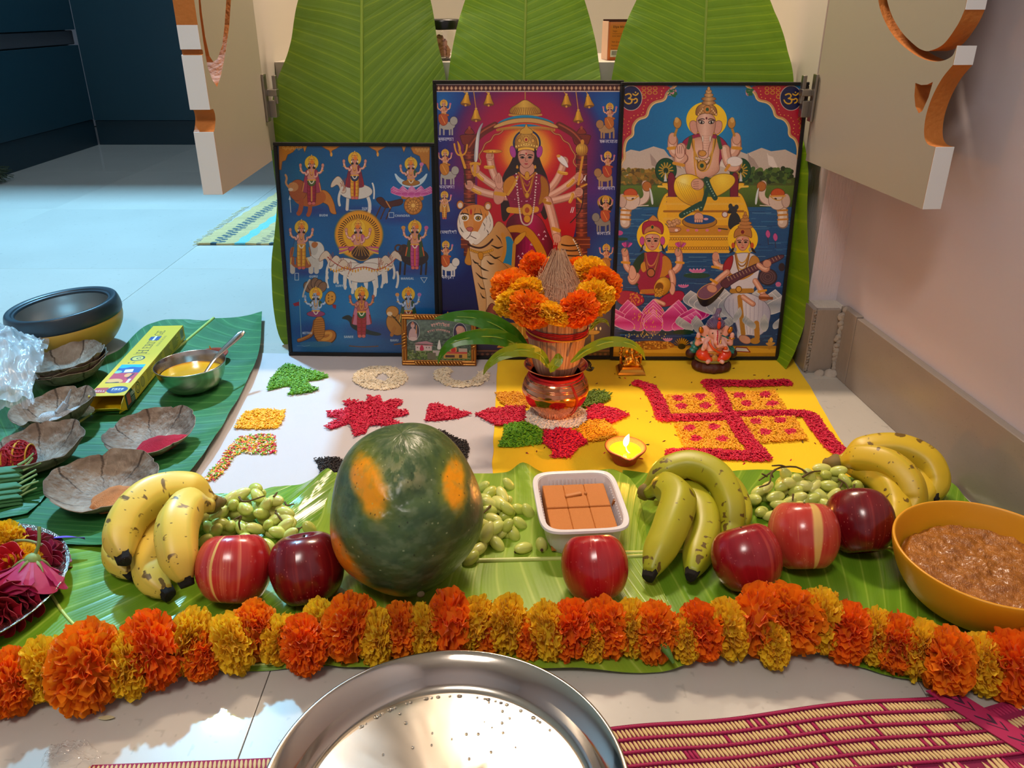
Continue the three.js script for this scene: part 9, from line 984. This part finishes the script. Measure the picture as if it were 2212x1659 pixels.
// ---------------------------------------------------------------- the framed pictures leaning on the leaves
{
  const black = std('#0d0c0c', 0.45, { bumpMap: rep(grain, 4, 4), bumpScale: 0.0004 });
  const pictures = [
    ['framed_picture', 'black-framed blue picture of nine planet gods, the shortest of the three pictures', [-0.2643, -1.3316, -0.0243, 0.1526, 0.2703, 0.3663], drawNine(), (x, y) => [(x - 580) * 3.3856, (y - 290) * 3.3856], [[590.2, 306.7], [939.6, 308.1], [949.4, 771.1], [624.2, 767.9]], 920, 1248, 0.0065],
    ['framed_picture', 'black-framed red and blue picture of a goddess with a tiger behind the copper pot', [0.026, -1.3179, 0.0025, 0.1189, 0.3053, 0.4634], drawGoddess(), (x, y) => [(x - 920) * 3.607, (y - 160) * 3.607], [[934.4, 172.9], [1348.2, 173.1], [1323.8, 775.9], [951.5, 776.1]], 1000, 1520, 0.0058],
    ['framed_picture', 'black-framed picture of an elephant-headed god above a lake, behind the painted idol', [0.3221, -1.3158, 0.0009, 0.0992, 0.298, 0.4605], drawElephantGod(), (x, y) => [(x - 1310) * 2.6333, (y - 160) * 2.6333], [[1342.3, 177], [1749, 177], [1681.1, 777], [1317.4, 777]], 1000, 1544, 0.0055],
  ];
  for (const [name, label, [X, Z, yaw, leanA, w, h], cv, to, quad, tw, th, b] of pictures) {
    const t = thing(name, label, 'picture', [X, 0.003, Z], 'framed pictures on the altar'); t.rotation.order = 'YXZ'; t.rotation.set(-leanA, yaw, 0);
    const tex = squareUp(cv, quad.map((q) => to(...q)), tw, th), D = 0.014;
    const g = new THREE.PlaneGeometry(w - b * 1.6, h - b * 1.6); const uv = g.attributes.uv; for (let i = 0; i < uv.count; i++) uv.setXY(i, lerp(b * 0.8 / w, 1 - b * 0.8 / w, uv.getX(i)), lerp(b * 0.8 / h, 1 - b * 0.8 / h, uv.getY(i)));
    const p = mesh('print', g, std('#ffffff', 0.3, { map: tex, clearcoat: 0.25, clearcoatRoughness: 0.12 }), t); p.position.set(0, h / 2, -0.002); p.userData.label = 'printed picture sheet';
    mesh('backing', boxAt(-w / 2 + 0.001, w / 2 - 0.001, 0.001, h - 0.001, -D, -0.0035, 0.0008), std('#5a4632', 0.8), t);
    const bar = (x0, x1, y0, y1) => mesh('frame_bar', boxAt(x0, x1, y0, y1, -D + 0.002, 0.0022, 0.0016), black, t);
    bar(-w / 2, w / 2, 0, b); bar(-w / 2, w / 2, h - b, h); bar(-w / 2, -w / 2 + b, b * 0.98, h - b * 0.98); bar(w / 2 - b, w / 2, b * 0.98, h - b * 0.98);
  }
  // the small gilt frame with its rope-twist moulding
  const gilt = metal('#c9924c', 0.34), dull = metal('#a06a38', 0.5), w = 0.1298, h = 0.0896, b = 0.0096, t = thing('photo_frame', 'small gilt rope-edged frame with a temple photograph', 'photo frame', [-0.1267, 0.0035, -1.2882]); t.rotation.order = 'YXZ'; t.rotation.set(-0.2271, -0.0286, 0);
  const q = mesh('print', new THREE.PlaneGeometry(w - 2 * b + 0.001, h - 2 * b + 0.001), std('#ffffff', 0.25, { map: (() => { const x = new THREE.CanvasTexture(drawTemple()); x.colorSpace = THREE.SRGBColorSpace; x.magFilter = THREE.LinearFilter; return x; })(), clearcoat: 0.4, clearcoatRoughness: 0.1 }), t); q.position.set(0, h / 2, -0.001); q.userData.label = 'temple photograph';
  mesh('backing', boxAt(-w / 2 + 0.002, w / 2 - 0.002, 0.002, h - 0.002, -0.007, -0.002), std('#3a2a1c', 0.9), t); mesh('stand', boxAt(-0.012, 0.012, 0.002, 0.05, -0.0092, -0.0071, 0.0005), std('#3a2a1c', 0.9), t);
  for (const [x, y, L, v] of [[0, b / 2, w, 0], [0, h - b / 2, w, 0], [-w / 2 + b / 2, h / 2, h - 2 * b, 1], [w / 2 - b / 2, h / 2, h - 2 * b, 1]]) { const n = Math.round((L - 0.046) / 0.0052), parts = []; const bar = v ? boxAt(x - b / 2, x + b / 2, y - L / 2, y + L / 2, -0.005, 0.001, 0.0014) : boxAt(x - L / 2, x + L / 2, y - b / 2, y + b / 2, -0.005, 0.001, 0.0014); mesh('frame_bar', bar, dull, t); for (let k = 0; k < n; k++) { const s = (k - (n - 1) / 2) * 0.0052, g = sweep([V(-0.0042, -0.0016, 0.0006), V(-0.0014, -0.0003, 0.0026), V(0.0014, 0.0003, 0.0026), V(0.0042, 0.0016, 0.0006)], (e) => 0.0018 * (0.75 + 0.25 * Math.sin(e * PI)), 8, 8); g.rotateZ(v ? 0.15 : -PI / 2 + 0.5); parts.push(g.translate(x + (v ? 0 : s), y + (v ? s : 0), 0.0006)); } const e = (L / 2 - 0.013); for (const k of [-1, 1]) for (const o of [-0.0022, 0.0022]) parts.push(v ? move(box(0.0026, 0.022, 0.003, 0.0012), x + o, y + k * (L / 2 - 0.008), 0.0012) : move(box(0.024, 0.0026, 0.003, 0.0012), x + k * e, y + o, 0.0012)); mesh('rope_moulding', join(parts), gilt, t); }
}
// ---------------------------------------------------------------- incense box
{
  const y = 0.03, nl = at(196, 862, y), nr = at(266, 862, y), fl = at(326, 712, y), fr = at(403, 707, y), near = nl.clone().add(nr).multiplyScalar(0.5), far = fl.clone().add(fr).multiplyScalar(0.5), L = near.distanceTo(far), w = (nl.distanceTo(nr) + fl.distanceTo(fr)) / 2 * 0.96, yaw = Math.atan2(far.x - near.x, -(far.z - near.z)), h = 0.025;
  const t = thing('incense_box', 'open yellow incense stick box lettered HERITAGE on the cool green leaf', 'box', [near.x, 0.0105, near.z]); t.rotation.y = -yaw;
  const yel = '#dcb812', top = canvasTex(1024, Math.round(1024 * w / L), (c, W, H) => { const P = pen(c); c.fillStyle = yel; c.fillRect(0, 0, W, H); c.save();
    P.t('H', W * 0.55, H * 0.42, H * 0.46, '#3a3214', { font: 'serif' }); P.t('ERIT', W * 0.625, H * 0.44, H * 0.36, '#3a3214', { font: 'serif' }); P.f([[W * 0.765, H * 0.26], [W * 0.815, H * 0.26], [W * 0.825, H * 0.6], [W * 0.755, H * 0.6]], '#2a4a86', false); P.l([[W * 0.76, H * 0.42], [W * 0.82, H * 0.42]], H * 0.07, '#e8ecf0', false); P.t('GE', W * 0.832, H * 0.44, H * 0.36, '#3a3214', { font: 'serif' }); P.t('PREMIUM INCENSE', W * 0.66, H * 0.72, H * 0.1, '#5a4c14', { font: 'serif' }); P.l([[W * 0.545, H * 0.2], [W * 0.545, H * 0.7]], 3, '#5a4c14', false);
    P.e(W * 0.485, H * 0.45, H * 0.19, H * 0.19, '#d8c860', 0, '#2f3a4c', H * 0.05); P.l([[W * 0.47, H * 0.5], [W * 0.485, H * 0.36], [W * 0.5, H * 0.5]], 4, '#2f3a4c'); P.e(W * 0.485, H * 0.48, H * 0.06, H * 0.06, null, 0, '#2f3a4c', 3);
    const x0 = W * 0.155, x1 = W * 0.40; c.beginPath(); c.moveTo(x0, H * 0.14); c.lineTo(x1, H * 0.14); c.lineTo(x1 - 4, H * 0.86); c.lineTo(x0, H * 0.86); c.closePath(); c.save(); c.clip(); c.fillStyle = '#b8344c'; c.fillRect(x0, 0, x1, H); c.fillStyle = '#1a4f96'; c.fillRect(W * 0.285, 0, W, H); c.fillStyle = '#1fa4d0'; P.f([[W * 0.36, 0], [W * 0.345, H * 0.3], [W * 0.37, H * 0.5], [W * 0.352, H * 0.75], [W * 0.37, H], [W * 0.42, H], [W * 0.42, 0]], '#20a6d4', true); P.f([[x0, 0], [W * 0.2, 0], [W * 0.215, H * 0.4], [W * 0.19, H * 0.6], [x0, H * 0.62]], '#e0a860', true); P.f([[W * 0.29, H * 0.4], [W * 0.33, H * 0.38], [W * 0.335, H * 0.62], [W * 0.295, H * 0.66]], '#e4dcb0', false); P.e(W * 0.3, H * 0.22, 20, 22, '#7ab8a0'); P.e(W * 0.255, H * 0.6, 26, 18, '#e0a05c'); P.l([[W * 0.2, H * 0.66], [W * 0.27, H * 0.74]], 12, '#40204a'); c.fillStyle = '#dfe4e6'; c.fillRect(x0, H * 0.72, W * 0.05, H * 0.08); c.fillStyle = '#c8344c'; c.fillRect(x0, H * 0.62, W * 0.05, H * 0.08); P.f([[x0, 0], [x0 + 14, H * 0.12], [x0 + 6, H * 0.3], [x0 + 18, H * 0.5], [x0, H * 0.56]], '#1c2430', true); c.restore(); P.e(W * 0.42, H * 0.3, 7, 5, '#2a3240'); P.l([[W * 0.42, H * 0.42], [W * 0.43, H * 0.46]], 5, '#2a3240');
    P.e(W * 0.07, H * 0.66, W * 0.043, H * 0.29, '#1c3a78', 0); c.save(); c.translate(W * 0.07, H * 0.66); c.rotate(PI / 2); P.t('FREE', 0, -8, H * 0.15, '#f0f0f0', { bold: true, align: 'center' }); P.t('INSIDE PACK', 0, 14, H * 0.055, '#d8dce8', { align: 'center' }); c.restore(); c.fillStyle = '#b03a34'; c.fillRect(W * 0.035, H * 0.02, W * 0.065, H * 0.36); c.save(); c.translate(W * 0.06, H * 0.2); c.rotate(PI / 2); P.t('BELL', 0, 0, H * 0.13, '#e8cfc8', { bold: true, align: 'center' }); c.restore(); c.restore(); });
  const side = canvasTex(1024, Math.round(1024 * h / L), (c, W, H) => { const P = pen(c); c.fillStyle = yel; c.fillRect(0, 0, W, H); c.fillStyle = '#23301f'; P.f([[0, 0], [W * 0.09, 0], [W * 0.12, H * 0.4], [W * 0.12, H], [0, H]], '#1f2a20', false); c.fillStyle = '#b84a30'; c.fillRect(W * 0.02, H * 0.1, W * 0.045, H * 0.72); P.t('FREE', W * 0.07, H * 0.36, H * 0.34, '#e4e4d8', { bold: true }); for (const y of [0.62, 0.74, 0.86]) P.l([[W * 0.075, H * y], [W * 0.115, H * y]], 3, '#c8c8b8', false); P.e(W * 0.175, H * 0.45, H * 0.34, H * 0.34, null, 0, '#3a3a14', 6); P.e(W * 0.175, H * 0.45, H * 0.16, H * 0.2, null, 0, '#3a3a14', 5); P.e(W * 0.25, H * 0.45, H * 0.32, H * 0.32, '#b89a2c', 0, '#7a6414', 4); const r = rngOf(4); for (let k = 0; k < 4; k++) for (let j = 0; j < 7; j++) P.l([[W * (0.32 + k * 0.15), H * (0.14 + j * 0.11)], [W * (0.32 + k * 0.15 + 0.06 + 0.06 * r()), H * (0.14 + j * 0.11)]], 3.4, '#5a4c10', false); c.fillStyle = '#b8bcb0'; c.fillRect(W * 0.92, H * 0.1, W * 0.06, H * 0.75); for (let k = 0; k < 18; k++) { c.fillStyle = '#4a5048'; c.fillRect(W * 0.925 + k * W * 0.003, H * 0.16, W * 0.003 * (r() > 0.5 ? 0.7 : 0.35), H * 0.55); } });
  // x is length away from the viewer (local -z), so panels are laid with their print running away
  const card = std(yel, 0.45), dark = std('#3a2c10', 0.8), k = 0.0007, top1 = new THREE.PlaneGeometry(L, w).rotateX(-PI / 2).rotateY(PI / 2).translate(0, h, -L / 2), side1 = new THREE.PlaneGeometry(L, h).rotateY(PI / 2).translate(w / 2, h / 2, -L / 2);
  mesh('panel', boxAt(-w / 2, w / 2, h - k * 1.4, h - k * 0.4, -L, 0, 0.0002), card, t).userData.label = 'top panel'; mesh('panel', boxAt(w / 2 - k * 1.4, w / 2 - k * 0.4, 0, h - k, -L, 0, 0.0002), card, t); mesh('panel', boxAt(-w / 2, -w / 2 + k, 0, h - k, -L, 0, 0.0002), card, t); mesh('panel', boxAt(-w / 2, w / 2, 0, k, -L, 0, 0.0002), card, t); mesh('panel', boxAt(-w / 2, w / 2, 0, h, -L, -L + k, 0.0002), card, t); mesh('liner', boxAt(-w / 2 + 0.001, w / 2 - 0.001, 0.001, h - 0.001, -0.06, -0.055, 0.0002), dark, t);
  const pr = std('#ffffff', 0.4, { map: top }), ps = std('#ffffff', 0.4, { map: side }); mesh('top_print', top1, pr, t).userData.label = 'printed top with lettering'; mesh('side_print', side1, ps, t).userData.label = 'printed side';
  mesh('flap', sheet((u, v) => V(lerp(-w / 2, w / 2 - 0.002 - 0.004 * v ** 4, u), 0.0012 + 0.009 * v + 0.002 * v * v, 0.004 + 0.021 * v - 0.006 * v * v), 16, 12, 0.0006), card, t).userData.label = 'lower end flap'; mesh('flap', sheet((u, v) => V(w / 2 - 0.001 - 0.006 * v * (1 - u), lerp(0.001, h - 0.002, u) * (1 - 0.25 * v) , 0.013 * v), 10, 8, 0.0006), card, t).userData.label = 'side end flap';
}
// ---------------------------------------------------------------- jar and lamp-oil box on the cabinet shelf
{
  const p = atZ(961, 128, -1.56), t = thing('glass_jar', 'clear jar with a black lid and pink contents on the cabinet shelf', 'jar', [p.x, 0.4835, -1.56]);
  mesh('jar', latheSmooth([[0, 0.001], [0.026, 0.001], [0.029, 0.004], [0.029, 0.046], [0.0275, 0.0495], [0.0262, 0.0495], [0.0275, 0.045], [0.0275, 0.005], [0.025, 0.0025], [0, 0.0025]], 56, 60), new THREE.MeshPhysicalMaterial({ color: 0xffffff, transmission: 1, roughness: 0.05, ior: 1.45, thickness: 0.001 }), t);
  mesh('lid', latheSmooth([[0, 0.0665], [0.027, 0.0665], [0.0305, 0.0645], [0.031, 0.0505], [0.0295, 0.0495], [0.0262, 0.05]], 56, 40), std('#0c0d0f', 0.3), t);
  const r = rngOf(5), l = []; for (let k = 0; k < 26; k++) l.push(move(box(0.008 + 0.006 * r(), 0.006 + 0.008 * r(), 0.008, 0.002), -0.008 + 0.024 * (r() - 0.5), 0.007 + 0.03 * r(), 0.02 * (r() - 0.5), r() * 3, r() * 3, r())); mesh('contents', join(l), std('#c98a70', 0.7), t).userData.kind = 'stuff';
  const q = atZ(1316, 133, -1.55), b = thing('carton', 'open orange carton of clay lamps on the cabinet shelf between two leaves', 'box', [q.x - 0.004, 0.4835, -1.548]); b.rotation.y = 0.1;
  const tex = canvasTex(512, 560, (c, W, H) => { const P = pen(c); c.fillStyle = P.lin(0, 0, 0, H, [[0, '#d07a4a'], [0.15, '#c87418'], [0.75, '#c06a10'], [1, '#b85018']]); c.fillRect(0, 0, W, H); c.fillStyle = '#c8662c'; c.fillRect(0, 0, 26, H); const ink = '#3a1c08'; P.t('Diya Mitti Clay', 70, 70, 44, ink, { bold: true }); P.t('Saga:', 66, 130, 32, ink); P.t('Inclusive of all taxes', 66, 170, 22, ink); P.t('Unit Sale Price', 60, 204, 32, ink); P.t('1g', 300, 246, 32, ink); P.t('Net Quantity', 58, 290, 34, ink); P.t('Packed on', 54, 344, 32, ink); P.t('Batch no.', 52, 394, 32, ink); c.fillStyle = '#cfc8b4'; c.fillRect(44, 410, 260, 104); const r = rngOf(8); for (let k = 0; k < 40; k++) { c.fillStyle = '#2a2418'; c.fillRect(62 + k * 5.6, 424, r() > 0.5 ? 4 : 2, 64); } P.t('8 901234 56', 90, 502, 20, '#3a3424'); });
  const W2 = 0.058, D2 = 0.05, H2 = 0.062, card = std('#d98a62', 0.6), pale = std('#e0b8a0', 0.6);
  mesh('panel', boxAt(-0.0005, W2, 0, H2, -0.0012, 0, 0.0003), card, b); mesh('panel', boxAt(-0.001, 0.0004, 0, H2 + 0.001, -D2, 0, 0.0003), pale, b).userData.label = 'pale left side'; mesh('panel', boxAt(W2 - 0.001, W2, 0, H2, -D2, 0, 0.0003), card, b); mesh('panel', boxAt(0, W2, 0, H2 + 0.004, -D2, -D2 + 0.001, 0.0003), std('#3a2418', 0.8), b); mesh('panel', boxAt(0, W2, 0, 0.001, -D2, 0, 0.0003), card, b);
  const f = new THREE.PlaneGeometry(W2, H2).translate(W2 / 2, H2 / 2, 0.0004); mesh('front_print', f, std('#ffffff', 0.5, { map: tex }), b).userData.label = 'printed front with barcode';
}
// ---------------------------------------------------------------- woven mat at the front
{
  const straw = std('#d6b87e', 0.7), pink = std('#a3124c', 0.7), P0 = at(1330, 1569, 0.006), P1 = at(2030, 1497, 0.006), ax = V().subVectors(P1, P0).normalize(), az = V(-ax.z, 0, ax.x), G = (s, q, y = 0.004) => { const b = 0.0016 * Math.sin(s * 26) * sm(s, 0, 0.1) ; return V(P0.x + ax.x * s + az.x * (q + b), y + 0.0015 * Math.sin(s * 31 + 1) * (1 - sm(q, 0.02, 0.08)), P0.z + ax.z * s + az.z * (q + b)); };
  const t = thing('woven_mat', 'magenta and straw woven mat lying at the front right with a patterned edge band', 'mat'), S0 = -0.06, S1 = P0.distanceTo(P1) + 0.03, r = rngOf(71), E = new THREE.Euler(), yaw = Math.atan2(-ax.z, ax.x);
  const edge = (q) => S1 - 0.028 + 0.55 * q;
  mesh('backing', sheet((u, v) => G(lerp(S0, edge(v * 0.36), u), v * 0.36, 0.003), 60, 20, 0.002), std('#7e1040', 0.85), t);
  const M = new THREE.Matrix4(), Q = new THREE.Quaternion(), put = (list, name, mat, geo) => { const m = new THREE.InstancedMesh(geo, mat, list.length); list.forEach((e, i) => { Q.setFromEuler(new THREE.Euler(0, yaw + e.a, 0)); M.compose(e.p, Q, e.s); m.setMatrixAt(i, M); }); m.name = name; m.castShadow = m.receiveShadow = true; m.userData.kind = 'stuff'; t.add(m); };
  const slat = new THREE.SphereGeometry(1, 8, 6), A = [], B = [], rows = 5, rh = 0.0128; let q0 = 0.0045;
  for (let k = 0; k < rows; k++) { const q = q0 + k * rh; for (let s = S0; s < edge(q); s += 0.0036) { const p = r() < 0.06; (p ? B : A).push({ p: G(s, q + rh * 0.42, 0.0055), a: 0.3 + 0.1 * (r() - 0.5), s: V(0.00125 + 0.0003 * r(), 0.0013, rh * 0.42) }); } }
  for (let row = 0; row < 8; row++) { const q = q0 + rows * rh + 0.004 + row * 0.026; for (let s = S0; s < edge(q); s += 0.0042) { const w = ((s * 52 + row * 0.5) % 2 + 2) % 2, p = w < 0.75 + 0.5 * Math.sin(row * 2.1 + s * 19); (p ? B : A).push({ p: G(s, q + 0.012 + 0.006 * Math.sin(s * 160 + row), 0.0055), a: 0.18 + 0.16 * (r() - 0.5), s: V(0.0019, 0.0014, 0.0125 + 0.004 * r()) }); } }
  put(A, 'straw_weave', straw, slat); put(B, 'pink_weave', pink, slat);
  const cords = []; for (let k = 0; k <= rows; k++) { const pts = []; for (let i = 0; i <= 40; i++) pts.push(G(lerp(S0, edge(q0 + k * rh), i / 40), q0 + k * rh - 0.0005, 0.0068)); cords.push(sweep(pts, (s) => 0.0013 + 0.0003 * Math.sin(s * 900), 300, 5)); } mesh('cord', join(cords), pink, t).userData.kind = 'stuff';
  // edge band with dark chevrons
  const bandTex = canvasTex(256, 1024, (c, W, H) => { c.fillStyle = '#a8184e'; c.fillRect(0, 0, W, H); const Pn = pen(c); for (let k = 0; k < 9; k++) { const y = 40 + k * 112; Pn.l([[70, y], [128, y + 44], [186, y]], 15, '#3c0c2c', false); Pn.l([[70, y + 40], [128, y + 84], [186, y + 40]], 9, '#3c0c2c', false); Pn.l([[128, y + 20], [128, y + 44]], 9, '#3c0c2c', false); } for (let y = 0; y < H; y += 6) { c.fillStyle = '#ffffff0c'; c.fillRect(0, y, W, 2); } });
  mesh('edge_band', sheet((u, v) => { const q = v * 0.36 - 0.004; return G(edge(q) - 0.012 + u * 0.026, q, 0.0075 + 0.0015 * Math.sin(u * PI)); }, 6, 40, 0.0014, (u, v) => [u, 1 - v * 1.6]), std('#ffffff', 0.8, { map: (bandTex.wrapT = THREE.RepeatWrapping, bandTex) }), t).userData.label = 'magenta edge band with dark chevrons';
  // the turned-under second layer right of the band
  const t2 = thing('woven_mat', 'darker end of a second woven mat at the far front right under the garland', 'mat'), a0 = at(2110, 1535, 0.004), b0 = at(2230, 1498, 0.004), dx = V().subVectors(b0, a0).normalize(), dz = V(-dx.z * 0.2 + 0.45, 0, 0.9).normalize(), G2 = (s, q, y) => V(a0.x + dx.x * s + dz.x * q, y, a0.z + dx.z * s + dz.z * q);
  mesh('backing', sheet((u, v) => G2(u * 0.16, v * 0.16, 0.003), 10, 10, 0.002), std('#8a1244', 0.85), t2); const A2 = [], B2 = []; for (let k = 0; k < 8; k++) for (let s = 0.002; s < 0.16; s += 0.0036) (Math.sin(s * 90 + k * 2) > 0.2 ? B2 : A2).push({ p: G2(s, 0.008 + k * 0.0145, 0.005), a: -0.2, s: V(0.0015, 0.0013, 0.0052) });
  for (const [l, n, m] of [[A2, 'straw_weave', straw], [B2, 'pink_weave', pink]]) { const im = new THREE.InstancedMesh(slat, m, l.length); l.forEach((e, i) => { Q.setFromEuler(new THREE.Euler(0, 0.5, 0)); M.compose(e.p, Q, e.s); im.setMatrixAt(i, M); }); im.name = n; im.castShadow = im.receiveShadow = true; im.userData.kind = 'stuff'; t2.add(im); }
  mesh('edge_band', sheet((u, v) => G2(0.06 + u * 0.026 + v * 0.02, v * 0.16 - 0.004, 0.0078), 4, 20, 0.0012), std('#a01850', 0.8), t2);
  // strip of the same mat left of the steel plate
  const t3 = thing('woven_mat', 'edge of a magenta woven mat left of the steel plate at the bottom', 'mat'), c0 = at(200, 1656, 0.003), c1 = at(600, 1640, 0.003), A3 = [], d3 = V().subVectors(c1, c0), y3 = Math.atan2(-d3.z, d3.x); mesh('backing', sheet((u, v) => c0.clone().addScaledVector(d3, u * 1.06).add(V(0, 0, v * 0.08)), 20, 4, 0.002), std('#8a1c44', 0.85), t3);
  for (let k = 0; k < 4; k++) for (let s = 0; s < 1.06; s += 0.024) A3.push({ p: c0.clone().addScaledVector(d3, s).add(V(0, 0.0022, 0.006 + k * 0.0125)), s: V(0.0014, 0.0012, 0.0054) }); const im = new THREE.InstancedMesh(slat, std('#c8a878', 0.75), A3.length); A3.forEach((e, i) => { Q.setFromEuler(new THREE.Euler(0, y3 + 0.2, 0)); M.compose(e.p, Q, e.s); im.setMatrixAt(i, M); }); im.name = 'straw_weave'; im.castShadow = im.receiveShadow = true; im.userData.kind = 'stuff'; t3.add(im);
}
scene.traverse((o) => { if (o.isLight) o.castShadow = !o.isRectAreaLight; });
renderer.render(scene, camera);
